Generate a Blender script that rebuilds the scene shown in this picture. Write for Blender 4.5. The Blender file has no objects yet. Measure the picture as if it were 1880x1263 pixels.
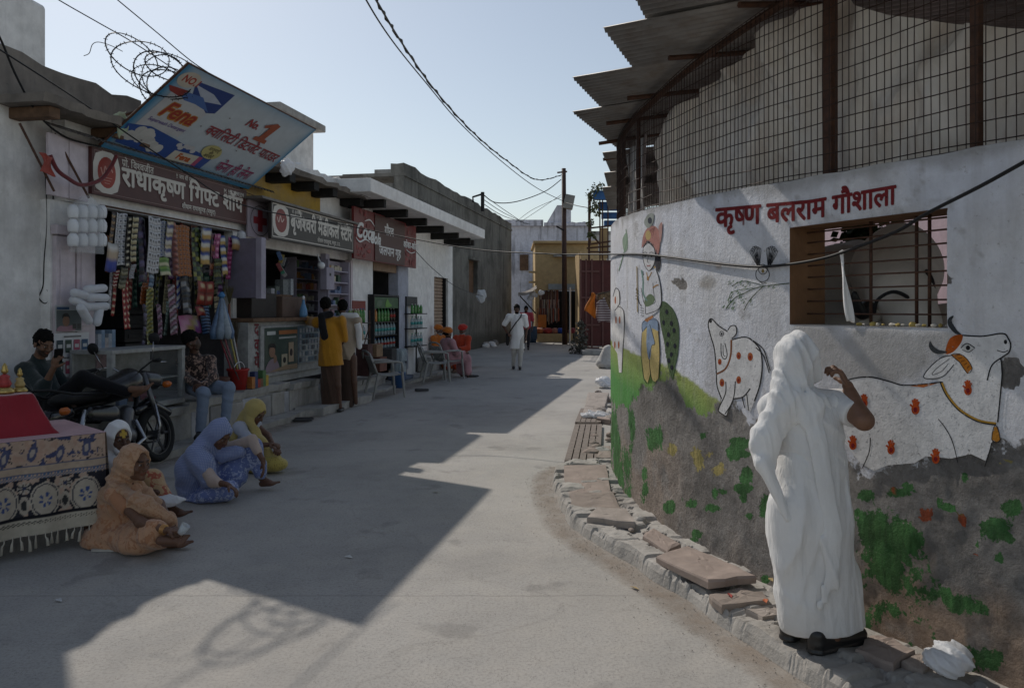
import bpy, bmesh, math, random
import numpy as np
from mathutils import Vector, Matrix, geometry
random.seed(7); np.random.seed(7)
SC = bpy.context.scene
COL = SC.collection
R = math.radians

# ------------------------------------------------------------------ camera, sky, sun, exposure
FPX, HZ, CX, CAMH = 1462.0, 568.0, 940.0, 1.6
cam = bpy.data.cameras.new('camera'); cam.sensor_width = 36; cam.lens = FPX / 1880 * 36
cam.shift_y = -(631.5 - HZ) / 1880; cam.clip_start = .05; cam.clip_end = 800
camo = bpy.data.objects.new('camera', cam); camo.location = (0, 0, CAMH); camo.rotation_euler = (R(90), 0, 0)
COL.objects.link(camo); SC.camera = camo
SUNV = Vector((-.52, .853, .828)).normalized()          # towards the sun
SUN_EL = math.asin(SUNV.z); SUN_AZ = math.atan2(SUNV.x, SUNV.y)
wd = bpy.data.worlds.new('World'); SC.world = wd; wd.use_nodes = True
sky = wd.node_tree.nodes.new('ShaderNodeTexSky'); sky.sky_type = 'NISHITA'; sky.sun_disc = False
sky.sun_elevation = SUN_EL; sky.sun_rotation = SUN_AZ; sky.dust_density = .55; sky.air_density = 1.2; sky.ozone_density = 1.4
hz = wd.node_tree.nodes.new('ShaderNodeHueSaturation'); hz.inputs['Saturation'].default_value = .68     # hazy, dusty air over the whole sky
wd.node_tree.links.new(sky.outputs[0], hz.inputs['Color']); wd.node_tree.links.new(hz.outputs[0], wd.node_tree.nodes['Background'].inputs[0])
wd.node_tree.nodes['Background'].inputs[1].default_value = .08
sl = bpy.data.lights.new('sun', 'SUN'); sl.energy = 2.45; sl.angle = R(.55); sl.color = (1, .93, .84)
so = bpy.data.objects.new('sun', sl); so.rotation_euler = SUNV.to_track_quat('Z', 'Y').to_euler(); so.location = (-10, 16, 20)
COL.objects.link(so)
SC.view_settings.view_transform = 'Standard'; SC.view_settings.look = 'None'
SC.view_settings.exposure = .22; SC.view_settings.gamma = 1.0; SC.view_settings.use_curve_mapping = False
SC.render.engine = 'CYCLES'
SC.cycles.max_bounces = 8; SC.cycles.diffuse_bounces = 4; SC.cycles.transparent_max_bounces = 12
SC.cycles.use_denoising = True

# ------------------------------------------------------------------ photo pixel -> place
def PX(px, py, Y):
    return Vector(((px - CX) / FPX * Y, Y, CAMH + (HZ - py) / FPX * Y))
def GR(px, py, z=0.):
    return PX(px, py, (CAMH - z) * FPX / (py - HZ))
TX, TY = .1867, .9824                      # direction of the left shop fronts; their outward normal is (TY,-TX)
def W(s, d, z):                            # s metres along the fronts, d metres out of the sign plane, z up
    return Vector((-6.06 + TX * s + TY * d, TY * s - TX * d, z))
def WP(v): return W(v[0], v[1], v[2])
_NP0 = TY * -6.06
def FK(px, d):
    rx = (px - CX) / FPX
    return (_NP0 + d) / (TY * rx - TX)
def FP(px, py, d):                         # pixel seen on plane d -> (s, z)
    Y = FK(px, d); X = (px - CX) / FPX * Y
    return ((X + 6.06) * TX + Y * TY, CAMH + (HZ - py) / FPX * Y)
def FS(px, d): return FP(px, 568, d)[0]

# ------------------------------------------------------------------ mesh helpers
def ident(v): return Vector(v)
class MB:
    def __init__(s, f=ident): s.v = []; s.f = []; s.m = []; s.fn = f; s.cur = 0; s.uv = {}
    def mat(s, i): s.cur = i; return s
    def add(s, vs, fs):
        b = len(s.v); fn = s.fn
        s.v.extend(tuple(fn(v)) for v in vs); s.f.extend(tuple(b + i for i in f) for f in fs); s.m.extend([s.cur] * len(fs)); return s
    def box(s, a, b):
        x0, y0, z0 = a; x1, y1, z1 = b
        return s.add([(x0,y0,z0),(x1,y0,z0),(x1,y1,z0),(x0,y1,z0),(x0,y0,z1),(x1,y0,z1),(x1,y1,z1),(x0,y1,z1)],
                     [(0,3,2,1),(4,5,6,7),(0,1,5,4),(1,2,6,5),(2,3,7,6),(3,0,4,7)])
    def cbox(s, c, h, rot=None):
        q = [Vector((i, j, k)) for k in (-1, 1) for i, j in ((-1,-1),(1,-1),(1,1),(-1,1))]
        vs = [Vector((p.x*h[0], p.y*h[1], p.z*h[2])) for p in q]
        if rot is not None: vs = [rot @ p for p in vs]
        return s.add([p + Vector(c) for p in vs], [(0,3,2,1),(4,5,6,7),(0,1,5,4),(1,2,6,5),(2,3,7,6),(3,0,4,7)])
    def quad(s, *p): return s.add(p, [tuple(range(len(p)))])
    def prism(s, poly, ext):               # poly: 3-D loop, ext: vector
        n = len(poly); e = Vector(ext)
        return s.add([Vector(p) for p in poly] + [Vector(p) + e for p in poly],
                     [tuple(reversed(range(n))), tuple(range(n, 2*n))] + [(i, (i+1) % n, n + (i+1) % n, n + i) for i in range(n)])
    def tube(s, pts, r, n=6, cap=True, flat=1.):
        pts = [Vector(p) for p in pts]; m = len(pts); rs = r if isinstance(r, (list, tuple)) else [r] * m
        vs = []; up = None
        for i, p in enumerate(pts):
            t = (pts[min(i+1, m-1)] - pts[max(i-1, 0)]).normalized()
            if up is None:
                up = Vector((0, 0, 1)) if abs(t.z) < .9 else Vector((1, 0, 0))
            a = t.cross(up); a = a.normalized() if a.length > 1e-6 else Vector((1, 0, 0)); b = a.cross(t).normalized(); up = b
            for k in range(n):
                q = 2 * math.pi * k / n
                vs.append(p + (a * math.cos(q) + b * math.sin(q) * flat) * rs[i])
        fs = [(i*n+k, i*n+(k+1) % n, (i+1)*n+(k+1) % n, (i+1)*n+k) for i in range(m-1) for k in range(n)]
        if cap: fs += [tuple(reversed(range(n))), tuple((m-1)*n+k for k in range(n))]
        return s.add(vs, fs)
    def lathe(s, c, prof, n=12, axis=None):  # prof: (radius, height)
        c = Vector(c); vs = []
        q = axis if axis is not None else Matrix.Identity(3)
        for r, h in prof:
            for k in range(n):
                a = 2 * math.pi * k / n; vs.append(c + q @ Vector((r*math.cos(a), r*math.sin(a), h)))
        m = len(prof)
        fs = [(i*n+k, i*n+(k+1) % n, (i+1)*n+(k+1) % n, (i+1)*n+k) for i in range(m-1) for k in range(n)]
        fs += [tuple(reversed(range(n))), tuple((m-1)*n+k for k in range(n))]
        return s.add(vs, fs)
    def sheet(s, fn, nu, nv):
        vs = [fn(i / nu, j / nv) for j in range(nv+1) for i in range(nu+1)]
        return s.add(vs, [(j*(nu+1)+i, j*(nu+1)+i+1, (j+1)*(nu+1)+i+1, (j+1)*(nu+1)+i) for j in range(nv) for i in range(nu)])
    def build(s, name, mats, parent=None, smooth=False, bevel=0, solid=0, recalc=True, col=None, subsurf=0, origin=None):
        return mkobj(name, s.v, s.f, mats, parent, smooth, bevel, solid, recalc, s.m, col, subsurf, origin)
    def thing(s, name, label, cat, mats, group=None, kind=None, **k):
        o = s.build(name, mats, None, **k); tag(o, label, cat, group, kind); return o

def mkobj(name, v, f, mats, parent=None, smooth=False, bevel=0, solid=0, recalc=True, midx=None, col=None, subsurf=0, origin=None):
    va = np.array(v, dtype=float).reshape(-1, 3)
    if parent is not None: L = np.array(parent.matrix_basis.translation) if parent.parent is None else np.array(parent['_w'])
    elif origin is not None: L = np.array(origin, dtype=float)
    else:
        L = va.mean(0) if len(va) else np.zeros(3); L[2] = va[:, 2].min() if len(va) else 0
    me = bpy.data.meshes.new(name)
    me.from_pydata((va - L).tolist(), [], f if isinstance(f, list) else f.tolist())
    for m in (mats if isinstance(mats, (list, tuple)) else [mats]): me.materials.append(m)
    if midx is not None and len(set(midx)) > 1: me.polygons.foreach_set('material_index', midx)
    if recalc:
        bm = bmesh.new(); bm.from_mesh(me); bmesh.ops.recalc_face_normals(bm, faces=bm.faces); bm.to_mesh(me); bm.free()
    if smooth: me.polygons.foreach_set('use_smooth', [True] * len(me.polygons))
    if col is not None:
        at = me.color_attributes.new('Col', 'FLOAT_COLOR', 'POINT')
        c4 = np.ones((len(va), 4)); c4[:, :3] = col; at.data.foreach_set('color', c4.ravel())
    me.update()
    o = bpy.data.objects.new(name, me); COL.objects.link(o)
    if parent is not None:
        o.parent = parent; o['_w'] = [float(x) for x in L]
    else: o.location = L; o['_w'] = [float(x) for x in L]
    if bevel:
        b = o.modifiers.new('b', 'BEVEL'); b.width = bevel; b.segments = 2; b.limit_method = 'ANGLE'; b.angle_limit = R(40)
    if solid:
        b = o.modifiers.new('s', 'SOLIDIFY'); b.thickness = solid; b.offset = 0
    if subsurf:
        b = o.modifiers.new('u', 'SUBSURF'); b.levels = b.render_levels = subsurf
    return o
def tag(o, label=None, cat=None, group=None, kind=None):
    if label: o['label'] = label
    if cat: o['category'] = cat
    if group: o['group'] = group
    if kind: o['kind'] = kind
    return o
def T(name, label, cat, loc, group=None, kind=None, rz=0):
    o = bpy.data.objects.new(name, None); COL.objects.link(o); o.location = loc; o.rotation_euler = (0, 0, rz)
    o.empty_display_size = .1; o['_w'] = [float(x) for x in loc]
    return tag(o, label, cat, group, kind)
def struct(o): o['kind'] = 'structure'; return o
def dup(root, loc, rz=None, label=None, group=None, scale=None):
    kids = [c for c in bpy.data.objects if c.parent == root]
    r = root.copy(); COL.objects.link(r); r.location = loc; r['_w'] = [float(x) for x in loc]
    if rz is not None: r.rotation_euler = (r.rotation_euler.x, r.rotation_euler.y, rz)
    if scale: r.scale = (scale,)*3 if not isinstance(scale, tuple) else scale
    if label: r['label'] = label
    if group: r['group'] = group
    for ch in kids:
        c = ch.copy(); COL.objects.link(c); c.parent = r
        for g in [x for x in bpy.data.objects if x.parent == ch]:
            d = g.copy(); COL.objects.link(d); d.parent = c
    return r
def lerp(a, b, t): return a + (b - a) * t
def catmull(P, n=8, closed=False):
    P = [Vector(p) for p in P]; out = []; m = len(P)
    for i in range(m if closed else m - 1):
        g = (lambda k: P[k % m]) if closed else (lambda k: P[max(0, min(m-1, k))])
        p0, p1, p2, p3 = g(i-1), g(i), g(i+1), g(i+2)
        for j in range(n):
            t = j / n
            out.append(.5 * ((2*p1) + (p2-p0)*t + (2*p0-5*p1+4*p2-p3)*t*t + (3*p1-p0-3*p2+p3)*t**3))
    if not closed: out.append(P[-1])
    return out
def sag(a, b, drop, n=16):
    a, b = Vector(a), Vector(b)
    return [a.lerp(b, i/n) - Vector((0, 0, drop * 4 * (i/n) * (1 - i/n))) for i in range(n+1)]

# value noise on numpy arrays
def vnoise(P, seed=0):
    P = np.asarray(P, dtype=float); I = np.floor(P).astype(np.int64); F = P - I; F = F*F*(3-2*F)
    def h(a):
        n = (a[..., 0]*374761393 + a[..., 1]*668265263 + (a[..., 2]*2147483647 if a.shape[-1] > 2 else 0) + seed*974711) & 0xffffffff
        n = ((n ^ (n >> 13)) * 1274126177) & 0xffffffff
        return ((n ^ (n >> 16)) & 0xffff) / 65535.
    d = P.shape[-1]; out = 0
    for k in range(2**d):
        o = np.array([(k >> j) & 1 for j in range(d)]); w = 1
        for j in range(d): w = w * (F[..., j] if o[j] else 1 - F[..., j])
        out = out + w * h(I + o)
    return out
def fbm(P, oct=4, seed=0):
    P = np.asarray(P, dtype=float); a = .5; o = 0; t = 0
    for k in range(oct): o = o + a * vnoise(P * 2**k + 17.3*k, seed + k); t += a; a *= .5
    return o / t

# ------------------------------------------------------------------ materials
MATS = {}
class NT:
    def __init__(s, m): m.use_nodes = True; s.t = m.node_tree; s.t.nodes.clear()
    def n(s, ty, ins=None, **k):
        x = s.t.nodes.new('ShaderNode' + ty)
        for a, b in k.items(): setattr(x, a, b)
        for a, b in (ins or {}).items():
            if hasattr(b, 'is_output') or isinstance(b, bpy.types.NodeSocket): s.t.links.new(b, x.inputs[a])
            else: x.inputs[a].default_value = b
        return x
    def pos(s, sc=(1, 1, 1), obj=False):
        g = s.n('TexCoord').outputs['Object'] if obj else s.n('NewGeometry').outputs['Position']
        return s.n('Mapping', {0: g, 'Scale': sc}).outputs[0]
    def noise(s, vec, scale=5, detail=5, rough=.55, dist=0):
        return s.n('TexNoise', {'Vector': vec, 'Scale': scale, 'Detail': detail, 'Roughness': rough, 'Distortion': dist}).outputs[0]
    def ramp(s, fac, a, b, ca=(0,0,0,1), cb=(1,1,1,1)):
        r = s.n('ValToRGB', {0: fac}); e = r.color_ramp.elements
        e[0].position = a; e[1].position = b; e[0].color = ca; e[1].color = cb; return r.outputs[0]
    def mix(s, fac, a, b, mode='MIX'):
        x = s.n('Mix', data_type='RGBA', blend_type=mode); 
        for i, v in ((0, fac), (6, a), (7, b)):
            if isinstance(v, bpy.types.NodeSocket): s.t.links.new(v, x.inputs[i])
            else: x.inputs[i].default_value = v if i == 0 else c4(v)
        return x.outputs[2]
    def math(s, op, a, b=0., c=0.):
        x = s.n('Math', operation=op)
        for i, v in enumerate((a, b, c)):
            if isinstance(v, bpy.types.NodeSocket): s.t.links.new(v, x.inputs[i])
            else: x.inputs[i].default_value = v
        return x.outputs[0]
    def out(s, col, rough=.8, spec=.3, metal=0, bumps=(), alpha=None, trans=None, sss=None, **k):
        p = s.n('BsdfPrincipled')
        def put(nm, v):
            if isinstance(v, bpy.types.NodeSocket): s.t.links.new(v, p.inputs[nm])
            else: p.inputs[nm].default_value = c4(v) if nm in ('Base Color',) else v
        put('Base Color', col); put('Roughness', rough); put('Specular IOR Level', spec); put('Metallic', metal)
        for a, b in k.items(): put(a, b)
        nrm = None
        for h, st, dist in bumps:
            b = s.n('Bump', {'Height': h, 'Strength': st, 'Distance': dist})
            if nrm: s.t.links.new(nrm, b.inputs['Normal'])
            nrm = b.outputs[0]
        if nrm: s.t.links.new(nrm, p.inputs['Normal'])
        sh = p.outputs[0]
        if trans is not None:
            tr = s.n('BsdfTranslucent', {'Color': c4(trans[0])}); mx = s.n('MixShader', {0: trans[1], 1: sh, 2: tr.outputs[0]}); sh = mx.outputs[0]
        if alpha is not None:
            tp = s.n('BsdfTransparent'); mx = s.n('MixShader', {1: tp.outputs[0], 2: sh})
            if isinstance(alpha, bpy.types.NodeSocket): s.t.links.new(alpha, mx.inputs[0])
            else: mx.inputs[0].default_value = alpha
            sh = mx.outputs[0]
        s.t.links.new(sh, s.n('OutputMaterial').inputs[0])
def c4(c): return tuple(c) if len(c) == 4 else (c[0], c[1], c[2], 1.)
def hx(h):
    h = h.lstrip('#'); r = [int(h[i:i+2], 16)/255 for i in (0, 2, 4)]
    return tuple(x/12.92 if x <= .04045 else ((x+.055)/1.055)**2.4 for x in r)
def sh(c, k): return tuple(min(1, x*k) for x in c[:3])
def new(name):
    m = bpy.data.materials.new(name); MATS[name] = m; return m
def M(name, col=None, rough=.75, var=.25, scale=5, bump=.15, bscale=60, metal=0, spec=.3, obj=True, dirt=None, damt=.35, **k):
    if name in MATS: return MATS[name]
    m = new(name); t = NT(m); v = t.pos(obj=obj)
    n = t.noise(v, scale, 6, .6); n2 = t.noise(v, bscale, 3)
    c = t.mix(t.ramp(n, .3, .7), sh(col, 1 - var), sh(col, 1 + var * .6))
    if dirt is not None: c = t.mix(t.math('MULTIPLY', t.ramp(t.noise(v, scale * 2.3, 7, .7), .45, .68), damt), c, dirt)
    t.out(c, rough, spec, metal, [(n2, bump, .004)] if bump else (), **k); return m
def MPL(name, base, dirt=(.10, .095, .085), amt=.6, streak=.5, rough=.92, bump=.5, low=None, coarse=1.):
    """weathered plaster: blotches, rain streaks, fine grain"""
    if name in MATS: return MATS[name]
    m = new(name); t = NT(m); v = t.pos(); vs = t.pos((3.2, 3.2, .28))
    n1 = t.noise(v, .9, 8, .62, .4); n2 = t.noise(v, 6, 8, .68); n3 = t.noise(v, 42, 5, .6); st = t.noise(vs, 1.6, 6, .6)
    c = t.mix(t.ramp(n2, .35, .7), sh(base, .82), sh(base, 1.08))
    c = t.mix(t.math('MULTIPLY', t.ramp(n1, .46, .68), amt), c, dirt)
    c = t.mix(t.math('MULTIPLY', t.ramp(st, .5, .72), streak), c, sh(dirt, 1.25))
    fl = t.ramp(t.noise(v, 3.1, 9, .75), .62, .66); c = t.mix(t.math('MULTIPLY', fl, amt * .8), c, sh(dirt, 1.8))
    if low is not None:
        z = t.n('SeparateXYZ', {0: t.n('NewGeometry').outputs['Position']}).outputs[2]
        zz = t.math('SUBTRACT', low[1], t.math('ADD', z, t.math('MULTIPLY', n1, .5)))
        c = t.mix(t.math('MULTIPLY', t.ramp(zz, -.25, .35), .8), c, low[0])
    t.out(c, rough, .2, 0, [(t.math('ADD', t.math('MULTIPLY', n2, .6), t.math('MULTIPLY', n3, .5)), bump, .012 * coarse)]); return m
def MVC(name='vertex_print', rough=.6, spec=.3, bump=.1, attr='Col', weave=0, var=.12, **k):
    if name in MATS: return MATS[name]
    m = new(name); t = NT(m); a = t.n('Attribute', attribute_name=attr).outputs[0]; v = t.pos(obj=True)
    n = t.noise(v, 7, 6, .6); c = t.mix(t.ramp(n, .3, .7, (1-var,)*3+(1,), (1,1,1,1)), (0,0,0), a, 'MIX') if False else t.mix(1., a, t.ramp(n, .3, .7, (1-var,)*3+(1,), (1.0,)*4), 'MULTIPLY')
    t.out(c, rough, spec, 0, [(t.noise(v, weave or 80, 3), bump, .003)], **k); return m
def MCL(name, col, col2=None, pat=None, scale=40, rough=.85, sheen=.25, trans=None, var=.16, alpha=None):
    """cloth, optionally printed: pat in dots / checks / blotch / stripes"""
    if name in MATS: return MATS[name]
    m = new(name); t = NT(m); v = t.pos(obj=True)
    n = t.noise(v, 3.5, 5, .6); c = t.mix(t.ramp(n, .3, .7), sh(col, 1-var), sh(col, 1+var*.5))
    if pat == 'dots':
        d = t.n('TexVoronoi', {'Vector': v, 'Scale': scale, 'Randomness': .35}).outputs[0]; c = t.mix(t.ramp(d, .22, .3, (1,1,1,1), (0,0,0,1)), c, col2)
    elif pat == 'checks':
        w1 = t.n('TexWave', {'Vector': v, 'Scale': scale, 'Distortion': .3}, bands_direction='X').outputs[1]
        w2 = t.n('TexWave', {'Vector': v, 'Scale': scale, 'Distortion': .3}, bands_direction='Z').outputs[1]
        c = t.mix(t.math('MULTIPLY', t.ramp(t.math('MULTIPLY', w1, w2), .25, .6), .85), c, col2)
    elif pat == 'blotch':
        d = t.noise(v, scale, 3, .5, 1.2); c = t.mix(t.ramp(d, .52, .58), c, col2)
    elif pat == 'stripes':
        w1 = t.n('TexWave', {'Vector': v, 'Scale': scale, 'Distortion': .6}, bands_direction='Z').outputs[1]; c = t.mix(t.ramp(w1, .45, .55), c, col2)
    k = dict(trans=trans) if trans else {}
    t.out(c, rough, .15, 0, [(t.noise(v, 420, 2), .12, .002), (t.noise(t.pos((1, 1, .22), True), 16, 5, .6, .8), .55, .016), (t.noise(t.pos((.5, .5, 1), True), 30, 4, .6, .6), .3, .008)], alpha=alpha, **{'Sheen Weight': sheen}, **k); return m
def MGLASS(name, col=(.8, .85, .85), alpha=.22, rough=.06):
    if name in MATS: return MATS[name]
    m = new(name); t = NT(m); t.out(col, rough, .5, 0, alpha=alpha); return m

BLACK = (.012, .012, .013)
m_iron = M('rusty_iron', (.10, .055, .04), .7, .4, 14, .3, 90, .3, .3, dirt=(.16, .07, .035), damt=.6)
m_dark = M('dark_iron', (.02, .02, .021), .5, .3, 20, .1, 120, .4, .4)
m_black = M('black_rubber', (.016, .016, .017), .6, .2, 20)
m_wire = M('black_wire', (.012, .012, .013), .55, .1, 5, 0)
m_wood = M('old_wood', (.17, .10, .06), .8, .4, 9, .4, 40, dirt=(.06, .045, .035))
m_white = M('white_plastic', (.74, .75, .76), .45, .08, 6, .03)
m_bag = MCL('white_polythene', (.82, .83, .85), rough=.35, sheen=0, trans=((.8, .82, .85), .35), var=.06)
m_print = MVC('flat_print', .5, .35, .04)
m_printcloth = MVC('printed_cloth', .9, .1, .3, weave=260)
m_skin = None
# ================================================================== SETTING: ground
def mat_road():
    m = new('road_concrete'); t = NT(m); v = t.pos()
    n1 = t.noise(v, .45, 7, .6, .3); n2 = t.noise(v, 3.5, 8, .65); n3 = t.noise(v, 60, 6, .75); n4 = t.noise(v, 14, 6, .7)
    c = t.mix(t.ramp(n1, .38, .62), (.335, .322, .30), (.43, .412, .384))
    c = t.mix(t.math('MULTIPLY', t.ramp(n2, .45, .7), .5), c, (.46, .43, .385))
    c = t.mix(t.math('MULTIPLY', t.ramp(n3, .48, .70), .6), c, (.15, .143, .135))
    c = t.mix(t.math('MULTIPLY', t.ramp(n4, .55, .75), .35), c, (.18, .17, .16))
    vo = t.n('TexVoronoi', {'Vector': t.n('Mapping', {0: v, 'Scale': (1, 1, 0)}).outputs[0], 'Scale': 120.}); peb = t.ramp(vo.outputs[0], .1, .35, (1,1,1,1), (0,0,0,1))
    pk = t.math('MULTIPLY', peb, t.ramp(t.noise(v, 9, 3), .5, .62)); c = t.mix(t.math('MULTIPLY', pk, .7), c, (.07, .068, .066))
    w = t.n('VectorMath', {0: v, 1: t.n('TexNoise', {'Vector': v, 'Scale': 1.3, 'Detail': 6.}).outputs[1]}, operation='ADD').outputs[0]
    cr = t.n('TexVoronoi', {'Vector': t.n('Mapping', {0: w, 'Scale': (.16, .16, 0)}).outputs[0], 'Scale': 1.}, feature='DISTANCE_TO_EDGE').outputs[0]
    crk = t.math('MULTIPLY', t.ramp(cr, .0, .0016, (1,1,1,1), (0,0,0,1)), t.ramp(n2, .42, .5)); c = t.mix(t.math('MULTIPLY', crk, .12), c, (.05, .045, .04))
    st = t.noise(v, 1.7, 4, .5); c = t.mix(t.math('MULTIPLY', t.ramp(st, .63, .68), .3), c, (.10, .095, .09))
    y = t.n('SeparateXYZ', {0: v}).outputs[1]; jy = t.math('ABSOLUTE', t.math('SUBTRACT', t.math('MODULO', t.math('ADD', y, t.math('MULTIPLY', n2, .05)), 4.6), 4.48)); jt = t.ramp(jy, .006, .014, (1,1,1,1), (0,0,0,1))
    c = t.mix(t.math('MULTIPLY', jt, .22), c, (.09, .085, .08))
    oil = t.math('MULTIPLY', t.ramp(t.noise(v, .8, 5, .7, .6), .58, .7), t.ramp(n4, .3, .6)); c = t.mix(t.math('MULTIPLY', oil, .38), c, (.14, .135, .13))
    dus = t.ramp(t.noise(t.pos((1.2, .35, 1)), .7, 5, .6), .5, .72); c = t.mix(t.math('MULTIPLY', dus, .35), c, (.50, .455, .40))
    h = t.math('ADD', t.math('MULTIPLY', n3, .5), t.math('MULTIPLY', n4, .9)); t.out(c, t.math('SUBTRACT', .93, t.math('MULTIPLY', t.ramp(n1, .4, .7), .12)), .25, 0, [(h, .55, .01), (crk, -.5, .01), (peb, .25, .004)]); return m
m_road = mat_road()
b = MB(); b.quad((-160, -60, 0), (160, -60, 0), (160, 260, 0), (-160, 260, 0))
struct(b.build('ground', m_road, origin=(0, 0, 0)))

m_plA = MPL('grey_white_plaster', (.88, .86, .83), (.34, .32, .29), .5, .35)
m_plB = MPL('white_limewash', (.88, .87, .85), (.48, .46, .43), .35, .35)
m_plY = MPL('yellow_limewash', (.52, .33, .06), (.32, .27, .2), .55, .3)
m_plG = MPL('grey_cement', (.21, .205, .185), (.05, .05, .045), .7, .75, low=((.07, .07, .06), 1.0))
m_plBl = MPL('blue_white_limewash', (.70, .71, .80), (.08, .08, .09), .35, .85)
m_ochre = MPL('ochre_paint', (.56, .41, .22), (.3, .22, .13), .3, .3)
m_pink = MPL('mauve_paint', (.66, .58, .61), (.34, .30, .30), .45, .3, bump=.15)
m_stone = MPL('roof_stone', (.26, .23, .20), (.07, .065, .06), .75, .5, coarse=1.6)
m_conc = MPL('platform_cement', (.44, .425, .40), (.12, .115, .105), .6, .6, coarse=1.5)
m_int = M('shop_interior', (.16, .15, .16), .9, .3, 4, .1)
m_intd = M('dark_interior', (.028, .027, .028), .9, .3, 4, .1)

def rough_slab(b, s0, s1, d0, d1, z0, z1, seed=0, amp=.04, n=14):
    """stone roof slab with a chipped outer edge"""
    rnd = random.Random(seed); top = []; bot = []
    for i in range(n + 1):
        s = lerp(s0, s1, i / n); e = d1 + rnd.uniform(-amp, amp)
        top.append((s, e, z1 + rnd.uniform(-amp, amp) * .3)); bot.append((s, e - .02, z0))
    for i in range(n):
        a, c, e, g = top[i], top[i+1], bot[i], bot[i+1]
        A, C = (a[0], d0, z1), (c[0], d0, z1); E, G = (e[0], d0, z0), (g[0], d0, z0)
        b.add([A, C, c, a, E, G, g, e], [(0,1,2,3), (4,7,6,5), (3,2,6,7)] + ([(0,3,7,4)] if i == 0 else []) + ([(1,5,6,2)] if i == n-1 else []))

# ------------------------------------------------------------------ plaster house at the frame's edge
sA0, sA1 = 3.0, FS(95, -.25)
hA = T('plaster_house', 'weathered grey white plaster house with broken roof pier and stone eave', 'house', W(7, -1, 0))
b = MB(WP); b.box((sA0, -4, 0), (sA1, -.25, 3.62)); b.build('wall', m_plA, hA)
b = MB(WP)
rnd = random.Random(3)
def lump(b, s0, s1, d0, d1, z0, z1, n=8, amp=.06, seed=1):
    rr = random.Random(seed)
    def top(u, v): return (lerp(s0, s1, u), lerp(d0, d1, v), z1 + rr.uniform(-amp, amp))
    vs = []; 
    for j in range(3):
        for i in range(n+1):
            vs.append((lerp(s0, s1, i/n), lerp(d0, d1, j/2), z1 + rr.uniform(-amp, amp)))
    fs = [(j*(n+1)+i, j*(n+1)+i+1, (j+1)*(n+1)+i+1, (j+1)*(n+1)+i) for j in range(2) for i in range(n)]
    b0 = len(vs)
    for j in range(3):
        for i in range(n+1): vs.append((lerp(s0, s1, i/n), lerp(d0, d1, j/2), z0))
    for i in range(n):
        fs.append((i, b0+i, b0+i+1, i+1)); k = 2*(n+1); fs.append((k+i, k+i+1, b0+k+i+1, b0+k+i))
    for j in range(2):
        fs.append((j*(n+1), (j+1)*(n+1), b0+(j+1)*(n+1), b0+j*(n+1))); e = n
        fs.append((j*(n+1)+e, b0+j*(n+1)+e, b0+(j+1)*(n+1)+e, (j+1)*(n+1)+e))
    b.add(vs, fs)
lump(b, 3, FS(262, -.25), -.55, -.27, 3.62, 4.1, 26, .045, 5); b.build('parapet', m_stone, hA)
b = MB(WP); lump(b, 3.5, FS(83, -.3), -.9, -.28, 4.05, 4.74, 12, .04, 8); b.build('roof_pier', m_plA, hA, bevel=.04)
b = MB(WP); rough_slab(b, FS(35, 0), FS(282, .2), -.3, .28, 3.55, 3.63, 11); b.build('eave_slab', m_stone, hA)
for px in (68, 190, 240):
    b = MB(WP); s = FS(px, 0); b.box((s - .07, -.3, 3.44), (s + .07, .2, 3.546)); b.build('joist', m_wood, hA, bevel=.01)

# ------------------------------------------------------------------ gift shop building
sG0, sG1 = sA1 + .004, FS(452, 0)
hG = T('gift_shop_building', 'shop house of mauve painted wood and plaster with dark open front', 'shop', W(9, -1, 0))
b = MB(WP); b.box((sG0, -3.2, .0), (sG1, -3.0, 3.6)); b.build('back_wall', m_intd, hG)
b = MB(WP); b.box((sG0, -2.99, .0), (sG0 + .1, -.27, 3.6)); b.build('side_wall', m_int, hG)
b = MB(WP); b.box((sG1 - .1, -2.99, 0), (sG1, -.27, 3.6)); b.build('side_wall', m_int, hG)
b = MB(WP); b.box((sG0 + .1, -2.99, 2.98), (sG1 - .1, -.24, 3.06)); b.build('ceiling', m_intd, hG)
b = MB(WP); b.box((sG0, -.26, 2.72), (sG1, -.1, 3.55)); b.build('lintel', m_plA, hG)
pL0, pL1 = FS(95, -.12), FS(176, -.12)
b = MB(WP); b.box((pL0, -.26, .5), (pL1, -.14, 2.716)); b.build('door_jamb_wall', m_plA, hG)
dw = (pL1 - pL0 - .1) / 2                                      # the folded mauve door leaves
for i in range(2):
    b = MB(WP); x0 = pL0 + .03 + i * (dw + .03); b.box((x0, -.14, .52), (x0 + dw, -.095, 2.35))
    for z0, z1 in ((.62, 1.3), (1.42, 2.22)):
        b.box((x0 + .05, -.094, z0), (x0 + dw - .05, -.085, z1))
    b.build('door_leaf', m_pink, hG, bevel=.006)
b = MB(WP); b.box((pL0, -.14, 2.36), (pL1, -.06, 2.46)); b.build('door_head', m_pink, hG, bevel=.01)
b = MB(WP); b.box((FS(430, -.1), -.26, .5), (sG1 - .002, -.12, 2.716)); b.build('shop_pillar', m_plB, hG)
sp0, sp1 = FS(92, -.03), FS(165, -.03)
for i, (a, c) in enumerate(((0, .49), (.51, 1))):
    b = MB(WP); b.box((lerp(sp0, sp1, a), -.08, 2.74), (lerp(sp0, sp1, c), -.045, 3.36)); b.build('fascia_panel', m_pink, hG, bevel=.006)
b = MB(WP); rough_slab(b, sG0, FS(470, .3), -3.2, .1, 3.56, 3.66, 23, .03, 20); b.build('roof_slab', m_stone, hG)
b = MB(WP); lump(b, FS(262, -.25) + .01, FS(470, -.2), -.6, -.35, 3.665, 3.95, 20, .03, 9); b.build('parapet', m_stone, hG)
b = MB(WP)                                                     # corrugated awning lip above the sign
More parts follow.
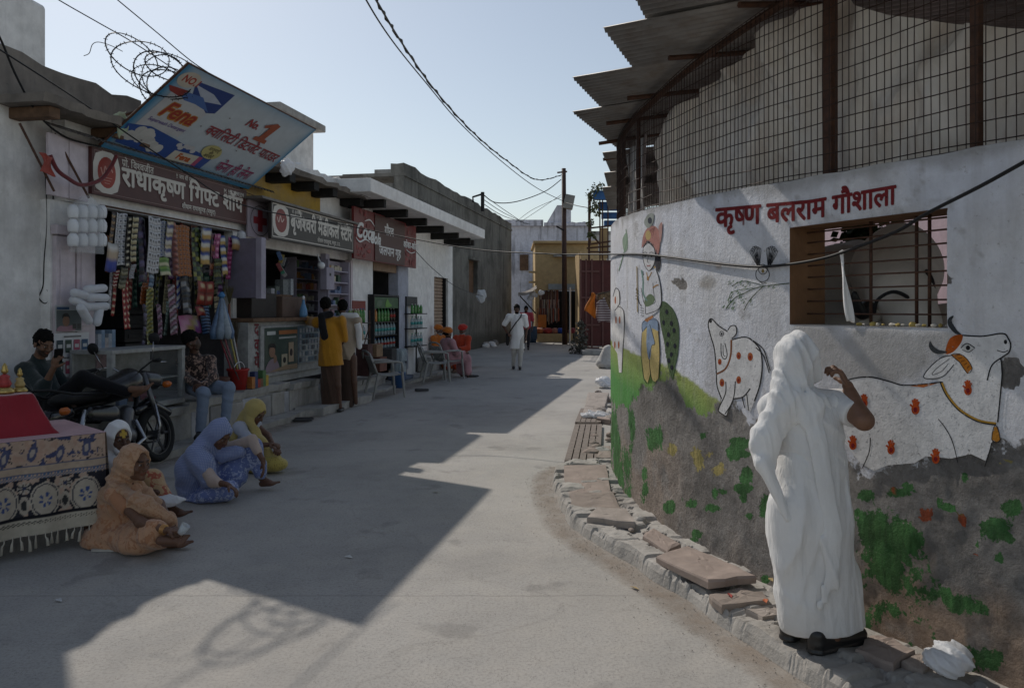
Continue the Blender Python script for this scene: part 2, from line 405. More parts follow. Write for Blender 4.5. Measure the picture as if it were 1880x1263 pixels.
a0, a1 = FS(100, .0), FS(500, .1)
def awn(u, v): return (lerp(a0, a1, u), lerp(-.12, .14, v), 3.47 - .09 * v + .012 * math.sin(u * 300))
b.sheet(awn, 240, 2); b.build('tin_awning', M('old_tin', (.20, .19, .18), .6, .3, 8, .2, 60, .6, .4, dirt=(.13, .07, .04)), hG, solid=.003)
b = MB(WP)
for px in (36, 100):
    b.tube([(FS(px, -.1), -.1, 3.38), (FS(px + 62, .05), .06, 2.76)], .012, 6)
b.build('awning_strut', m_iron, hG)

# ------------------------------------------------------------------ medical store building
sM0, sM1 = sG1 + .004, FS(648, 0)
hM = T('medical_store_building', 'yellow topped shop house with stone slab eave and shelves of medicine inside', 'shop', W(13, -1, 0))
b = MB(WP); b.box((sM0, -2.7, 0), (sM1, -2.5, 3.6)); b.build('back_wall', m_int, hM)
b = MB(WP); b.box((sM0, -2.49, 0), (sM0 + .08, -.12, 3.6)); b.build('side_wall', m_int, hM)
b = MB(WP); b.box((sM1 - .1, -2.49, 0), (sM1, -.12, 3.6)); b.build('side_wall', m_int, hM)
b = MB(WP); b.box((sM0, -.2, 3.2), (FS(583, -.1), -.05, 3.68)); b.build('upper_wall', m_plY, hM)
b = MB(WP); b.box((FS(583, -.1) + .003, -.2, 3.2), (sM1, -.052, 3.68)); b.build('upper_wall', m_plB, hM)
b = MB(WP); b.box((sM0, -.2, 2.55), (sM1, -.1, 3.195)); b.build('lintel', m_plA, hM)
b = MB(WP); b.box((sM0 + .08, -2.49, 2.6), (sM1 - .1, -.21, 2.68)); b.build('ceiling', m_intd, hM)
b = MB(WP); rough_slab(b, FS(472, .2), FS(700, .4), -2.7, .42, 3.69, 3.77, 31, .06, 18); b.build('roof_slab', m_stone, hM)
b = MB(WP); lump(b, FS(476, .1), FS(690, .2), -.25, .12, 3.775, 3.98, 30, .05, 12); b.build('parapet', m_plA, hM)
for px in (520, 565, 600, 650):
    b = MB(WP); s = FS(px, .2); b.box((s - .1, -.05, 3.55), (s + .1, .36, 3.686)); b.build('joist', M('tarred_beam', (.02, .019, .018), .8, .4, 10), hM, bevel=.01)
b = MB(WP); b.box((FS(470, .2), -.05, 3.2), (FS(650, .2), .3, 3.235)); b.build('sign_canopy', MATS['old_tin'], hM)
# roof stair hut
b = MB(WP); s0, s1 = FS(505, -.6), FS(577, -.6); b.box((s0, -1.2, 3.77), (s1, -.62, 5.0)); b.build('roof_hut', m_plA, hM)
b = MB(WP); b.box((s0 - .1, -1.3, 5.005), (s1 + .2, -.45, 5.14)); b.build('roof_hut_cap', m_conc, hM, bevel=.02)
b = MB(WP); b.box((FS(640, -.05), -.12, .5), (sM1 - .002, .0, 2.55)); b.build('corner_pillar', m_pink, hM)

# ------------------------------------------------------------------ snack shop white building
sS0 = sM1 + .004; sS1 = 22.9
hS = T('white_building', 'white limewashed building with deep roof slab on black joists', 'building', W(19, -1, 0))
sd0, sd1 = FS(682, -.05), FS(724, -.05); zd = 2.62
b = MB(WP); b.box((sS0, -.2, .2), (sd0, -.02, 3.7)); b.build('wall', m_plB, hS)
b = MB(WP); b.box((sd0, -.2, zd), (sd1, -.02, 3.7)); b.build('lintel', m_plB, hS)
b = MB(WP); b.box((sd1, -.2, .2), (FS(750, .05), .05, 2.66)); b.build('door_pillar', M('blue_grey_paint', (.42, .44, .52), .7, .25, 4, .2, dirt=(.2, .2, .22)), hS, bevel=.02)
sr0, sr1 = FS(795, -.05), FS(829, -.05)
b = MB(WP); b.box((sd1, -.21, 2.663), (sr0, -.021, 3.7)); b.box((FS(750, .05) + .004, -.21, 0), (sr0, -.021, 2.66)); b.build('wall', m_plB, hS)
b = MB(WP); b.box((sr0, -.2, 2.47), (sr1, -.022, 3.7)); b.build('lintel', m_plB, hS)
b = MB(WP); b.box((sr1, -.2, 0), (sS1, -.02, 3.7)); b.build('wall', m_plB, hS)
b = MB(WP); b.box((sS1 - .2, -6, 0), (sS1 - .003, -.2, 3.7)); b.build('end_wall', m_plB, hS)
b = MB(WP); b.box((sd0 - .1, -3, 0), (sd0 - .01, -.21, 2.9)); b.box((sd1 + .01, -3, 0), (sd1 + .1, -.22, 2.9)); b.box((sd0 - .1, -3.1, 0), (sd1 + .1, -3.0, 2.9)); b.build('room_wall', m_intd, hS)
b = MB(WP); b.box((sd0, -.18, 2.42), (sd1, .0, 2.618)); b.build('shutter_box', M('shutter_tan', (.30, .20, .13), .6, .25, 6, .1), hS)
for i in range(22):                                            # roll shutter slats
    z = .45 + i * .0915
    b = MB(WP); b.prism([(sr0 + .02, -.15, z), (sr0 + .02, -.125, z + .02), (sr0 + .02, -.125, z + .07), (sr0 + .02, -.15, z + .0885)], (lerp(0, sr1 - sr0, .62), 0, 0)); b.build('shutter_slat', M('shutter_tan2', (.36, .26, .19), .55, .2, 6, .1), hS)
b = MB(WP); b.box((sr0, -.3, 0), (sr1, -.2, 2.47)); b.build('recess', m_plB, hS)
b = MB(WP); x = lerp(sr0, sr1, .66); b.box((x, -.18, .3), (x + .06, -.05, 2.47)); b.build('shutter_rail', m_dark, hS)
b = MB(WP)
def slabtop(s): return lerp(.78, 1.08, (s - 14.8) / 8)
sl0, sl1 = 14.75, 22.75
b.prism([(sl0, slabtop(sl0), 3.72), (sl1, slabtop(sl1), 3.56), (sl1, -6, 3.56), (sl0, -6, 3.72)], (0, 0, .25)); b.build('roof_slab', m_plB, hS, bevel=.015)
b = MB(WP); lump(b, sl0 + .3, sl1 - .2, -.4, .5, 3.7, 4.05, 34, .035, 15); b.build('roof_edge', m_stone, hS)
for px in (698, 739.5, 775.5, 807, 835, 864, 886):
    s = FS(px, .62) if px < 880 else 22.5
    b = MB(WP); z = lerp(3.6, 3.44, (s - 15) / 7.5); b.box((s - .06, -.02, z - .04), (s + .06, .72, z + .118)); b.build('joist', MATS['tarred_beam'], hS, bevel=.008)
b = MB(WP); s0, s1 = FS(772, -1.5), FS(828, -1.5); b.box((s0, -2.2, 3.9), (s1, -1.5, 5.1)); b.build('roof_tank_room', m_conc, hS, bevel=.02)

# ------------------------------------------------------------------ grey cement building
hC = T('grey_building', 'tall grey cement building with black mould streaks and narrow slit window', 'building', W(32, -3, 0))
gs0, gs1 = 23.4, FS(939, -1.5)
ww0, ww1 = FS(861, -1.5), FS(877, -1.5)
b = MB(WP)
for a, c, z0, z1 in ((gs0, ww0, 0, 5.5), (ww1, gs1, 0, 5.5), (ww0, ww1, 0, 2.25), (ww0, ww1, 3.55, 5.5)): b.box((a, -1.8, z0), (c, -1.5, z1))
b.build('wall', m_plG, hC)
b = MB(WP); b.box((gs0, -3.4, 0), (gs0 + .25, -1.81, 5.3)); b.build('end_wall', m_plG, hC)
b = MB(WP); b.box((gs1 - .25, -3.4, 0), (gs1, -1.81, 5.5)); b.build('end_wall', m_plG, hC)
b = MB(WP); b.box((gs0, -3.4, 5.505), (gs1, -1.46, 5.6)); lump(b, gs0, gs1, -1.9, -1.5, 5.6, 5.9, 30, .05, 4); b.build('roof', m_plG, hC)
b = MB(WP); b.box((ww0 - .1, -1.78, 3.552), (ww1 + .1, -1.38, 3.66)); b.build('window_hood', m_plG, hC)
b = MB(WP); b.box((ww0, -1.75, 2.25), (ww1, -1.68, 3.55)); b.build('window_shutter', m_wood, hC)
b = MB(WP); b.tube([(gs0 - .1, -1.42, .2), (gs0 - .1, -1.42, 4.3)], .05, 8); b.build('drain_pipe', m_plB, hC)
b = MB(WP); b.box((gs0 + 2.4, -3.3, 5.6), (gs0 + 4.6, -2.1, 6.15)); b.build('roof_room', m_conc, hC)

# ------------------------------------------------------------------ buildings closing the street
hB = T('blue_white_building', 'blue white limewashed building streaked with black mould closing the street', 'building', (3, 47, 0))
b = MB(); b.box((-2.5, 46, 0), (4.6, 52, 6.4)); b.build('wall', m_plBl, hB)
b = MB(); b.prism([(1.9, 45.9, 6.405), (3.4, 45.9, 6.405), (3.4, 45.9, 7.6), (2.6, 45.9, 7.6)], (0, 3, 0)); b.build('stair_hut', m_plBl, hB)
b = MB(); b.box((-2.6, 45.8, 6.405), (1.8, 46.1, 6.75)); lump(b, 1.85, 4.6, 45.8, 46.1, 6.405, 6.6, 12, .05, 3); b.build('parapet', m_plBl, hB)
b = MB(); b.box((.45, 45.93, 3.85), (.95, 45.995, 4.75)); b.build('window', m_wood, hB)
b = MB(); b.box((.38, 45.9, 4.76), (1.02, 46, 4.83)); b.build('window_head', m_plBl, hB)
hB2 = T('grey_block', 'bare grey block house behind the ochre shop', 'building', (5.6, 50, 0))
b = MB(); b.box((4.65, 47, 0), (7.5, 52, 6.0)); b.build('wall', m_plA, hB2)
b = MB(); b.box((4.55, 46.9, 6.005), (7.6, 52.1, 6.2)); b.build('roof', m_conc, hB2)

hY = T('ochre_shop', 'ochre painted shop house with dark front hung with garlands', 'shop', (2.5, 41, 0))
b = MB(); x0, x1 = 1.15, 4.3; Y = 39.6
b.box((x0, Y, 2.55), (x1, Y + .25, 4.85)); b.build('upper_wall', m_ochre, hY)
b = MB(); b.box((x0, Y, 0), (x0 + .2, Y + .25, 2.547)); b.build('pillar', m_ochre, hY)
b = MB(); b.box((3.2, Y, 0), (3.42, Y + .25, 2.547)); b.build('pillar', m_ochre, hY)
b = MB(); b.box((x0, Y + .26, 0), (x0 + .2, Y + 5, 4.85)); b.build('side_wall', m_ochre, hY)
b = MB(); b.box((x1 - .2, Y + .0, 0), (x1, Y + 5, 2.54)); b.build('side_wall', m_ochre, hY)
b = MB(); b.box((x0 - .1, Y - .35, 4.853), (x1 + .05, Y + 5, 4.98)); b.build('roof_slab', m_ochre, hY, bevel=.02)
b = MB(); b.box((x0 + .9, Y - .4, 4.2), (x1, Y - .003, 4.28)); b.build('ledge', m_conc, hY)
b = MB(); b.box((x0, Y + 2.4, 0), (x1, Y + 2.5, 2.55)); b.build('back_wall', m_intd, hY)
for z in (2.9, 3.4):
    b = MB(); b.box((x0 - .32, Y - .1, z), (x0 + .1, Y - .004, z + .1)); b.build('bracket', m_ochre, hY)
b = MB(); b.box((x0 + .65, Y - .12, 2.58), (x0 + 2.0, Y - .02, 2.86)); b.build('shutter_box', M('grey_tin', (.30, .33, .35), .5, .2, 5, .1, 60, .3), hY)

# ------------------------------------------------------------------ left platform (plinth) in front of the shops
hP = T('shop_platform', 'worn cement platform running along the foot of the shops', 'platform', W(10, .2, 0), kind='structure')
def plat(s0, s1, d0, d1, z, seed, nm='platform_block', mt=None):
    b = MB(WP); rough_slab(b, s0, s1, d0, d1, z - .09, z, seed, .025, 10); b.build('platform_slab', mt or m_conc, hP)
    b = MB(WP); b.box((s0, d0, -.05), (s1, d1 - .06, z - .094)); b.build(nm, m_conc, hP)
s = 3.0
for i, s1 in enumerate((5.2, 6.9, 8.4, 9.6, 10.9, 12.2, 13.15)):
    plat(s, s1 - .012, -3.0 if s > sA1 else -.24, .5 + .03 * math.sin(i * 2.3), .5 + .02 * math.sin(i * 1.7), 40 + i); s = s1
for i in range(9):                                              # facing stones of the platform
    s0 = 9.7 + i * .39; 
    b = MB(WP); b.box((s0, .38, .02), (s0 + .375, .455 + .012 * (i % 3), .38 + .02 * (i % 2))); b.build('facing_stone', M('facing_stone%d' % (i % 3), [(.42, .42, .44), (.30, .29, .28), (.36, .34, .31)][i % 3], .85, .3, 4, .4, 40), hP, bevel=.012)
s = 13.16
for i, s1 in enumerate((14.3, 15.5, 16.9)):
    plat(s, s1 - .01, -3.0, .34, .26, 60 + i); s = s1
b = MB(WP); rough_slab(b, 12.3, 14.4, .5, .98, -.02, .12, 71, .05, 8); b.build('step_stone', m_conc, hP)
b = MB(WP); rough_slab(b, 8.3, 12.3, .5, .78, -.02, .09, 72, .05, 16); b.build('step_stone', m_conc, hP)
b = MB(WP); rough_slab(b, 14.4, 22.6, .1, .62, -.02, .06, 73, .07, 26); b.build('step_stone', m_conc, hP)
# ================================================================== cattle shelter: curved painted wall
_ctrl = [(3.1, .9), (2.75, 1.6), (2.36, 2.4), (2.02, 3.13), (1.72, 3.75), (1.43, 4.4), (1.17, 5.2), (.99, 6.1), (.93, 7.0), (.985, 7.9), (1.22, 8.9), (1.75, 10.0), (2.5, 10.8), (3.5, 11.3)]
_wp = catmull([(x, y, 0) for x, y in _ctrl], 24)
_wp = np.array([(p.x, p.y) for p in _wp]); _ws = np.concatenate([[0], np.cumsum(np.hypot(*np.diff(_wp, axis=0).T))])
WLEN = _ws[-1]
def wxy(s, off=0.):
    s = np.clip(np.asarray(s, dtype=float), 0, WLEN)
    x = np.interp(s, _ws, _wp[:, 0]); y = np.interp(s, _ws, _wp[:, 1]); e = .04
    dx = np.interp(s + e, _ws, _wp[:, 0]) - np.interp(s - e, _ws, _wp[:, 0]); dy = np.interp(s + e, _ws, _wp[:, 1]) - np.interp(s - e, _ws, _wp[:, 1])
    l = np.hypot(dx, dy) + 1e-9
    return x - dy / l * off, y + dx / l * off              # off > 0 : towards the street
_x, _y = wxy(0, .1); 
_SG = 1. if _x < _wp[0, 0] else -1.
def SW(s, off, z):                                          # wall place: s along, off out of the wall, z up
    x, y = wxy(s, off * _SG); return Vector((float(x), float(y), z))
_rat = _wp[:, 0] / _wp[:, 1]
_imin = int(np.argmin(np.where(_wp[:, 1] < 9, _rat, 9)))
def WS(px):                                                 # pixel column -> s on the visible stretch
    r = (px - CX) / FPX; a = _rat[:_imin + 1][::-1]; s = _ws[:_imin + 1][::-1]
    return float(np.interp(r, a, s))
def WZ(px, py):
    s = WS(px); return s, CAMH + (HZ - py) / FPX * float(np.interp(s, _ws, _wp[:, 1]))
def wtop(s): return np.interp(s, [0, WS(1880), WS(1478), WS(1228), WS(1135), WLEN], [2.27, 2.27, 2.285, 2.33, 2.39, 2.42])

hW = T('cattle_shelter', 'curved cattle shelter with painted cow mural wall, wire mesh and tin roof', 'shelter', SW(5, 0, 0))
win_s0, win_s1 = WS(1740), WS(1451); win_z0, win_z1 = 1.52, 2.035
def seg_dist(px, py, pts):
    d = np.full(px.shape, 1e9)
    for (x0, y0), (x1, y1) in zip(pts[:-1], pts[1:]):
        vx, vy = x1-x0, y1-y0; t = np.clip(((px-x0)*vx + (py-y0)*vy) / (vx*vx+vy*vy+1e-9), 0, 1)
        d = np.minimum(d, np.hypot(px-x0-t*vx, py-y0-t*vy))
    return d
def blobs(px, py, L):
    o = np.full(px.shape, -2.)
    for x, y, rx, ry in L: o = np.maximum(o, 1 - np.hypot((px-x)/rx, (py-y)/ry))
    return o
def build_wall():
    ns, nz = 620, 130
    ss = np.unique(np.concatenate([np.linspace(0, WLEN, ns), [win_s0, win_s1]])); zz = np.unique(np.concatenate([np.linspace(0, 1, nz)]))
    S, U = np.meshgrid(ss, zz); 
    top = wtop(S) + .012 * (fbm(np.stack([S*6, S*0+1], -1), 3) - .5)
    Z = -.05 + (top + .05) * U
    # snap rows to the window
    iz0 = np.argmin(abs(Z[:, np.argmin(abs(ss-win_s0))] - win_z0)); iz1 = np.argmin(abs(Z[:, np.argmin(abs(ss-win_s0))] - win_z1))
    inw = (ss >= win_s0 - 1e-6) & (ss <= win_s1 + 1e-6)
    Z[iz0, inw] = win_z0; Z[iz1, inw] = win_z1
    X, Y = wxy(S, 0)
    pxv = CX + X / Y * FPX; pyv = HZ - (Z - CAMH) / Y * FPX
    vis = S <= _ws[_imin]
    # paint boundary of the photograph
    bx = [1000, 1120, 1150, 1180, 1215, 1235, 1260, 1290, 1330, 1360, 1400, 1440, 1500, 1545, 1600, 1660, 1720, 1760, 1800, 1840, 1880, 2100]
    by = [730, 735, 745, 720, 700, 690, 735, 752, 742, 750, 770, 800, 830, 850, 866, 858, 852, 838, 852, 835, 842, 850]
    yb = np.interp(pxv, bx, by); sc = FPX / Y / 340.
    P2 = np.stack([S, Z], -1)
    n1 = fbm(P2 * 5, 5, 3); n2 = fbm(P2 * 15, 5, 9); n3 = fbm(P2 * 2.2, 4, 21)
    edge = (yb - pyv) + (n1 - .5) * 75 * sc + (n2 - .5) * 55 * sc
    paint = np.clip(edge / (7 * sc) + .5, 0, 1)
    paint *= 1 - .8 * np.clip((blobs(pxv, pyv, [(1860, 690, 38, 30), (1780, 700, 18, 12), (1740, 515, 18, 14), (1250, 520, 14, 14), (1100, 600, 10, 40)]) + (n2-.5)*1.3) * 3, 0, 1)
    hill = np.interp(pxv, [1100, 1130, 1160, 1200, 1240, 1290, 1330, 1360, 1400], [600, 630, 645, 660, 676, 712, 742, 775, 800])
    green = np.clip((pyv - hill) / (4*sc) + (n2-.5)*2, 0, 1) * (pxv < 1345 + (n1-.5)*40)
    flk = [(1640, 1055, 110, 130), (1600, 985, 50, 60), (1770, 1110, 80, 36), (1715, 1090, 80, 45), (1620, 1120, 70, 60), (1860, 930, 25, 20), (1830, 975, 38, 26), (1590, 910, 22, 14), (1650, 905, 40, 15), (1740, 930, 30, 14),
           (1405, 935, 16, 24), (1312, 905, 16, 18), (1372, 870, 12, 14), (1200, 800, 26, 26), (1150, 880, 16, 70), (1185, 900, 10, 26), (1130, 830, 12, 90), (1160, 790, 10, 60), (1290, 800, 16, 12), (1820, 1210, 60, 40), (1760, 1195, 30, 16), (1230, 930, 10, 14), (1180, 870, 10, 22), (1365, 915, 10, 14)]
    rq = random.Random(3); flk += [(rq.uniform(1130, 1880), rq.uniform(800, 1240), rq.uniform(6, 22), rq.uniform(6, 18)) for _ in range(46)]
    flkf = np.clip((blobs(pxv, pyv, flk)*.9 + (n1-.5)*1.5 + (n2-.5)*.5)*.5 + .42, 0, 1) * (paint < .6)
    yf = np.clip((blobs(pxv, pyv, [(1280, 845, 22, 34), (1320, 860, 16, 22), (1235, 825, 10, 14), (1300, 835, 26, 14), (1850, 848, 40, 10)])*.9 + (n1-.5)*1.5 + (n2-.5)*.5)*.5 + .42, 0, 1) * (paint < .6)
    tan = np.clip(((pyv - np.interp(pxv, [1000, 1130, 1420, 1560, 1650, 1720, 1790, 1880], [800, 860, 1000, 980, 950, 1010, 1050, 1080])) / (70*sc) + (n1-.5)*2.6 + (n3-.5)*2.2), 0, 1) * np.where(pxv < 1500, .22, 1.)
    tan = np.maximum(tan, np.clip((160 - (pxv - 1120)) / 60., 0, 1) * np.clip((pyv - 790)/60 + (n1-.5)*4, 0, 1) * .45)
    red = np.clip((blobs(pxv, pyv, [(1700, 945, 20, 24), (1768, 956, 8, 14), (1790, 1018, 7, 6), (1640, 900, 8, 8)]) + (n2-.5)*1.0)*.5 + .45, 0, 1) * (paint < .6)
    gs = np.clip((blobs(pxv, pyv, [(1600, 655, 150, 75), (1500, 640, 90, 60), (1720, 625, 60, 22), (1560, 760, 60, 90), (1300, 520, 20, 14)]) + (n1-.5)*.9 + (n2-.5)*.5) * 2.2, 0, 1)
    C = np.empty(S.shape + (3,))
    def mixin(c, m): C[...] = C * (1 - m[..., None]) + np.array(c) * m[..., None]
    C[...] = (.72, .745, .815)
    mixin((.78, .775, .775), np.clip((n3 - .4) * 3, 0, 1) * .6)
    mixin((.46, .455, .46), np.clip((fbm(np.stack([S*7, Z*.8], -1), 4, 31) - .55) * 5, 0, 1) * .35)
    mixin((.30, .28, .26), np.clip((n2 - .68) * 8, 0, 1) * .5)
    mixin((.42, .33, .26), np.clip((blobs(pxv, pyv, [(1295, 522, 16, 7), (1322, 490, 8, 6)]) + (n2-.5)) * 3, 0, 1) * .5)
    mixin((.40, .385, .365), gs * .75)
    topw = np.clip((Z - (wtop(S) - .06 - .12*(n1-.5))) * 18, 0, 1); mixin((.30, .29, .275), topw * .6)
    gy = np.clip((pyv - hill) / (110*sc), 0, 1)
    G = np.array((.34, .40, .10)) * (1-gy[..., None]) + np.array((.07, .28, .045)) * gy[..., None]
    C[...] = C * (1 - green[..., None]*.95) + G * green[..., None]*.95
    gray = np.array((.37, .352, .335)) * (.72 + .5*n1[..., None] + .35*(n2[..., None]-.5))
    gray = gray * (1 - tan[..., None]) + np.array((.45, .335, .255)) * (.75 + .5*n1[..., None]) * tan[..., None]
    dk = np.clip((n3 - .52)*4, 0, 1) * .5; gray = gray * (1 - dk[..., None]) + np.array((.15, .14, .13)) * dk[..., None]
    wt = np.clip((fbm(P2*9, 4, 44) - .62)*7, 0, 1)*.4; gray = gray*(1-wt[..., None]) + np.array((.42, .41, .40))*wt[..., None]
    FC = np.empty(S.shape + (3,)); FC[...] = np.array((.06, .20, .065))*(.5 + 1.0*n2[..., None]); yy = (yf > flkf)[..., None]; FC = np.where(yy, np.array((.46, .40, .17)), FC); rd = (red > np.maximum(yf, flkf))[..., None]; FC = np.where(rd, np.array((.42, .09, .035)), FC)
    FF = np.maximum(np.maximum(flkf, yf), red); pf = np.clip(((yb - pyv)/sc + (n1-.5)*95)/90*.5 + .5, 0, 1); pf = np.where(paint < edge*0 + np.clip(edge/(7*sc)+.5, 0, 1)*.75, np.minimum(pf, .30 + .3*paint), pf)
    # relief: plaster surface is coarse where the paint skin is gone
    off = .004 * paint + (1-paint) * (.012*(n2-.5) + .020*(n1-.5)) + .004*(n3-.5)*(2-paint)
    off[iz0, inw] = off[iz1, inw] = 0
    X, Y = wxy(S, off * _SG)
    nS, nZ = len(ss), len(zz)
    V = np.stack([X, Y, Z], -1).reshape(-1, 3)
    F = []
    i0 = int(np.argmin(abs(ss-win_s0))); i1 = int(np.argmin(abs(ss-win_s1)))
    for j in range(nZ-1):
        for i in range(nS-1):
            if i0 <= i < i1 and iz0 <= j < iz1: continue
            F.append((j*nS+i, j*nS+i+1, (j+1)*nS+i+1, (j+1)*nS+i))
    m = new('mural_wall_plaster'); t = NT(m); v = t.pos()
    at_ = lambda nm: t.n('Attribute', attribute_name=nm)
    n = t.noise(v, 9, 8, .7); f = t.noise(v, 90, 6, .7); f2 = t.noise(v, 34, 6, .7); st = t.noise(t.pos((5, 5, .4)), 2, 6, .6); fn = t.noise(v, 24, 9, .72, .3); fn2 = t.noise(v, 60, 6, .7)
    pm = t.ramp(t.math('ADD', at_('pnt').outputs[2], t.math('MULTIPLY', t.math('SUBTRACT', fn, .5), .55)), .485, .515)
    fm = t.ramp(t.math('ADD', at_('flk').outputs[2], t.math('MULTIPLY', t.math('SUBTRACT', t.math('ADD', t.math('MULTIPLY', fn, .7), t.math('MULTIPLY', fn2, .3)), .5), .95)), .55, .58)
    br = t.noise(t.pos((14, 14, 3)), 3, 5, .6)
    fc = t.mix(1., at_('FC').outputs[0], t.ramp(br, .3, .7, (.55, .6, .5, 1), (1.45, 1.35, 1.2, 1)), 'MULTIPLY')
    pl = t.mix(1., at_('Col').outputs[0], t.ramp(f2, .28, .72, (.66, .655, .65, 1), (1.22, 1.22, 1.22, 1)), 'MULTIPLY')
    pl = t.mix(t.math('MULTIPLY', t.ramp(t.noise(v, 17, 8, .75), .56, .66), .4), pl, (.13, .125, .12)); pl = t.mix(t.math('MULTIPLY', t.ramp(fn2, .60, .68), .35), pl, (.50, .49, .47))
    pl = t.mix(t.math('MULTIPLY', fm, .93), pl, fc)
    pc = t.mix(1., at_('PC').outputs[0], t.ramp(n, .28, .72, (.82, .81, .80, 1), (1.06, 1.06, 1.06, 1)), 'MULTIPLY')
    pc = t.mix(t.math('MULTIPLY', t.ramp(st, .52, .74), .32), pc, (.33, .315, .30)); pc = t.mix(t.math('MULTIPLY', t.ramp(t.noise(v, 26, 7, .78), .60, .66), .5), pc, (.24, .23, .215))
    c = t.mix(pm, pl, pc)
    h = t.math('ADD', t.math('MULTIPLY', f2, .9), t.math('MULTIPLY', f, .45)); raw = t.math('SUBTRACT', 1., t.math('MULTIPLY', pm, .75))
    t.out(c, .93, .15, 0, [(t.math('MULTIPLY', h, raw), 1., .045), (t.math('ADD', pm, t.math('MULTIPLY', fm, .6)), .5, .006), (t.noise(t.pos((6, 6, 1.2)), 5, 4), .2, .02)])
    o = mkobj('mural_wall', V, F, m, hW, True, recalc=False, col=gray.reshape(-1, 3))
    for nm, arr in (('PC', C), ('FC', FC)):
        at = o.data.color_attributes.new(nm, 'FLOAT_COLOR', 'POINT'); q4 = np.ones((V.shape[0], 4)); q4[:, :3] = arr.reshape(-1, 3); at.data.foreach_set('color', q4.ravel())
    for nm, arr in (('pnt', pf), ('flk', FF)):
        at = o.data.attributes.new(nm, 'FLOAT', 'POINT'); at.data.foreach_set('value', arr.ravel().astype(np.float32))
    return o
build_wall()
# wall body behind the painted face: top, back, window reveals
b = MB(); n = 120; th = -.24
ssw = np.linspace(0, WLEN, n)
for i in range(n-1):
    a, c = ssw[i], ssw[i+1]; ta, tc = float(wtop(a)), float(wtop(c))
    b.quad(SW(a, .004, ta), SW(c, .004, tc), SW(c, th, tc + .01), SW(a, th, ta + .01))
    if c < win_s0 or a > win_s1: b.quad(SW(a, th, 0), SW(c, th, 0), SW(c, th, tc + .01), SW(a, th, ta + .01))
    else:
        b.quad(SW(a, th, 0), SW(c, th, 0), SW(c, th, win_z0), SW(a, th, win_z0)); b.quad(SW(a, th, win_z1), SW(c, th, win_z1), SW(c, th, tc + .01), SW(a, th, ta + .01))
b.build('wall_body', m_conc, hW, recalc=False)
m_reveal = MPL('brown_ochre_reveal', (.23, .125, .065), (.10, .06, .04), .6, .5)
def reveal(nm, pts):
    b = MB(); b.quad(*pts); b.build(nm, m_reveal, hW, recalc=False)
reveal('window_jamb', [SW(win_s1, .004, win_z0), SW(win_s1, th, win_z0), SW(win_s1, th, win_z1), SW(win_s1, .004, win_z1)])
reveal('window_jamb', [SW(win_s0, .004, win_z0), SW(win_s0, th, win_z0), SW(win_s0, th, win_z1), SW(win_s0, .004, win_z1)])
for z, nm in ((win_z0, 'window_sill'), (win_z1, 'window_head')):
    b = MB(); b.sheet(lambda u, v: SW(lerp(win_s0, win_s1, u), lerp(.004, th, v), z), 10, 2); b.build(nm, m_reveal if z > 1.8 else m_conc, hW, recalc=False)
hgr = T('window_grille', 'rusty bar grille set in the shelter window', 'grille', SW((win_s0+win_s1)/2, -.1, win_z0))
b = MB()
bars = [lerp(win_z0, win_z1, k) for k in (.11, .24, .365, .49, .61, .73, .85, .955)]
for z in bars:
    b = MB(); b.tube([SW(lerp(win_s0, win_s1, u), -.12 + .003*math.sin(z*90+u*9), z) for u in (0, .25, .5, .75, 1)], .0048, 6); b.build('horizontal_bar', m_iron, hgr, True)
for px in (1569, 1653, 1677):
    b = MB(); s = WS(px) + .02; b.tube([SW(s, -.135, win_z0), SW(s, -.135, win_z1)], .008, 6); b.build('vertical_bar', m_iron, hgr, True)
# mesh, posts, tarpaulin
mz1 = lambda s: float(np.interp(s, [0, WS(1500), WS(1180), WLEN], [3.42, 3.34, 3.2, 3.18]))
b = MB(); st = .042; s = .6
smax = WLEN - .5
rr = random.Random(4)
while s < smax:
    z0 = float(wtop(s)) - .02; z1 = mz1(s); w = rr.uniform(-.004, .004)
    b.tube([SW(s, -.06, z0), SW(s + w, -.06 + rr.uniform(-.006, .006), (z0+z1)/2), SW(s, -.06, z1)], .0026, 4, False); s += st * rr.uniform(.93, 1.07)
for k in range(13):
    pts = []
    for u in np.linspace(.6, smax, 150):
        z0 = float(wtop(u)) + .03; z1 = mz1(u); z = z0 + .083*k
        if z > z1: z = z1
        pts.append(SW(u, -.054, z + .004*math.sin(u*7+k)))
    b.tube(pts, .0028, 4, False)
b.build('wire_mesh', M('mesh_wire', (.055, .035, .028), .7, .3, 30, 0, metal=.3), hW)
for px, w in ((1490, .027), (1757, .02), (1880, .02)):
    s = WS(px); b = MB(); c = SW(s, -.13, 0); b.cbox((c.x, c.y, 2.85), (w, w, .62), Matrix.Rotation(.5, 3, 'Z')); b.build('mesh_post', m_iron, hW, bevel=.004)
for s in (WS(1150) , WS(1138) + .5, WS(1138)+1.6):
    b = MB(); b.tube([SW(s, -.1, 2.3), SW(s, -.1, 3.2)], .018, 6); b.build('mesh_post', m_iron, hW)
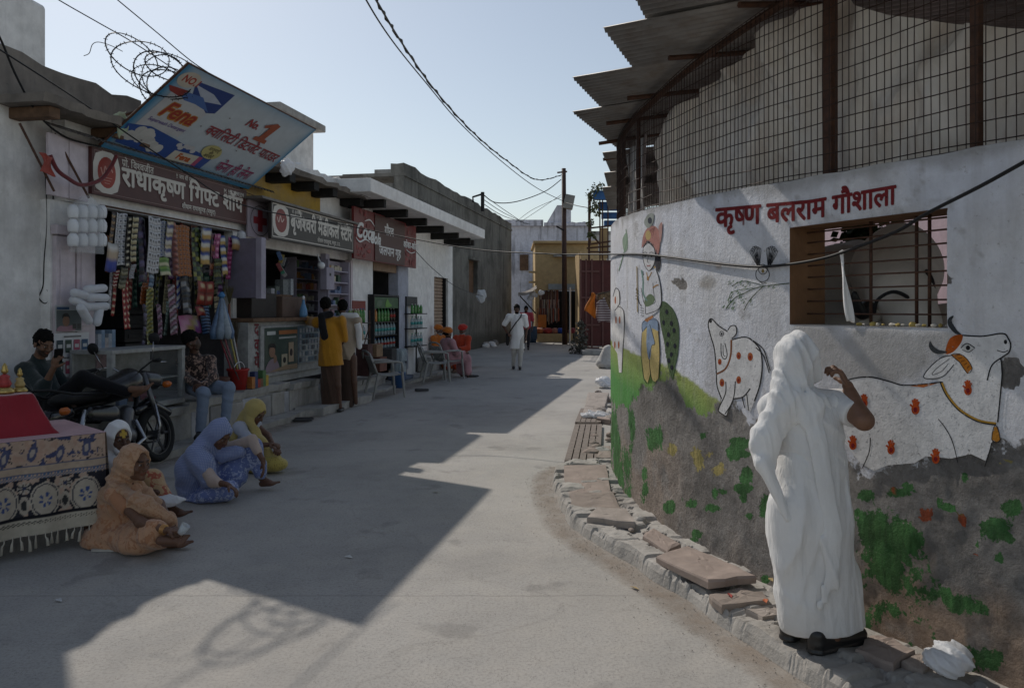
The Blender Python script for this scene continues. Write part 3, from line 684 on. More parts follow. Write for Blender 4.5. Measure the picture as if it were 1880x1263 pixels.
def mat_tarp():
    m = new('tarpaulin'); t = NT(m); v = t.pos(); n = t.noise(v, 1.6, 7, .6, .5); s = t.noise(t.pos((2.5, 2.5, .7)), 1.5, 6, .65)
    c = t.mix(t.ramp(n, .35, .7), (.78, .71, .62), (.88, .84, .78)); c = t.mix(t.math('MULTIPLY', t.ramp(s, .48, .72), .75), c, (.42, .31, .22))
    t.out(c, .8, .2, 0, [(t.noise(v, 200, 2), .2, .003), (t.noise(v, 6, 5), .4, .03), (t.math('POWER', t.math('SUBTRACT', 1., t.math('MULTIPLY', t.math('ABSOLUTE', t.math('SUBTRACT', t.noise(t.n('Mapping', {0: t.n('NewGeometry').outputs['Position'], 'Rotation': (.25, .2, 0), 'Scale': (2.6, 2.6, .5)}).outputs[0], 1.1, 2, .4, .5), .5)), 5.)), 2.), .45, .07)], trans=((.75, .69, .6), .12)); return m
m_tarp = mat_tarp()
tp0, tp1 = WS(1880) - 1.6, WS(1160)
def tarp(u, v):
    s = lerp(tp0, tp1, u); px = np.interp(s, [tp0, WS(1880), WS(1757), WS(1560), WS(1490), WS(1470), WS(1380), WS(1290), WS(1205), WS(1160)], [2.62, 2.74, 2.84, 3.08, 3.22, 3.30, 3.27, 3.22, 3.15, 3.12])
    z = lerp(2.24, float(px), v); f = .022*math.sin(s*9 + v*2.2) + .03*math.sin(s*3.1 - v*5) + .014*math.sin(s*19+v*4+math.sin(v*7)) + .05*math.sin((s*1.3+v)*3.3)*(1-v)
    f += .04*math.exp(-((s - WS(1330) - (v-.5)*.9)/.05)**2) + .035*math.exp(-((s - WS(1400) - (v-.5)*.6)/.06)**2)
    q_ = s*1.0; 
    for a_, k_, w_, am_ in ((1.1, 2.7, 1.3, .060), (-1.6, 3.9, .2, .045), (.5, 5.9, 2.2, .030), (-.7, 9.3, 4.1, .018)):
        r_ = .5 + .5*math.sin((s + a_*v*.5)*k_*2 + w_ + 1.3*math.sin(s*1.7 + v*2)); f += am_*r_**5
    return SW(s, min(-.2 + f - .10, -.075), z)
hT = MB(); hT.sheet(tarp, 260, 46)
hT.thing('tarpaulin_sheet', 'dusty beige tarpaulin tied behind the wire mesh above the mural', 'tarpaulin', m_tarp, smooth=True, recalc=False)
def strip_(u, v): s = lerp(WS(1150), WS(1150) + .9, u); return SW(s, -.16 + .03*math.sin(u*17+v*3), lerp(2.36, 3.05, v))
b = MB(); b.sheet(strip_, 40, 10); b.thing('cloth_sheet', 'pale cloth strip hung behind the mesh where the shelter wall bends away', 'cloth', MCL('pale_cloth', (.55, .54, .52)), smooth=True, recalc=False)
# corrugated roof sheets
m_tin = M('roof_tin', (.30, .285, .265), .55, .25, 3, .2, 30, .35, .4, dirt=(.17, .12, .085), damt=.55)
def corr(N, F, depth, rise, ph=0., nwave=None, name='roof_sheet'):
    N, F = Vector(N), Vector(F); e = F - N; L = e.length; e.normalize(); inn = Vector((e.y, -e.x, 0)).normalized()
    if inn.x < 0 and inn.y > 0: inn = -inn
    nw = int(L / .076); b = MB()
    def fn(u, v): return N + e * (u*L) + inn * (v*depth) + Vector((0, 0, rise*v + .010*math.sin(u*nw*2*math.pi)))
    b.sheet(fn, nw*6, 3); b.build(name, m_tin, hW, smooth=True, solid=.0025, recalc=False)
def eave(px, py, z): return PX(px, py, (z - CAMH) * FPX / (HZ - py))
E_ = [((1106, 281), (1122, 318), 3.2), ((1109, 318), (1118, 350), 3.05), ((1106, 345), (1118, 385), 2.95)]
for (n_, f_, z) in E_: corr(eave(*n_, z), eave(*f_, z), .8, .06)
for (n_, f_, z) in [((1051, 206), (1136, 274), 3.25), ((1051, 143), (1112, 206), 3.28), ((1107, 52), (1166, 130), 3.31)]:
    corr(eave(*n_, z), eave(*f_, z), 2.4, .16)
corr((.55, 4.08, 3.35), (.86, 4.95, 3.35), 2.6, .16); corr((.80, 3.38, 3.38), (.98, 4.25, 3.38), 2.8, .18); corr((1.12, 2.62, 3.41), (1.2, 3.55, 3.41), 3.2, .2); corr((1.55, 1.75, 3.44), (1.42, 2.8, 3.44), 3.4, .2); corr((1.9, .7, 3.47), (1.65, 1.9, 3.47), 3.4, .2)
for s_ in np.arange(.8, WLEN - 2.5, .8):
    b = MB(); b.tube([SW(s_, .12, mz1(s_) + .0), SW(s_, -.6, mz1(s_) + .1)], .018, 6); b.build('rafter', m_iron, hW)
b = MB(); b.tube([SW(u, -.08, mz1(u) - .02) for u in np.linspace(.6, WLEN - 1, 60)], .022, 6); b.build('top_rail', m_iron, hW)
# inside of the shelter: floor lies on the ground; back wall in pink wash
b = MB(); b.box((4.6, 2.2, 0), (4.75, 12, 3.7)); b.build('inner_wall', MPL('pink_limewash', (.46, .36, .40), (.3, .25, .26), .3, .3), hW)
# ================================================================== distance-field modelling for people, animals, cloth
f32 = np.float32
def A3(v): return np.array(tuple(v), dtype=f32)
def smin(a, b, k):
    h = np.clip(.5 + .5*(b-a)/k, 0, 1); return b*(1-h) + a*h - k*h*(1-h)
def smax(a, b, k): return -smin(-a, -b, k)
def dcap(P, a, b, ra, rb=None, sq=None):
    """tapered capsule; sq=(axis, factor) squashes along a direction"""
    a, b = A3(a), A3(b); rb = ra if rb is None else rb; ba = b - a; pa = P - a
    t = np.clip(pa @ ba / max(float(ba @ ba), 1e-9), 0, 1); q = pa - t[:, None]*ba
    if sq is not None:
        ax = A3(Vector(sq[0]).normalized()); c = q @ ax; q = q + np.outer(c * (1/sq[1] - 1), ax)
    return np.sqrt((q*q).sum(1)) - (ra + (rb-ra)*t)
def dell(P, c, r, rot=None):
    q = P - A3(c)
    if rot is not None: q = q @ rot                     # rot columns = local axes
    r = A3(r); k0 = np.sqrt(((q/r)**2).sum(1)); k1 = np.sqrt(((q/(r*r))**2).sum(1)) + 1e-9
    return k0*(k0-1)/k1
def frame(f, u=(0, 0, 1)):
    f = Vector(f).normalized(); r = f.cross(Vector(u)).normalized(); u2 = r.cross(f); return np.array([list(r), list(f), list(u2)], dtype=f32).T
def nets(fn, lo, hi, h):
    lo, hi = A3(lo), A3(hi); B = 8
    n = (np.ceil((hi-lo)/h/B).astype(int)*B) + 1; nb = (n-1)//B
    ax = [lo[i] + h*np.arange(n[i], dtype=f32) for i in range(3)]
    bc = [lo[i] + h*(np.arange(nb[i], dtype=f32)*B + B/2) for i in range(3)]
    C = np.stack(np.meshgrid(*bc, indexing='ij'), -1).reshape(-1, 3); d0 = fn(C).reshape(nb)
    act = abs(d0) < h*B*1.35 + .03
    D = np.repeat(np.repeat(np.repeat(np.where(d0 < 0, -1., 1.).astype(f32), B, 0), B, 1), B, 2)
    D = np.pad(D, ((0, 1),)*3, mode='edge')
    need = np.zeros(n, bool)
    for i, j, k in np.argwhere(act): need[i*B:i*B+B+1, j*B:j*B+B+1, k*B:k*B+B+1] = True
    I = np.argwhere(need)
    P = np.stack([ax[0][I[:, 0]], ax[1][I[:, 1]], ax[2][I[:, 2]]], -1)
    out = np.empty(len(P), f32)
    for c in range(0, len(P), 200000): out[c:c+200000] = fn(P[c:c+200000])
    D[need] = out
    S = D < 0; N = [x-1 for x in n]
    cnt = np.zeros(N, np.int8)
    sl = lambda i, j, k: (slice(i, N[0]+i), slice(j, N[1]+j), slice(k, N[2]+k))
    cs = [(i, j, k) for i in (0, 1) for j in (0, 1) for k in (0, 1)]
    for c in cs: cnt += S[sl(*c)]
    mix = (cnt > 0) & (cnt < 8); cell = np.argwhere(mix)
    if not len(cell): return np.zeros((0, 3)), []
    idx = np.full(N, -1, np.int64); idx[mix] = np.arange(len(cell))
    acc = np.zeros((len(cell), 3)); num = np.zeros(len(cell))
    for a in cs:
        for x in range(3):
            if a[x]: continue
            bb = list(a); bb[x] = 1
            da = D[cell[:, 0]+a[0], cell[:, 1]+a[1], cell[:, 2]+a[2]]; db = D[cell[:, 0]+bb[0], cell[:, 1]+bb[1], cell[:, 2]+bb[2]]
            m = (da < 0) != (db < 0); t = np.where(m, da/np.where(abs(da-db) < 1e-9, 1, da-db), 0)
            p = np.tile(np.array(a, float), (len(cell), 1)); p[:, x] = t
            acc[m] += p[m]; num += m
    V = lo + h*(cell + acc/num[:, None])
    F = []
    for x in range(3):
        y, z = (x+1) % 3, (x+2) % 3
        s0 = [slice(1, n[i]-1) for i in range(3)]; s1 = list(s0); s0[x] = slice(0, n[x]-1); s1[x] = slice(1, n[x])
        m = S[tuple(s0)] != S[tuple(s1)]; e = np.argwhere(m)
        e[:, y] += 1; e[:, z] += 1
        if not len(e): continue
        neg = S[e[:, 0], e[:, 1], e[:, 2]]
        def g(dy, dz):
            q = e.copy(); q[:, y] += dy; q[:, z] += dz; return idx[q[:, 0], q[:, 1], q[:, 2]]
        q = np.stack([g(-1, -1), g(0, -1), g(0, 0), g(-1, 0)], 1); q[~neg] = q[~neg][:, ::-1]; F.append(q)
    F = np.concatenate(F); F = F[(F >= 0).all(1)]
    return V, F.tolist()
def nfold(P, dirv, freq, amp, seed=0, warp=1.):
    """cloth folds: long narrow ridges running across dirv, coming and going"""
    d = A3(Vector(dirv).normalized()); ph = (P @ d)*freq + warp*4.*(fbm(P*1.5, 2, seed)-.5)
    r = (.5+.5*np.sin(ph))**3; r2 = (.5+.5*np.sin(1.63*ph+2.1))**5
    return -amp*1.5*(r + .7*r2 - .45)*np.clip((fbm(P*2.3+7., 2, seed+9)-.28)*2.2, .08, 1)
def sdf(parts, k=.03, cuts=(), folds=(), noise_amp=0., nscale=6., ck=.008):
    def fn(P):
        d = None
        for p in parts:
            if p[0] == 'cap': e = dcap(P, *p[1:])
            elif p[0] == 'ell': e = dell(P, *p[1:])
            elif p[0] == 'line':
                e = None
                for a, c in zip(p[1][:-1], p[1][1:]):
                    g = dcap(P, a[0], c[0], a[1], c[1], *(p[2:])); e = g if e is None else smin(e, g, .012)
            d = e if d is None else smin(d, e, k)
        for f in folds: d = d + nfold(P, *f)
        if noise_amp: d = d + noise_amp*(fbm(P*nscale, 3, 5)-.5)
        for c in cuts:
            if c[0] == 'ell': d = smax(d, -dell(P, *c[1:]), ck)
            elif c[0] == 'cap': d = smax(d, -dcap(P, *c[1:]), ck)
            elif c[0] == 'plane': d = smax(d, (P - A3(c[1])) @ A3(Vector(c[2]).normalized()), ck)   # keeps the side opposite to the normal
        return d
    pts = []
    for p in parts:
        if p[0] == 'cap': pts += [(Vector(p[1]), p[3]), (Vector(p[2]), p[4] if len(p) > 4 and p[4] is not None else p[3])]
        elif p[0] == 'ell': pts.append((Vector(p[1]), max(p[2])))
        else: pts += [(Vector(a), r) for a, r in p[1]]
    lo = Vector([min(q[i]-r for q, r in pts) - .04 for i in range(3)]); hi = Vector([max(q[i]+r for q, r in pts) + .04 for i in range(3)])
    return fn, lo, hi
def smesh(spec, h):
    fn, lo, hi = spec; return nets(fn, lo, hi, h)
def sobj(name, spec, h, mat, parent=None, col=None):
    V, F = smesh(spec, h); return mkobj(name, V, F, mat, parent, True, recalc=False, col=col)

# ------------------------------------------------------------------ human pieces
def mat_skin():
    m = new('skin'); t = NT(m); a = t.n('Attribute', attribute_name='Col').outputs[0]; v = t.pos(obj=True)
    c = t.mix(1., a, t.ramp(t.noise(v, 22, 5, .6), .3, .7, (.82, .80, .78, 1), (1.08, 1.06, 1.05, 1)), 'MULTIPLY')
    t.out(c, .52, .35, 0, [(t.noise(v, 240, 3), .12, .002)], **{'Subsurface Weight': .08, 'Subsurface Radius': (.01, .004, .002), 'Subsurface Scale': .5}); return m
m_skin = mat_skin()
m_hair = M('black_hair', (.008, .0075, .007), .85, .4, 60, .6, 160, 0, .12)
m_hairg = M('grey_hair', (.25, .24, .23), .7, .4, 60, .6, 160)
def head_fn(c, fr, s=1., beard=False):
    c = A3(c)
    def fn(P):
        q = ((P - c) @ fr)/s
        d = dell(q, (0, -.012, .03), (.074, .093, .086)); d = smin(d, dell(q, (0, .022, -.042), (.056, .064, .066)), .03)
        d = smin(d, dcap(q, (-.034, .078, .026), (.034, .078, .026), .010), .014)
        for sx in (-1, 1):
            d = smax(d, -dell(q, (sx*.031, .098, .008), (.017, .016, .012)), .012)
            d = smin(d, dell(q, (sx*.031, .076, .009), (.0135,)*3), .003)
            d = smin(d, dell(q, (sx*.043, .062, -.022), (.02, .018, .02)), .02)
            d = smin(d, dell(q, (sx*.076, -.008, -.004), (.010, .020, .032)), .006)
        d = smin(d, dcap(q, (0, .088, .012), (0, .105, -.02), .008, .012), .010)
        d = smin(d, dcap(q, (-.012, .094, -.026), (.012, .094, -.026), .008), .008)
        d = smin(d, dcap(q, (-.018, .083, -.047), (.018, .083, -.047), .0065), .006); d = smin(d, dcap(q, (-.015, .082, -.058), (.015, .082, -.058), .007), .005)
        d = smin(d, dell(q, (0, .070, -.088), (.022, .020, .018)), .02)
        return d*s
    return fn
def head_mesh(c, f, u, h, skin, s=1., stubble=0., tilak=None):
    fr = frame(f, u); c = A3(c)
    V, F = nets(head_fn(c, fr, s), c - .15*s, c + .15*s, h)
    q = ((V - c) @ fr)/s; C = np.tile(np.array(skin), (len(V), 1))
    def put(m, col, a=1.): C[m] = C[m]*(1-a) + np.array(col)*a
    put((abs(q[:, 0]) < .024) & (abs(q[:, 2]+.0525) < .011) & (q[:, 1] > .07), np.array(skin)*np.array((1.0, .6, .6)), .7)
    if stubble: put((q[:, 2] < -.03) & (q[:, 1] > -.02) & ~((abs(q[:, 0]) < .02) & (abs(q[:, 2]+.052) < .009)), (.02, .017, .015), stubble)
    for sx in (-1, 1):
        e = np.hypot((q[:, 0]-sx*.031)/.0135, (q[:, 2]-.008)/.0065); put((e < 1) & (q[:, 1] > .07), (.30, .27, .24)); put((np.hypot(q[:, 0]-sx*.031, q[:, 2]-.008) < .0062) & (q[:, 1] > .07), (.01, .008, .007))
        put((abs(q[:, 0]-sx*.033) < .022) & (abs(q[:, 2]-.0265-.004*np.cos((q[:, 0]-sx*.033)*70)) < .0045) & (q[:, 1] > .055), (.015, .012, .01), .9)
    if tilak: put((abs(q[:, 0]) < .012+.014*(abs(q[:, 2]-.05) < .012)) & (q[:, 2] > .022) & (q[:, 2] < .085) & (q[:, 1] > .03), tilak)
    return V, F, C
def hand_parts(w, d, n, curl=.35, thumb=1, s=1., spread=.06):
    w, d, n = Vector(w), Vector(d).normalized(), Vector(n).normalized(); n = (n - d*n.dot(d)).normalized(); x = d.cross(n)*thumb
    pr = [('cap', w - d*.02*s, w + d*.02*s, .024*s, .024*s), ('ell', w + d*.052*s, (.04*s, .05*s, .014*s), np.array([list(x), list(d), list(n)], dtype=f32).T)]
    for i, (o, L) in enumerate(((.030, .072), (.010, .082), (-.010, .077), (-.029, .060))):
        p = w + d*(.088 - .004*abs(i-1))*s + x*o*s; dd = (d + x*spread*(1.2-i)).normalized(); a = curl*(1+.12*i)
        q = [(p, .0095*s)]
        for kk, fr in enumerate((.45, .32, .23)):
            ang = a*(kk+.7); di = dd*math.cos(ang) + n*math.sin(ang); p = p + di*L*fr*s; q.append((p, (.0088-.001*kk)*s))
        pr.append(('line', q))
    p = w + d*.03*s + x*.03*s; di = (d*.62 + x*.7 + n*.25*(1+curl)).normalized(); p2 = p + di*.036*s; di2 = (di + d*.35 + n*.5*curl).normalized(); p3 = p2 + di2*.034*s
    pr.append(('line', [(p, .0125*s), (p2, .0105*s), (p3, .0085*s)]))
    return pr
def hand_mesh(w, d, n, curl, thumb, h, skin, s=1.):
    V, F = smesh(sdf(hand_parts(w, d, n, curl, thumb, s), .005), h); return V, F, np.tile(np.array(skin), (len(V), 1))
def foot_mesh(heel, toe, up, h, skin, s=1., side=1):
    heel, toe, up = Vector(heel), Vector(toe), Vector(up).normalized(); d = (toe-heel).normalized(); up = (up - d*up.dot(d)).normalized(); x = d.cross(up)*side; L = .235*s
    pr = [('cap', heel + d*.02, heel + d*.13*s, .032*s, .034*s), ('cap', heel + d*.03 + up*.06*s, heel + d*.12*s + up*.005, .033*s, .03*s), ('ell', heel + d*.155*s - up*.008, (.043*s, .05*s, .020*s), np.array([list(x), list(d), list(up)], dtype=f32).T)]
    for i, o in enumerate((-.03, -.012, .004, .019, .032)):
        l = (.055, .05, .045, .038, .03)[i]; r = (.0125, .009, .0085, .008, .008)[i]
        b0 = heel + d*(.175 - .012*i*.6)*s + x*o*s - up*.008; pr.append(('cap', b0, b0 + d*l*s, r*s, r*.9*s))
    V, F = smesh(sdf(pr, .008), h); return V, F, np.tile(np.array(skin), (len(V), 1))
def join_meshes(L):
    V, F, C = [], [], []; b = 0
    for v, f, c in L:
        V.append(v); F += [tuple(i+b for i in q) for q in f]; C.append(c); b += len(v)
    return np.concatenate(V), F, np.concatenate(C)
def limbs(J, s=1., leg=1.):
    """bare body from joints: pel che nek hd sl sr el er wl wr hl hr kl kr al ar"""
    v = {k: Vector(x) for k, x in J.items() if k not in ('hf', 'hu')}
    pr = [('cap', v['pel'], v['che'], .115*s, .115*s), ('cap', v['sl'], v['sr'], .055*s, .055*s), ('cap', v['che'], v['nek'], .07*s, .05*s), ('cap', v['nek'], v['hd'], .05*s, .048*s)]
    for a in 'lr':
        if 'e'+a in v: pr += [('cap', v['s'+a], v['e'+a], .048*s, .038*s), ('cap', v['e'+a], v['w'+a], .038*s, .026*s)]
        if 'k'+a in v: pr += [('cap', v['h'+a], v['k'+a], .078*s*leg, .052*s*leg), ('cap', v['k'+a], v['a'+a], .052*s*leg, .034*s*leg)]
    return pr
def person(name, label, J, skin, clothes, h=.014, group=None, hands=(), feet=(), hair=None, stubble=0., hs=1., s=1., tilak=None, base=None, hairmat=None, cat='person', neck_only=False):
    v = J; base = base if base is not None else (v['pel'][0], v['pel'][1], 0)
    e = T(name, label, cat, base, group)
    V, F = smesh(sdf(limbs(J, s), .03), h); L = [(V, F, np.tile(np.array(skin), (len(V), 1)))]
    L.append(head_mesh(v['hd'], v['hf'], v.get('hu', (0, 0, 1)), max(.0045, h*.42), skin, hs, stubble, tilak))
    for w, d, n, curl, th in hands: L.append(hand_mesh(w, d, n, curl, th, max(.0045, h*.36), skin, s))
    for he, to, up, sd in feet: L.append(foot_mesh(he, to, up, max(.006, h*.5), skin, s, sd))
    V, F, C = join_meshes(L); mkobj('body', V, F, m_skin, e, True, recalc=False, col=C)
    if hair:
        fr = frame(v['hf'], v.get('hu', (0, 0, 1))); c = A3(v['hd']); r = hair
        def hf(P):
            q = ((P-c) @ fr)/hs; n = .016*(fbm(P*48, 3, 3)-.5)
            d = dell(q, (0, -.018, .037), (.082 + r.get('x', 0), .100 + r.get('x', 0), .092 + r.get('top', 0))) + n*2
            d = smax(d, -dell(q, (0, .09, -.03), (.075, .085, r.get('face', .085))), .006); d = smax(d, (q[:, 2]*-1 - r.get('low', .035)) + np.clip(q[:, 1], -1, .03)*.6, .01)
            if r.get('beard'):
                bd = dell(q, (0, .03, -.085), (.06, .068, r['beard'])); bd = smax(bd, -dell(q, (0, .1, -.052), (.022, .03, .010)), .004); bd = smax(bd, q[:, 2]+.03+.02*(q[:, 1] > .06), .01); d = np.minimum(d, bd + n)
            return d*hs
        V, F = nets(hf, c - .22, c + .2, max(.006, h*.5)); mkobj('hair', V, F, hairmat or m_hair, e, True, recalc=False)
    for nm, mt, spec, hh in clothes: sobj(nm, spec, hh or h, mt, e)
    return e
def slim(parts, f):
    o = []
    for p in parts:
        if p[0] == 'cap': o.append(p[:3] + (p[3]*f, (p[4] if len(p) > 4 and p[4] is not None else p[3])*f) + tuple(p[5:]))
        elif p[0] == 'ell': o.append((p[0], p[1], tuple(x*f for x in p[2])) + tuple(p[3:]))
        else: o.append(p)
    return o
def veil(hd, hf, extra, k=.05, hs=1., open_=(.062, .08, .098), oy=.105, oz=-.015, folds=(), hu=(0, 0, 1), cuts=(), grow=0.):
    fr = frame(hf, hu); hd = Vector(hd); g = grow
    fv, uv = Vector([float(x) for x in fr[:, 1]]), Vector([float(x) for x in fr[:, 2]])
    pr = [('ell', hd - fv*.012 + uv*.02, ((.092+g)*hs, (.115+g)*hs, (.118+g)*hs), fr)] + list(extra)
    cc = [('ell', hd + fv*oy*hs + uv*oz*hs, tuple(x*hs for x in open_), fr)] + list(cuts)
    return sdf(pr, k, cc, folds, ck=.006)
# ================================================================== PEOPLE
SK1 = (.15, .078, .05); SK2 = (.19, .102, .064); SK3 = (.115, .06, .04)
GC = ('plane', (0, 0, .006), (0, 0, -1))                 # nothing below the ground
V3 = Vector
def mid(a, b, t=.5): return Vector(a).lerp(Vector(b), t)
m_wcloth = MCL('white_cotton', (.90, .90, .89), rough=.9, sheen=.3, trans=((.6, .6, .6), .12), var=.10)
def mat_drape():
    m = new('thin_white_drape'); t = NT(m); v = t.pos(obj=True); n = t.noise(v, 3.5, 5, .6)
    c = t.mix(t.ramp(n, .3, .7), (.80, .80, .795), (.92, .92, .915)); zz = t.n('SeparateXYZ', {0: v}).outputs[2]
    c = t.mix(t.math('MULTIPLY', t.ramp(t.math('ADD', zz, t.math('MULTIPLY', n, .2)), .1, .3, (1,1,1,1), (0,0,0,1)), .35), c, (.45, .41, .36))
    f1 = t.noise(t.pos((9, 9, 1.0), True), 1.6, 6, .55, 1.0); f2 = t.noise(t.pos((22, 22, 3.2), True), 1.3, 5, .55, .8); f3 = t.noise(t.pos((5, 5, 9), True), 2.2, 5, .6, 1.2)
    rid = lambda x: t.math('POWER', t.math('SUBTRACT', 1., t.math('MULTIPLY', t.math('ABSOLUTE', t.math('SUBTRACT', x, .5)), 5.)), 2.)
    t.out(c, .9, .15, 0, [(t.noise(v, 420, 2), .1, .002), (rid(f1), .22, .02), (rid(f2), .10, .008), (rid(f3), .10, .010)], trans=((.85, .85, .84), .18), **{'Sheen Weight': .3}); return m
m_drape = mat_drape()
m_shoe = M('black_shoe', (.018, .017, .017), .35, .3, 30, .1, 100, 0, .5)

# --- woman in white standing at the mural
def woman_white():
    J = dict(pel=PX(1492, 880, 3.6), che=PX(1486, 775, 3.6), nek=PX(1470, 722, 3.62), hd=PX(1464, 668, 3.64), hf=(.38, .9, -.12), sl=PX(1418, 748, 3.64), sr=PX(1540, 742, 3.6),
             er=PX(1586, 772, 3.44), wr=PX(1560, 716, 3.56), el=PX(1412, 830, 3.72), wl=PX(1452, 800, 3.86), hl=PX(1468, 895, 3.62), hr=PX(1522, 895, 3.6), kl=PX(1468, 1030, 3.64), kr=PX(1530, 1030, 3.57), al=PX(1458, 1150, 3.68), ar=PX(1530, 1165, 3.52))
    J = {k: V3(v) for k, v in J.items()}
    slv = mid(J['sr'], J['er'], .66)
    arm = (J['er'] - J['sr']).normalized()
    blouse = sdf([('cap', J['pel'] + V3((0, 0, .05)), J['che'], .145, .142, ((0, 1, 0), .9)), ('cap', J['sl'], J['sr'], .068, .07), ('cap', J['che'], J['nek'], .085, .06)], .04,
                 (), [((.6, 0, 1), 46, .006, 3), ((1, .3, -.5), 30, .006, 8)])
    sleeve = sdf([('cap', J['sr'], slv + arm*.05, .070, .058)], .02, [('plane', slv, arm)], [((1, .2, .6), 60, .003, 3)])
    hem = PX(1500, 1156, 3.6)
    skirt = sdf([('cap', PX(1490, 850, 3.6), PX(1488, 960, 3.6), .152, .170, ((0, 1, 0), .86)), ('cap', PX(1488, 950, 3.6), PX(1512, 1150, 3.6), .170, .172, ((0, 1, 0), .8)), ('cap', PX(1450, 930, 3.55), PX(1466, 1130, 3.58), .09, .085), ('cap', PX(1548, 1060, 3.6), PX(1556, 1170, 3.6), .06, .065)], .06,
                [('plane', (hem.x, hem.y, .165), (.10, 0, -1))],
                [((1, .5, -.14), 50, .0115, 11, .7), ((.6, .3, 1), 26, .008, 5, 1.0), ((1, .2, .1), 120, .0035, 2, .6)])
    scarf = veil(J['hd'], J['hf'], [('cap', PX(1456, 690, 3.6), PX(1446, 750, 3.55), .088, .07), ('cap', PX(1440, 735, 3.55), PX(1404, 815, 3.55), .068, .056), ('cap', PX(1402, 800, 3.55), PX(1406, 852, 3.55), .058, .046),
                                      ('cap', PX(1470, 742, 3.54), PX(1522, 744, 3.55), .052, .045), ('cap', PX(1400, 850, 3.5), PX(1448, 950, 3.48), .03, .018),
                                      ('line', [(PX(1482, 738, 3.49), .05), (PX(1500, 800, 3.468), .042), (PX(1515, 890, 3.455), .038), (PX(1530, 990, 3.445), .038), (PX(1528, 1060, 3.445), .034), (PX(1508, 1112, 3.45), .016)], ((.1, 1, 0), .36))], .04,
                 open_=(.066, .09, .11), folds=[((1, .3, .35), 62, .010, 4, .8), ((.7, .3, -.6), 34, .007, 9, 1.0), ((1, 0, .2), 150, .0036, 7, .6)], grow=.004)
    e = person('person', 'person wrapped head to ankle in white, seen from behind at the cow mural', J, SK2,
               [('blouse', m_drape, blouse, .008), ('sleeve', m_drape, sleeve, .007), ('wrapped_skirt', m_drape, skirt, .0065), ('head_scarf', m_drape, scarf, .006)], .01,
               hands=[(J['wr'], (-.35, .25, .9), (-.8, .3, -.4), .75, -1)], base=(J['pel'].x, J['pel'].y, .09))
    for hl, to in ((PX(1449, 1160, 3.64), PX(1482, 1148, 3.84)), (PX(1500, 1186, 3.5), PX(1577, 1184, 3.6))):
        hl, to = V3(hl), V3(to); hl.z = to.z = .135; d = (to-hl).normalized()
        sp = sdf([('cap', hl, to, .043, .036, ((0, 0, 1), .95)), ('cap', hl + V3((0, 0, .035)), hl + d*.08 + V3((0, 0, .03)), .04, .038), ('cap', hl - V3((0, 0, .032)), to - V3((0, 0, .032)), .046, .04, ((0, 0, 1), .45))], .012, [('plane', (0, 0, .092), (0, 0, -1))])
        sobj('shoe', sp, .006, m_shoe, e)
woman_white()

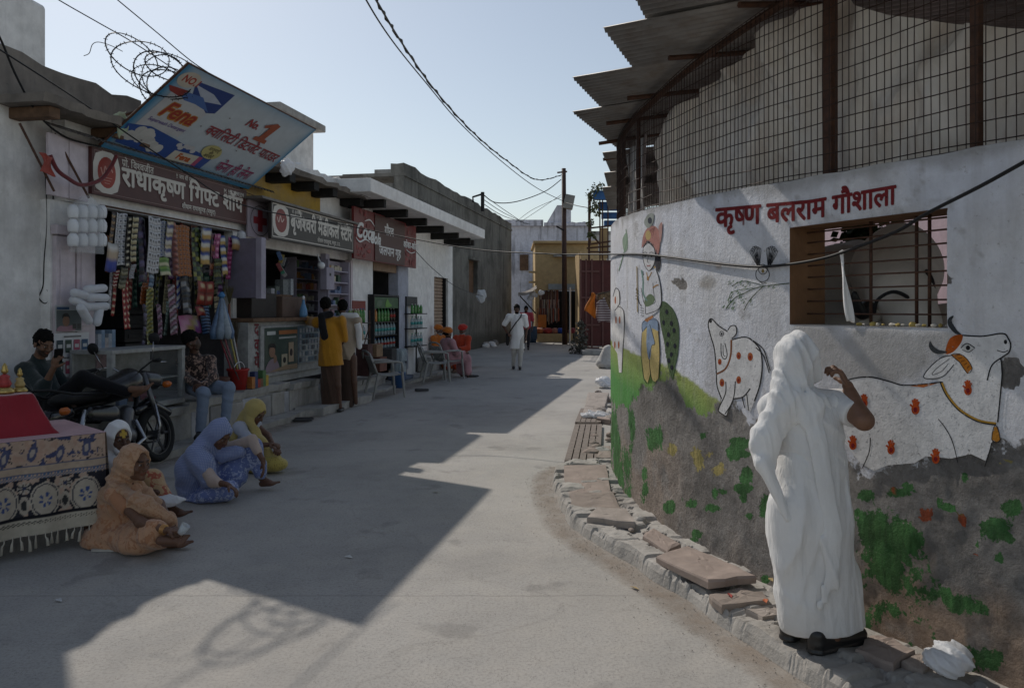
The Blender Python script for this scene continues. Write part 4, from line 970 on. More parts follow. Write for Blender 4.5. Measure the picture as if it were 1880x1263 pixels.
# --- woman in orange
SL = lambda p: slim(p, .86)
def woman_orange():
    Y = 5.35
    J = dict(pel=PX(212, 975, 5.45), che=PX(222, 918, 5.42), nek=PX(232, 886, 5.40), hd=PX(247, 851, 5.36), hf=(.93, -.33, -.08), sl=PX(252, 905, 5.58), sr=PX(210, 908, 5.26),
             er=PX(258, 958, 5.12), wr=PX(305, 973, 5.06), el=PX(292, 925, 5.52), wl=PX(316, 962, 5.36), hl=PX(225, 985, 5.6), hr=PX(222, 988, 5.34), kl=PX(302, 960, 5.62), kr=PX(282, 980, 5.12), al=PX(315, 992, 5.45), ar=PX(312, 990, 5.12))
    J = {k: V3(v) for k, v in J.items()}
    m = MCL('orange_saree', (.50, .28, .165), (.40, .19, .10), 'blotch', 22); 
    m2 = MCL('orange_veil', (.56, .35, .22), (.46, .25, .14), 'blotch', 34, trans=((.5, .28, .14), .15))
    body = sdf(SL([('cap', J['pel'], J['che'], .165, .14), ('cap', J['sl'], J['sr'], .075, .075), ('ell', PX(205, 990, 5.45), (.24, .22, .12)), ('cap', J['hr'], J['kr'], .12, .09), ('cap', J['hl'], J['kl'], .12, .085), ('cap', J['kr'], PX(300, 995, 5.2), .085, .05), ('cap', J['kl'], PX(305, 995, 5.5), .08, .05), ('ell', PX(262, 995, 5.3), (.17, .22, .075))]), .06, [GC],
               [((.5, .6, 1), 34, .014, 3), ((1, -.3, .3), 60, .008, 8)])
    ch = sdf(SL([('cap', J['sr'], mid(J['sr'], J['er'], .62), .07, .058)]), .03, [('plane', mid(J['sr'], J['er'], .56), J['er']-J['sr'])], [((1, 0, .6), 60, .003, 2)])
    vl = veil(J['hd'], J['hf'], SL([('cap', PX(232, 858, 5.4), PX(212, 915, 5.42), .105, .12), ('cap', PX(215, 905, 5.3), PX(262, 930, 5.2), .085, .075), ('cap', PX(262, 925, 5.22), PX(312, 955, 5.25), .07, .05), ('cap', PX(250, 890, 5.5), PX(285, 925, 5.5), .06, .06), ('cap', PX(210, 915, 5.45), PX(200, 985, 5.45), .12, .10)]), .05,
              open_=(.068, .085, .11), oy=.1, folds=[((.5, .2, 1), 56, .011, 4), ((1, 0, -.6), 40, .011, 9)], cuts=[GC])
    pet = person('person', 'seated person in dusty orange saree and veil beside the cloth draped table', J, SK1, [('saree', m, body, .010), ('sleeve', MCL('rust_blouse', (.40, .19, .10)), ch, .009), ('veil', m2, vl, .0085)], .012,
           s=.86, hands=[(J['wr'], (.95, .1, -.05), (0, 0, -1), .7, -1), (J['wl'], (.6, -.5, -.6), (-.3, -.3, -.8), .8, 1)], feet=[(PX(298, 997, 5.08), PX(344, 990, 5.02), (.1, -.8, .5), 1), (PX(305, 999, 5.36), PX(345, 996, 5.3), (0, -.3, 1), 1)])
    b = MB()
    for k in range(3): 
        c = mid(J['wr'], J['er'], .04 + .05*k); q = Vector(J['er']-J['wr']).to_track_quat('Z', 'Y').to_matrix(); b.lathe(c, [(.031, -.004), (.034, 0), (.031, .004)], 14, q)
    b.build('bangle', M('bangle', (.55, .3, .12), .3, .2, 9, 0, metal=.5), pet, True)
woman_orange()

# --- woman in white scarf behind
def woman_scarf():
    J = dict(pel=PX(205, 930, 6.1), che=PX(205, 868, 6.08), nek=PX(208, 835, 6.05), hd=PX(217, 805, 6.0), hf=(.78, -.6, -.1), sl=PX(240, 855, 6.15), sr=PX(180, 858, 6.0), er=PX(215, 905, 5.85), wr=PX(262, 905, 5.8), el=PX(262, 885, 6.2), wl=PX(290, 905, 6.0),
             hl=PX(225, 940, 6.2), hr=PX(215, 940, 6.0), kl=PX(280, 880, 6.15), kr=PX(290, 935, 5.9), al=PX(315, 935, 6.0), ar=PX(322, 943, 5.9))
    J = {k: V3(v) for k, v in J.items()}
    m = MCL('cream_print', (.52, .34, .18), (.38, .10, .06), 'blotch', 16)
    body = sdf(SL([('cap', J['pel'], J['che'], .16, .14), ('cap', J['sl'], J['sr'], .075, .075), ('cap', J['sr'], J['er'], .07, .06)]), .05, [GC], [((.6, .3, 1), 34, .007, 3)])
    sk = sdf(SL([('cap', J['hl'], J['kl'], .11, .085), ('cap', J['kl'], PX(308, 925, 6.0), .085, .07), ('cap', J['hr'], J['kr'], .11, .075), ('ell', PX(230, 950, 6.05), (.2, .2, .1))]), .05, [GC], [((1, .3, .4), 40, .006, 5)])
    vl = veil(J['hd'], J['hf'], SL([('cap', PX(205, 815, 6.05), PX(198, 865, 6.05), .1, .12), ('cap', PX(200, 850, 5.95), PX(245, 865, 5.9), .08, .06), ('ell', V3(J['hd']) + V3((.055, -.05, -.085)), (.06, .06, .035))]), .035, open_=(.066, .085, .088), oy=.1, oz=.005, folds=[((.6, .3, 1), 50, .006, 4)], cuts=[GC])
    person('person', 'seated person in white head scarf with gold forehead mark, mouth covered', J, SK3, [('shawl', m_wcloth, body, .012), ('skirt', m, sk, .012), ('head_scarf', m_wcloth, vl, .0095)], .013, s=.86, hands=[(J['wr'], (.8, -.4, -.2), (0, 0, -1), .6, -1)],
           feet=[(PX(312, 945, 5.82), PX(352, 938, 5.72), (.1, -.2, 1), 1)], tilak=(.55, .38, .06))
woman_scarf()

# --- woman in blue
def woman_blue():
    J = dict(pel=PX(372, 895, 6.85), che=PX(372, 838, 6.82), nek=PX(384, 818, 6.8), hd=PX(402, 797, 6.75), hf=(.74, -.28, -.6), sl=PX(405, 828, 7.0), sr=PX(358, 832, 6.65), er=PX(392, 884, 6.5), wr=PX(418, 890, 6.42), el=PX(462, 808, 6.9), wl=PX(483, 846, 6.78),
             hl=PX(385, 900, 6.98), hr=PX(378, 905, 6.75), kl=PX(462, 822, 7.0), kr=PX(420, 900, 6.6), al=PX(482, 878, 7.1), ar=PX(372, 912, 6.55))
    J = {k: V3(v) for k, v in J.items()}
    m = MCL('blue_print_saree', (.17, .22, .46), (.42, .47, .64), 'blotch', 30); mv = MCL('blue_check_veil', (.25, .31, .55), (.54, .58, .72), 'checks', 26, trans=((.3, .35, .6), .2)); ms = MCL('cream_sleeve', (.50, .39, .33))
    body = sdf(SL([('cap', J['pel'], J['che'], .16, .14), ('cap', J['hl'], J['kl'], .13, .10), ('cap', J['kl'], PX(478, 868, 7.05), .10, .07), ('cap', J['hr'], J['kr'], .12, .085), ('ell', PX(385, 915, 6.75), (.26, .22, .10)), ('ell', PX(430, 870, 6.95), (.13, .12, .16)), ('cap', J['kr'], J['ar'], .07, .06)]), .06, [GC],
               [((.8, .2, .8), 34, .008, 3), ((1, .4, -.3), 58, .004, 6)])
    sl = sdf(SL([('cap', mid(J['sl'], J['el'], .35), J['el'], .062, .055), ('cap', J['el'], mid(J['el'], J['wl'], .55), .055, .046)]), .02, (), [((1, 0, .5), 70, .003, 2)])
    sr = sdf(SL([('cap', mid(J['sr'], J['er'], .5), J['er'], .06, .055), ('cap', J['er'], mid(J['er'], J['wr'], .35), .055, .046)]), .02, (), [((1, 0, .5), 70, .003, 4)])
    vl = veil(J['hd'], J['hf'], SL([('cap', PX(385, 805, 6.8), PX(352, 862, 6.72), .11, .15), ('cap', PX(352, 860, 6.72), PX(345, 905, 6.72), .145, .10), ('cap', PX(372, 850, 6.6), PX(382, 880, 6.58), .11, .08), ('cap', PX(410, 835, 6.85), PX(440, 830, 6.85), .075, .06), ('cap', J['sr'], mid(J['sr'], J['er'], .45), .092, .085)]), .06,
              open_=(.068, .085, .10), oy=.105, oz=-.02, folds=[((.6, .3, 1), 44, .011, 4), ((1, .2, -.8), 34, .011, 7)], cuts=[GC])
    person('person', 'seated person in blue patterned saree and checked veil, one knee raised', J, SK1, [('saree', m, body, .011), ('sleeve', ms, sl, .010), ('sleeve', ms, sr, .010), ('veil', mv, vl, .0095)], .013,
           s=.86, hands=[(J['wr'], (.85, -.2, -.42), (-.2, -.2, -1), .5, -1), (J['wl'], (.1, -.1, -1), (-.8, -.3, 0), .25, 1)], feet=[(PX(478, 888, 7.1), PX(522, 884, 6.98), (0, -.2, 1), 1)])
woman_blue()

# --- woman in yellow veil
def woman_yellow():
    Y = 7.9
    J = dict(pel=PX(455, 840, 8.0), che=PX(450, 792, 7.98), nek=PX(455, 775, 7.95), hd=PX(468, 757, 7.9), hf=(.8, -.25, -.55), sl=PX(470, 782, 8.15), sr=PX(440, 785, 7.8), er=PX(465, 818, 7.7), wr=PX(495, 816, 7.65), el=PX(492, 800, 8.1), wl=PX(503, 820, 7.8),
             hl=PX(465, 848, 8.1), hr=PX(462, 850, 7.9), kl=PX(505, 845, 8.05), kr=PX(500, 850, 7.75), al=PX(490, 858, 7.95), ar=PX(488, 860, 7.8))
    J = {k: V3(v) for k, v in J.items()}
    mv = MCL('yellow_veil', (.56, .44, .17), (.55, .43, .16), 'blotch', 12, trans=((.5, .38, .1), .15)); mb = MCL('pale_blue_blouse', (.42, .44, .52)); msk = MCL('yellow_lace_skirt', (.45, .36, .10), (.28, .20, .05), 'dots', 50)
    bl = sdf(SL([('cap', J['pel'], J['che'], .15, .13), ('cap', J['sl'], J['sr'], .07, .07), ('cap', J['sr'], mid(J['sr'], J['er'], .7), .065, .055)]), .04, [GC], [((1, 0, .7), 50, .005, 3)])
    sk = sdf(SL([('cap', J['hr'], J['kr'], .12, .085), ('cap', J['hl'], J['kl'], .12, .085), ('ell', PX(475, 855, 7.9), (.24, .22, .08)), ('ell', PX(512, 852, 7.8), (.10, .12, .07))]), .06, [GC], [((1, .2, .6), 46, .007, 3)])
    vl = veil(J['hd'], J['hf'], SL([('cap', PX(455, 765, 7.95), PX(438, 800, 7.98), .10, .12), ('cap', PX(460, 775, 7.85), PX(482, 815, 7.8), .06, .045), ('cap', PX(480, 810, 7.8), PX(497, 838, 7.78), .045, .05)]), .045, open_=(.068, .085, .10), oy=.105, oz=-.02, folds=[((.5, .3, 1), 52, .006, 4), ((1, 0, -.6), 34, .006, 7)], cuts=[GC])
    person('person', 'seated person in yellow veil over pale blouse, looking down at their hands', J, SK1, [('blouse', mb, bl, .012), ('skirt', msk, sk, .012), ('veil', mv, vl, .0105)], .014, s=.86, hands=[(J['wr'], (.8, -.3, .1), (0, 0, -1), .6, -1), (J['wl'], (.5, -.6, -.2), (-.4, 0, -1), .7, 1)])
woman_yellow()

# --- young man with phone on the platform
def man_phone():
    Y = 7.6
    J = dict(pel=PX(92, 738, 7.62), che=PX(66, 688, 7.62), nek=PX(70, 660, 7.6), hd=PX(80, 632, 7.56), hf=(.80, -.42, -.38), sl=PX(92, 676, 7.8), sr=PX(46, 680, 7.48), er=PX(78, 716, 7.32), wr=PX(98, 676, 7.28), el=PX(125, 715, 7.85), wl=PX(130, 742, 7.6),
             hl=PX(105, 745, 7.75), hr=PX(100, 745, 7.52), kl=PX(165, 738, 7.75), kr=PX(152, 694, 7.48), al=PX(232, 722, 7.62), ar=PX(232, 720, 7.55))
    J = {k: V3(v) for k, v in J.items()}
    ms = MCL('dark_green_shirt', (.022, .032, .032)); mp = MCL('black_trousers', (.010, .010, .012), sheen=.1)
    sh_ = sdf([('cap', J['pel'], J['che'], .14, .145), ('cap', J['sl'], J['sr'], .075, .08), ('cap', J['sr'], J['er'], .075, .06), ('cap', J['er'], mid(J['er'], J['wr'], .35), .058, .05), ('cap', J['sl'], J['el'], .07, .055), ('cap', J['che'], J['nek'], .1, .065)], .04, (), [((1, 0, .8), 44, .006, 3), ((.3, .5, -1), 26, .005, 5)])
    pt = sdf([('ell', J['pel'], (.16, .15, .12)), ('cap', J['hl'], J['kl'], .098, .07), ('cap', J['kl'], J['al'], .068, .05), ('cap', J['hr'], J['kr'], .1, .072), ('cap', J['kr'], J['ar'], .07, .05)], .03, (), [((1, 0, .4), 50, .005, 3)])
    e = person('person', 'young person in dark shirt and black trousers lounging on the platform with a phone', J, SK2, [('shirt', ms, sh_, .011), ('trousers', mp, pt, .012)], .013,
               hands=[(J['wr'], (.35, -.2, .9), (.2, .75, .3), .75, -1), (J['wl'], (.5, -.3, -.7), (0, 0, -1), .4, 1)], feet=[(PX(246, 725, 7.58), PX(282, 703, 7.5), (-.6, -.5, .8), 1), (PX(232, 726, 7.64), PX(262, 716, 7.6), (-.5, -.5, .8), 1)],
               hair=dict(top=.02, low=.02, face=.098), stubble=.75, base=(J['pel'].x, J['pel'].y, .5))
    ph = T('mobile_phone', 'dark mobile phone held up by the lounging person', 'phone', PX(106, 655, 7.27)); b = MB(); r = Vector((-.55, .7, .55)).to_track_quat('Z', 'Y').to_matrix()
    b.cbox(PX(107, 653, 7.27), (.037, .075, .0045), r); b.build('case', m_dark, ph, bevel=.006)
    b = MB(); b.cbox(PX(107, 653, 7.27) + r @ Vector((0, 0, .0052)), (.034, .07, .0004), r); b.build('screen', M('phone_glass', (.03, .035, .04), .12, .1, 5, 0, spec=.6), ph)
man_phone()

# --- man in floral shirt and jeans on the platform edge
def man_floral():
    J = dict(pel=PX(366, 702, 9.66), che=PX(360, 672, 9.62), nek=PX(357, 650, 9.58), hd=PX(354, 626, 9.5), hf=(-.1, -.72, -.68), hu=(-.1, .6, .8), sl=PX(386, 662, 9.66), sr=PX(334, 664, 9.62), er=PX(338, 692, 9.42), wr=PX(360, 704, 9.26), el=PX(392, 692, 9.46), wl=PX(376, 706, 9.28),
             hl=PX(380, 710, 9.6), hr=PX(352, 710, 9.58), kl=PX(420, 712, 9.34), kr=PX(374, 722, 9.16), al=PX(414, 770, 9.3), ar=PX(368, 790, 9.12))
    J = {k: V3(v) for k, v in J.items()}
    ms = MCL('floral_shirt', (.045, .030, .028), (.34, .22, .17), 'blotch', 24); mj = MCL('pale_jeans', (.22, .27, .36), sheen=.1)
    sh_ = sdf([('cap', J['pel'], J['che'], .135, .14), ('cap', J['sl'], J['sr'], .07, .07), ('cap', J['sr'], J['er'], .07, .056), ('cap', J['er'], J['wr'], .054, .042), ('cap', J['sl'], J['el'], .07, .056), ('cap', J['el'], J['wl'], .054, .042), ('cap', J['che'], J['nek'], .1, .065)], .03, (), [((1, 0, .8), 50, .005, 3)])
    pt = sdf([('ell', J['pel'] - V3((0, 0, .05)), (.16, .15, .11)), ('cap', J['hl'], J['kl'], .095, .07), ('cap', J['kl'], J['al'], .07, .054), ('cap', J['hr'], J['kr'], .095, .072), ('cap', J['kr'], J['ar'], .07, .056)], .03, (), [((.4, 0, 1), 60, .004, 3)])
    e = person('person', 'person in floral shirt and pale jeans bowed over their hands on the platform edge', J, SK3, [('shirt', ms, sh_, .013), ('jeans', mj, pt, .013)], .015,
               hands=[(J['wr'], (.6, -.6, -.3), (.2, .2, -.9), .6, -1), (J['wl'], (-.6, -.6, -.2), (0, .2, -.9), .6, 1)], hair=dict(top=.02, x=.008, low=.02, face=.08), stubble=.5, base=(J['pel'].x, J['pel'].y, .5))
    for a in ('al', 'ar'):
        p = J[a]; sobj('shoe', sdf([('cap', (p.x, p.y, p.z-.05), (p.x+.02, p.y-.15, p.z-.06), .045, .038), ('cap', p, (p.x, p.y, p.z-.05), .05, .045)], .02), .012, m_shoe, e)
man_floral()

# --- two customers at the medical counter
def man_kurta():
    Y = 12.5
    J = dict(pel=PX(606, 655, 12.45), che=PX(606, 605, 12.5), nek=PX(600, 582, 12.53), hd=PX(598, 561, 12.58), hf=(-.12, .97, -.1), sl=PX(582, 592, 12.55), sr=PX(626, 590, 12.46), el=PX(570, 590, 12.78), wl=PX(556, 583, 13.0), er=PX(632, 622, 12.5), wr=PX(620, 640, 12.75),
             hl=PX(597, 662, 12.47), hr=PX(617, 662, 12.43), kl=PX(600, 708, 12.47), kr=PX(620, 708, 12.4), al=PX(603, 748, 12.45), ar=PX(624, 748, 12.42))
    J = {k: V3(v) for k, v in J.items()}
    mk = MCL('mustard_kurta', (.47, .22, .022)); ml = MCL('brown_lungi', (.085, .05, .036))
    k = sdf([('cap', J['pel'], J['che'], .15, .16), ('cap', J['sl'], J['sr'], .08, .08), ('cap', J['sl'], J['el'], .078, .065), ('cap', J['el'], J['wl'], .065, .055), ('cap', J['sr'], J['er'], .078, .062), ('cap', PX(607, 630, 12.45), PX(608, 690, 12.43), .17, .22, ((0, 1, 0), .75)), ('cap', J['che'], J['nek'], .11, .07)], .05,
            [('plane', PX(608, 671, 12.45), (.05, 0, -1))], [((1, 0, .15), 34, .009, 3), ((.6, 0, 1), 22, .006, 5)])
    lg = sdf([('cap', J['pel'], PX(608, 742, 12.45), .15, .155, ((0, 1, 0), .8))], .04, [('plane', PX(608, 745, 12.45), (0, 0, -1))], [((1, 0, .2), 46, .012, 3)])
    sc = sdf([('line', [(PX(606, 577, 12.44), .06), (PX(590, 580, 12.37), .055), (PX(592, 600, 12.33), .06), (PX(596, 618, 12.33), .06)], ((0, 1, 0), .5))], .03, (), [((1, 0, .1), 60, .006, 3)])
    e = person('person', 'person in mustard kurta and black shoulder scarf leaning on the medical counter', J, SK3, [('kurta', mk, k, .015), ('lungi', ml, lg, .016), ('scarf', MCL('black_scarf', (.012, .012, .014)), sc, .015)], .018, hands=[(J['wl'], (-.5, .8, 0), (0, 0, -1), .3, 1)], hair=dict(top=.015, low=.06, x=.006, face=.08))
    for a in ('al', 'ar'):
        p = J[a]; sobj('sandal', sdf([('cap', (p.x, p.y-.05, .03), (p.x, p.y+.15, .03), .045, .045, ((0, 0, 1), .6))], .02), .014, m_shoe, e)
    J = {k: V3(v) + V3((.13, .62, 0)) for k, v in J.items() if k not in ('hf', 'hu')}; J['hf'] = V3((-.55, .8, -.1))
    J['hd'].z -= .03; J['el'] = J['sl'] + V3((.0, .12, -.26)); J['wl'] = J['el'] + V3((0, .24, .08)); 
    ms = MCL('cream_shirt', (.40, .33, .25)); 
    k = sdf([('cap', J['pel'], J['che'], .14, .15), ('cap', J['sl'], J['sr'], .075, .075), ('cap', J['sl'], J['el'], .07, .06), ('cap', J['sr'], J['er'], .075, .06), ('cap', J['er'], J['wr'], .06, .05), ('cap', J['che'], J['nek'], .1, .065)], .04, (), [((1, 0, .4), 34, .007, 3)])
    lg = sdf([('cap', J['pel'], J['pel'] - V3((0, 0, .76)), .145, .14, ((0, 1, 0), .8))], .04, (), [((1, 0, .2), 46, .012, 5)])
    tw = sdf([('line', [(J['nek'] + V3((0, -.05, .02)), .05), (J['sr'] + V3((-.02, -.03, .07)), .06), (J['sr'] + V3((.04, -.06, -.15)), .055), (J['sr'] + V3((.05, -.06, -.42)), .05)], ((0, 1, 0), .5))], .03, (), [((1, 0, .1), 60, .006, 3)])
    e = person('person', 'person in cream shirt with white towel on the shoulder beside the mustard kurta', J, SK3, [('shirt', ms, k, .017), ('lungi', MCL('brown_trousers', (.07, .045, .035)), lg, .018), ('towel', m_wcloth, tw, .016)], .02, hair=dict(top=.015, low=.05, face=.08), stubble=.6)
man_kurta()

# --- three sadhus sitting by the shutter
def sadhu(label, hdpx, pelpx, Y, facing, mat, turb, kneepx, beard=None, hairm=None):
    hd, pel = V3(PX(*hdpx, Y)), V3(PX(*pelpx, Y)); f = V3(facing).normalized(); r = V3((f.y, -f.x, 0)).normalized()
    che = pel.lerp(hd, .5); nek = pel.lerp(hd, .78); sl, sr = nek - r*.18 - V3((0, 0, .07)), nek + r*.18 - V3((0, 0, .07)); fh = V3((f.x, f.y, 0)).normalized()
    J = dict(pel=pel, che=che, nek=nek, hd=hd, hf=f, sl=sl, sr=sr, el=sl + fh*.1 - r*.05 - V3((0, 0, .24)), er=sr + fh*.1 + r*.05 - V3((0, 0, .24)), hl=pel - r*.09, hr=pel + r*.09, kl=pel + fh*.42 - r*.14 + V3((0, 0, .02)), kr=pel + fh*.42 + r*.14 + V3((0, 0, .02)))
    J['wl'] = J['el'] + fh*.24 + r*.08; J['wr'] = J['er'] + fh*.24 - r*.08; J['al'] = J['kl'] + fh*.02 - V3((0, 0, .40)); J['ar'] = J['kr'] + fh*.02 - V3((0, 0, .40))
    rb = sdf([('cap', pel, che, .16, .16), ('cap', sl, sr, .085, .085), ('cap', sl, J['el'], .08, .07), ('cap', J['el'], J['wl'], .07, .05), ('cap', sr, J['er'], .08, .07), ('cap', J['er'], J['wr'], .07, .05), ('cap', J['hl'], J['kl'], .11, .10), ('cap', J['hr'], J['kr'], .11, .10), ('cap', J['kl'], J['al'] + V3((0, 0, .1)), .10, .11), ('cap', J['kr'], J['ar'] + V3((0, 0, .1)), .10, .11), ('cap', che, nek, .11, .07)], .05, [GC], [((1, 0, .5), 34, .009, 3)])
    fr = frame(f); u = V3((0, 0, 1))
    tb = sdf([('ell', hd + u*.075 - fh*.015, (.125, .135, .075), fr), ('ell', hd + u*.11 + r*.02, (.09, .10, .06), fr)], .03, (), [((.7, .2, 1), 70, .008, 3)])
    return person('person', label, J, SK3, [('robe', mat, rb, .018), ('turban', turb, tb, .014)], .02, hair=dict(beard=beard or .05, low=.05, face=.07), hairmat=hairm or m_hair, group=None, hands=[(J['wl'], fh, (0, 0, -1), .5, 1), (J['wr'], fh, (0, 0, -1), .5, -1)], feet=[(J['al'] - V3((0, 0, .03)), J['al'] + fh*.2 - V3((0, 0, .03)), (0, 0, 1), 1), (J['ar'] - V3((0, 0, .03)), J['ar'] + fh*.2 - V3((0, 0, .03)), (0, 0, 1), -1)])
m_or = MCL('saffron', (.50, .15, .025)); m_rd = MCL('red_orange', (.40, .05, .02)); m_pk = MCL('dusty_pink', (.42, .23, .25)); m_redt = MCL('red_turban', (.45, .03, .02))
sadhu('seated person in dusty pink robe with saffron turban, in a plastic chair', (822, 613), (823, 660), 18.6, (.75, .55, -.15), m_pk, m_or, None)
sadhu('seated person in red orange robe with bright red turban and pale beard', (849, 607), (846, 650), 20.6, (-.45, -.85, -.3), m_rd, m_redt, None, .085, m_hairg)
sadhu('seated person in saffron robe partly hidden behind the pink robe', (806, 607), (802, 650), 20.8, (.75, -.6, -.1), m_or, m_or, None, .07, m_hairg)

# --- man in white walking down the street
def walker(label, px, Y, hz, shirt, pants, skin, scale=1., group=None, bag=None, armout=True, h=.02):
    def q(dx, z, dy=0.): p = PX(px, 568, Y); return V3((p.x + dx*scale, Y + dy, z*scale))
    J = dict(pel=q(.01, .92), che=q(0, 1.25), nek=q(0, 1.47), hd=q(-.0, 1.60, -.02), hf=(-.05, -.98, -.1), sl=q(.20, 1.40), sr=q(-.21, 1.40), el=q(.27, 1.12, .05), wl=q(.24, .86, .0), er=q(-.36, 1.16, .04) if armout else q(-.27, 1.12, .05), wr=q(-.25, .98, -.1) if armout else q(-.26, .86, 0),
             hl=q(.10, .9), hr=q(-.09, .9), kl=q(.10, .5, -.08), kr=q(-.07, .48, .02), al=q(.08, .09, -.06), ar=q(-.09, .10, .12))
    k = sdf([('cap', J['pel'], J['che'], .165, .165, ((0, 1, 0), .85)), ('cap', J['sl'], J['sr'], .08, .08), ('cap', J['sl'], mid(J['sl'], J['el'], .8), .078, .072), ('cap', J['sr'], mid(J['sr'], J['er'], .8), .078, .072), ('cap', q(.01, 1.0), q(.01, .52), .17, .2, ((0, 1, 0), .7)), ('cap', J['che'], J['nek'], .11, .07)], .05,
            [('plane', q(0, .55 if bag else .8), (0, 0, -1))], [((1, 0, .12), 30, .009, 3)])
    pt = sdf([('cap', J['hl'], J['kl'], .10, .075), ('cap', J['kl'], J['al'] + V3((0, 0, .03)), .07, .055), ('cap', J['hr'], J['kr'], .10, .075), ('cap', J['kr'], J['ar'] + V3((0, 0, .03)), .07, .055)], .03, (), [((1, 0, .6), 40, .006, 3)])
    e = person('person', label, J, skin, [('shirt', shirt, k, h*.85), ('trousers', pants, pt, h*.9)], h, hair=dict(top=.02, low=.03, face=.08, beard=.04), hands=[(J['wl'], (0, -.2, -1), (-1, 0, 0), .4, -1), (J['wr'], (.5, -.6, -.4), (0, 0, -1), .5, 1)], base=(J['pel'].x, Y, 0))
    for a in ('al', 'ar'):
        p = J[a]; sobj('shoe', sdf([('cap', (p.x, p.y+.04, p.z-.045), (p.x, p.y-.17, p.z-.05), .045, .04)], .02), .014, m_shoe, e)
    if bag:
        b = MB(); b.tube([q(.12, 1.47, -.05), q(.1, 1.40, -.2), q(-.05, 1.22, -.21), q(-.18, 1.02, -.17), q(-.24, .92, -.05)], .022, 6, True, .5); b.build('bag_strap', m_black, e, True)
        sobj('shoulder_bag', sdf([('cap', q(-.25, .90, -.02), q(-.25, .72, .0), .085, .09, ((1, 0, 0), .5))], .02), .014, m_black, e)
    return e
walker('person in white kurta with black shoulder strap walking down the street', 949, 21.2, 0, m_wcloth, MCL('cream_trousers', (.52, .50, .46)), SK3, 1.0, bag=True)
walker('person in pink red shirt walking behind the white kurta', 966, 31.5, 0, MCL('crimson_shirt', (.42, .06, .08)), MCL('dark_trousers', (.03, .03, .035)), SK3, 1.0, armout=False, h=.024)
# ================================================================== flat print: lettering and painted shapes
_G = {}
def glyphs(t):
    """mesh (2-D verts, tris) of a string in the built-in font, em = 1"""
    if t in _G: return _G[t]
    c = bpy.data.curves.new('g', 'FONT'); c.body = t; c.resolution_u = 3
    o = bpy.data.objects.new('g', c); COL.objects.link(o); bpy.context.view_layer.update()
    me = o.evaluated_get(bpy.context.evaluated_depsgraph_get()).to_mesh()
    me.calc_loop_triangles()
    V = np.array([(v.co.x, v.co.y) for v in me.vertices]).reshape(-1, 2); F = [tuple(p.vertices) for p in me.loop_triangles]
    bpy.data.objects.remove(o); bpy.data.curves.remove(c); _G[t] = (V, F); return _G[t]
_adv = {}
def adv(t):
    if t not in _adv:
        a = glyphs(t + '|')[0]; b = glyphs('|')[0]; _adv[t] = a[:, 0].max() - b[:, 0].max()
    return _adv[t]
def clip_right(V, F, x):
    bm = bmesh.new(); vs = [bm.verts.new((p[0], p[1], 0)) for p in V]
    for f in F:
        try: bm.faces.new([vs[i] for i in f])
        except ValueError: pass
    bmesh.ops.bisect_plane(bm, geom=bm.verts[:] + bm.edges[:] + bm.faces[:], plane_co=(x, 0, 0), plane_no=(1, 0, 0), clear_outer=True)
    bm.verts.index_update(); V2 = np.array([(v.co.x, v.co.y) for v in bm.verts]).reshape(-1, 2); F2 = [tuple(v.index for v in f.verts) for f in bm.faces]; bm.free(); return V2, F2
VIR = '\u094d'; IM = '\u093f'
def is_cons(c): return '\u0915' <= c <= '\u0939'
def is_mark(c): return c in '\u0901\u0902\u0903\u093c' or '\u093e' <= c <= '\u094c' and c != IM
def layout(t):
    """Devanagari shaping by hand: half forms, re-ordered short i, reph, subjoined r"""
    out = []; i = 0
    while i < len(t):
        if is_cons(t[i]):
            cl = [t[i]]; j = i + 1
            while j + 1 < len(t) and t[j] == VIR and is_cons(t[j+1]): cl.append(t[j+1]); j += 2
            mk = ''
            while j < len(t) and (is_mark(t[j]) or t[j] == IM): mk += t[j]; j += 1
            reph = False
            if len(cl) > 1 and cl[0] == '\u0930': reph = True; cl = cl[1:]
            if IM in mk: out.append(('im', IM)); mk = mk.replace(IM, '')
            ra = len(cl) > 1 and cl[-1] == '\u0930'
            if ra: cl = cl[:-1]
            for c in cl[:-1]: out.append(('half', c))
            out.append(('full', cl[-1] + mk))
            if ra: out.append(('ra', adv(cl[-1] + mk) - adv(cl[-1]) if mk else 0.))
            if reph: out.append(('reph', 0))
            i = j
        else: out.append(('full', t[i])); i += 1
    return out
def text2d(t):
    x = 0.; Vs, Fs = [], []; n = 0; last = 0.
    def put(V, F, dx):
        nonlocal n
        Vs.append(V + np.array((dx, 0))); Fs.extend(tuple(k+n for k in f) for f in F); n += len(V)
    for kind, g in layout(t):
        if kind == 'full':
            if g == ' ': x += .28; continue
            V, F = glyphs(g)
            if len(V): put(V, F, x)
            last = x; x += adv(g)
        elif kind == 'im':
            V, F = glyphs(g); put(V, F, x); x += max(.12, adv(g) - .17)
        elif kind == 'half':
            V, F = glyphs(g); w = adv(g); cx = w - (.16 if g != '\u0915' and g != '\u092b' else .20); put(*clip_right(V, F, cx), x); x += cx - .005
        elif kind == 'ra': e = x - g; put(np.array([(-.13, .20), (-.09, .24), (-.34, .02), (-.36, -.03), (-.40, .0)]), [(0, 1, 2), (0, 2, 4), (2, 3, 4)], e)
        elif kind == 'reph': put(np.array([(-.10, .62), (-.05, .62), (-.02, .72), (-.10, .80), (-.20, .78), (-.19, .74), (-.11, .75), (-.07, .70)]), [(0, 1, 2), (0, 2, 7), (2, 3, 7), (3, 6, 7), (3, 4, 6), (4, 5, 6)], x)
    return np.concatenate(Vs), Fs, x
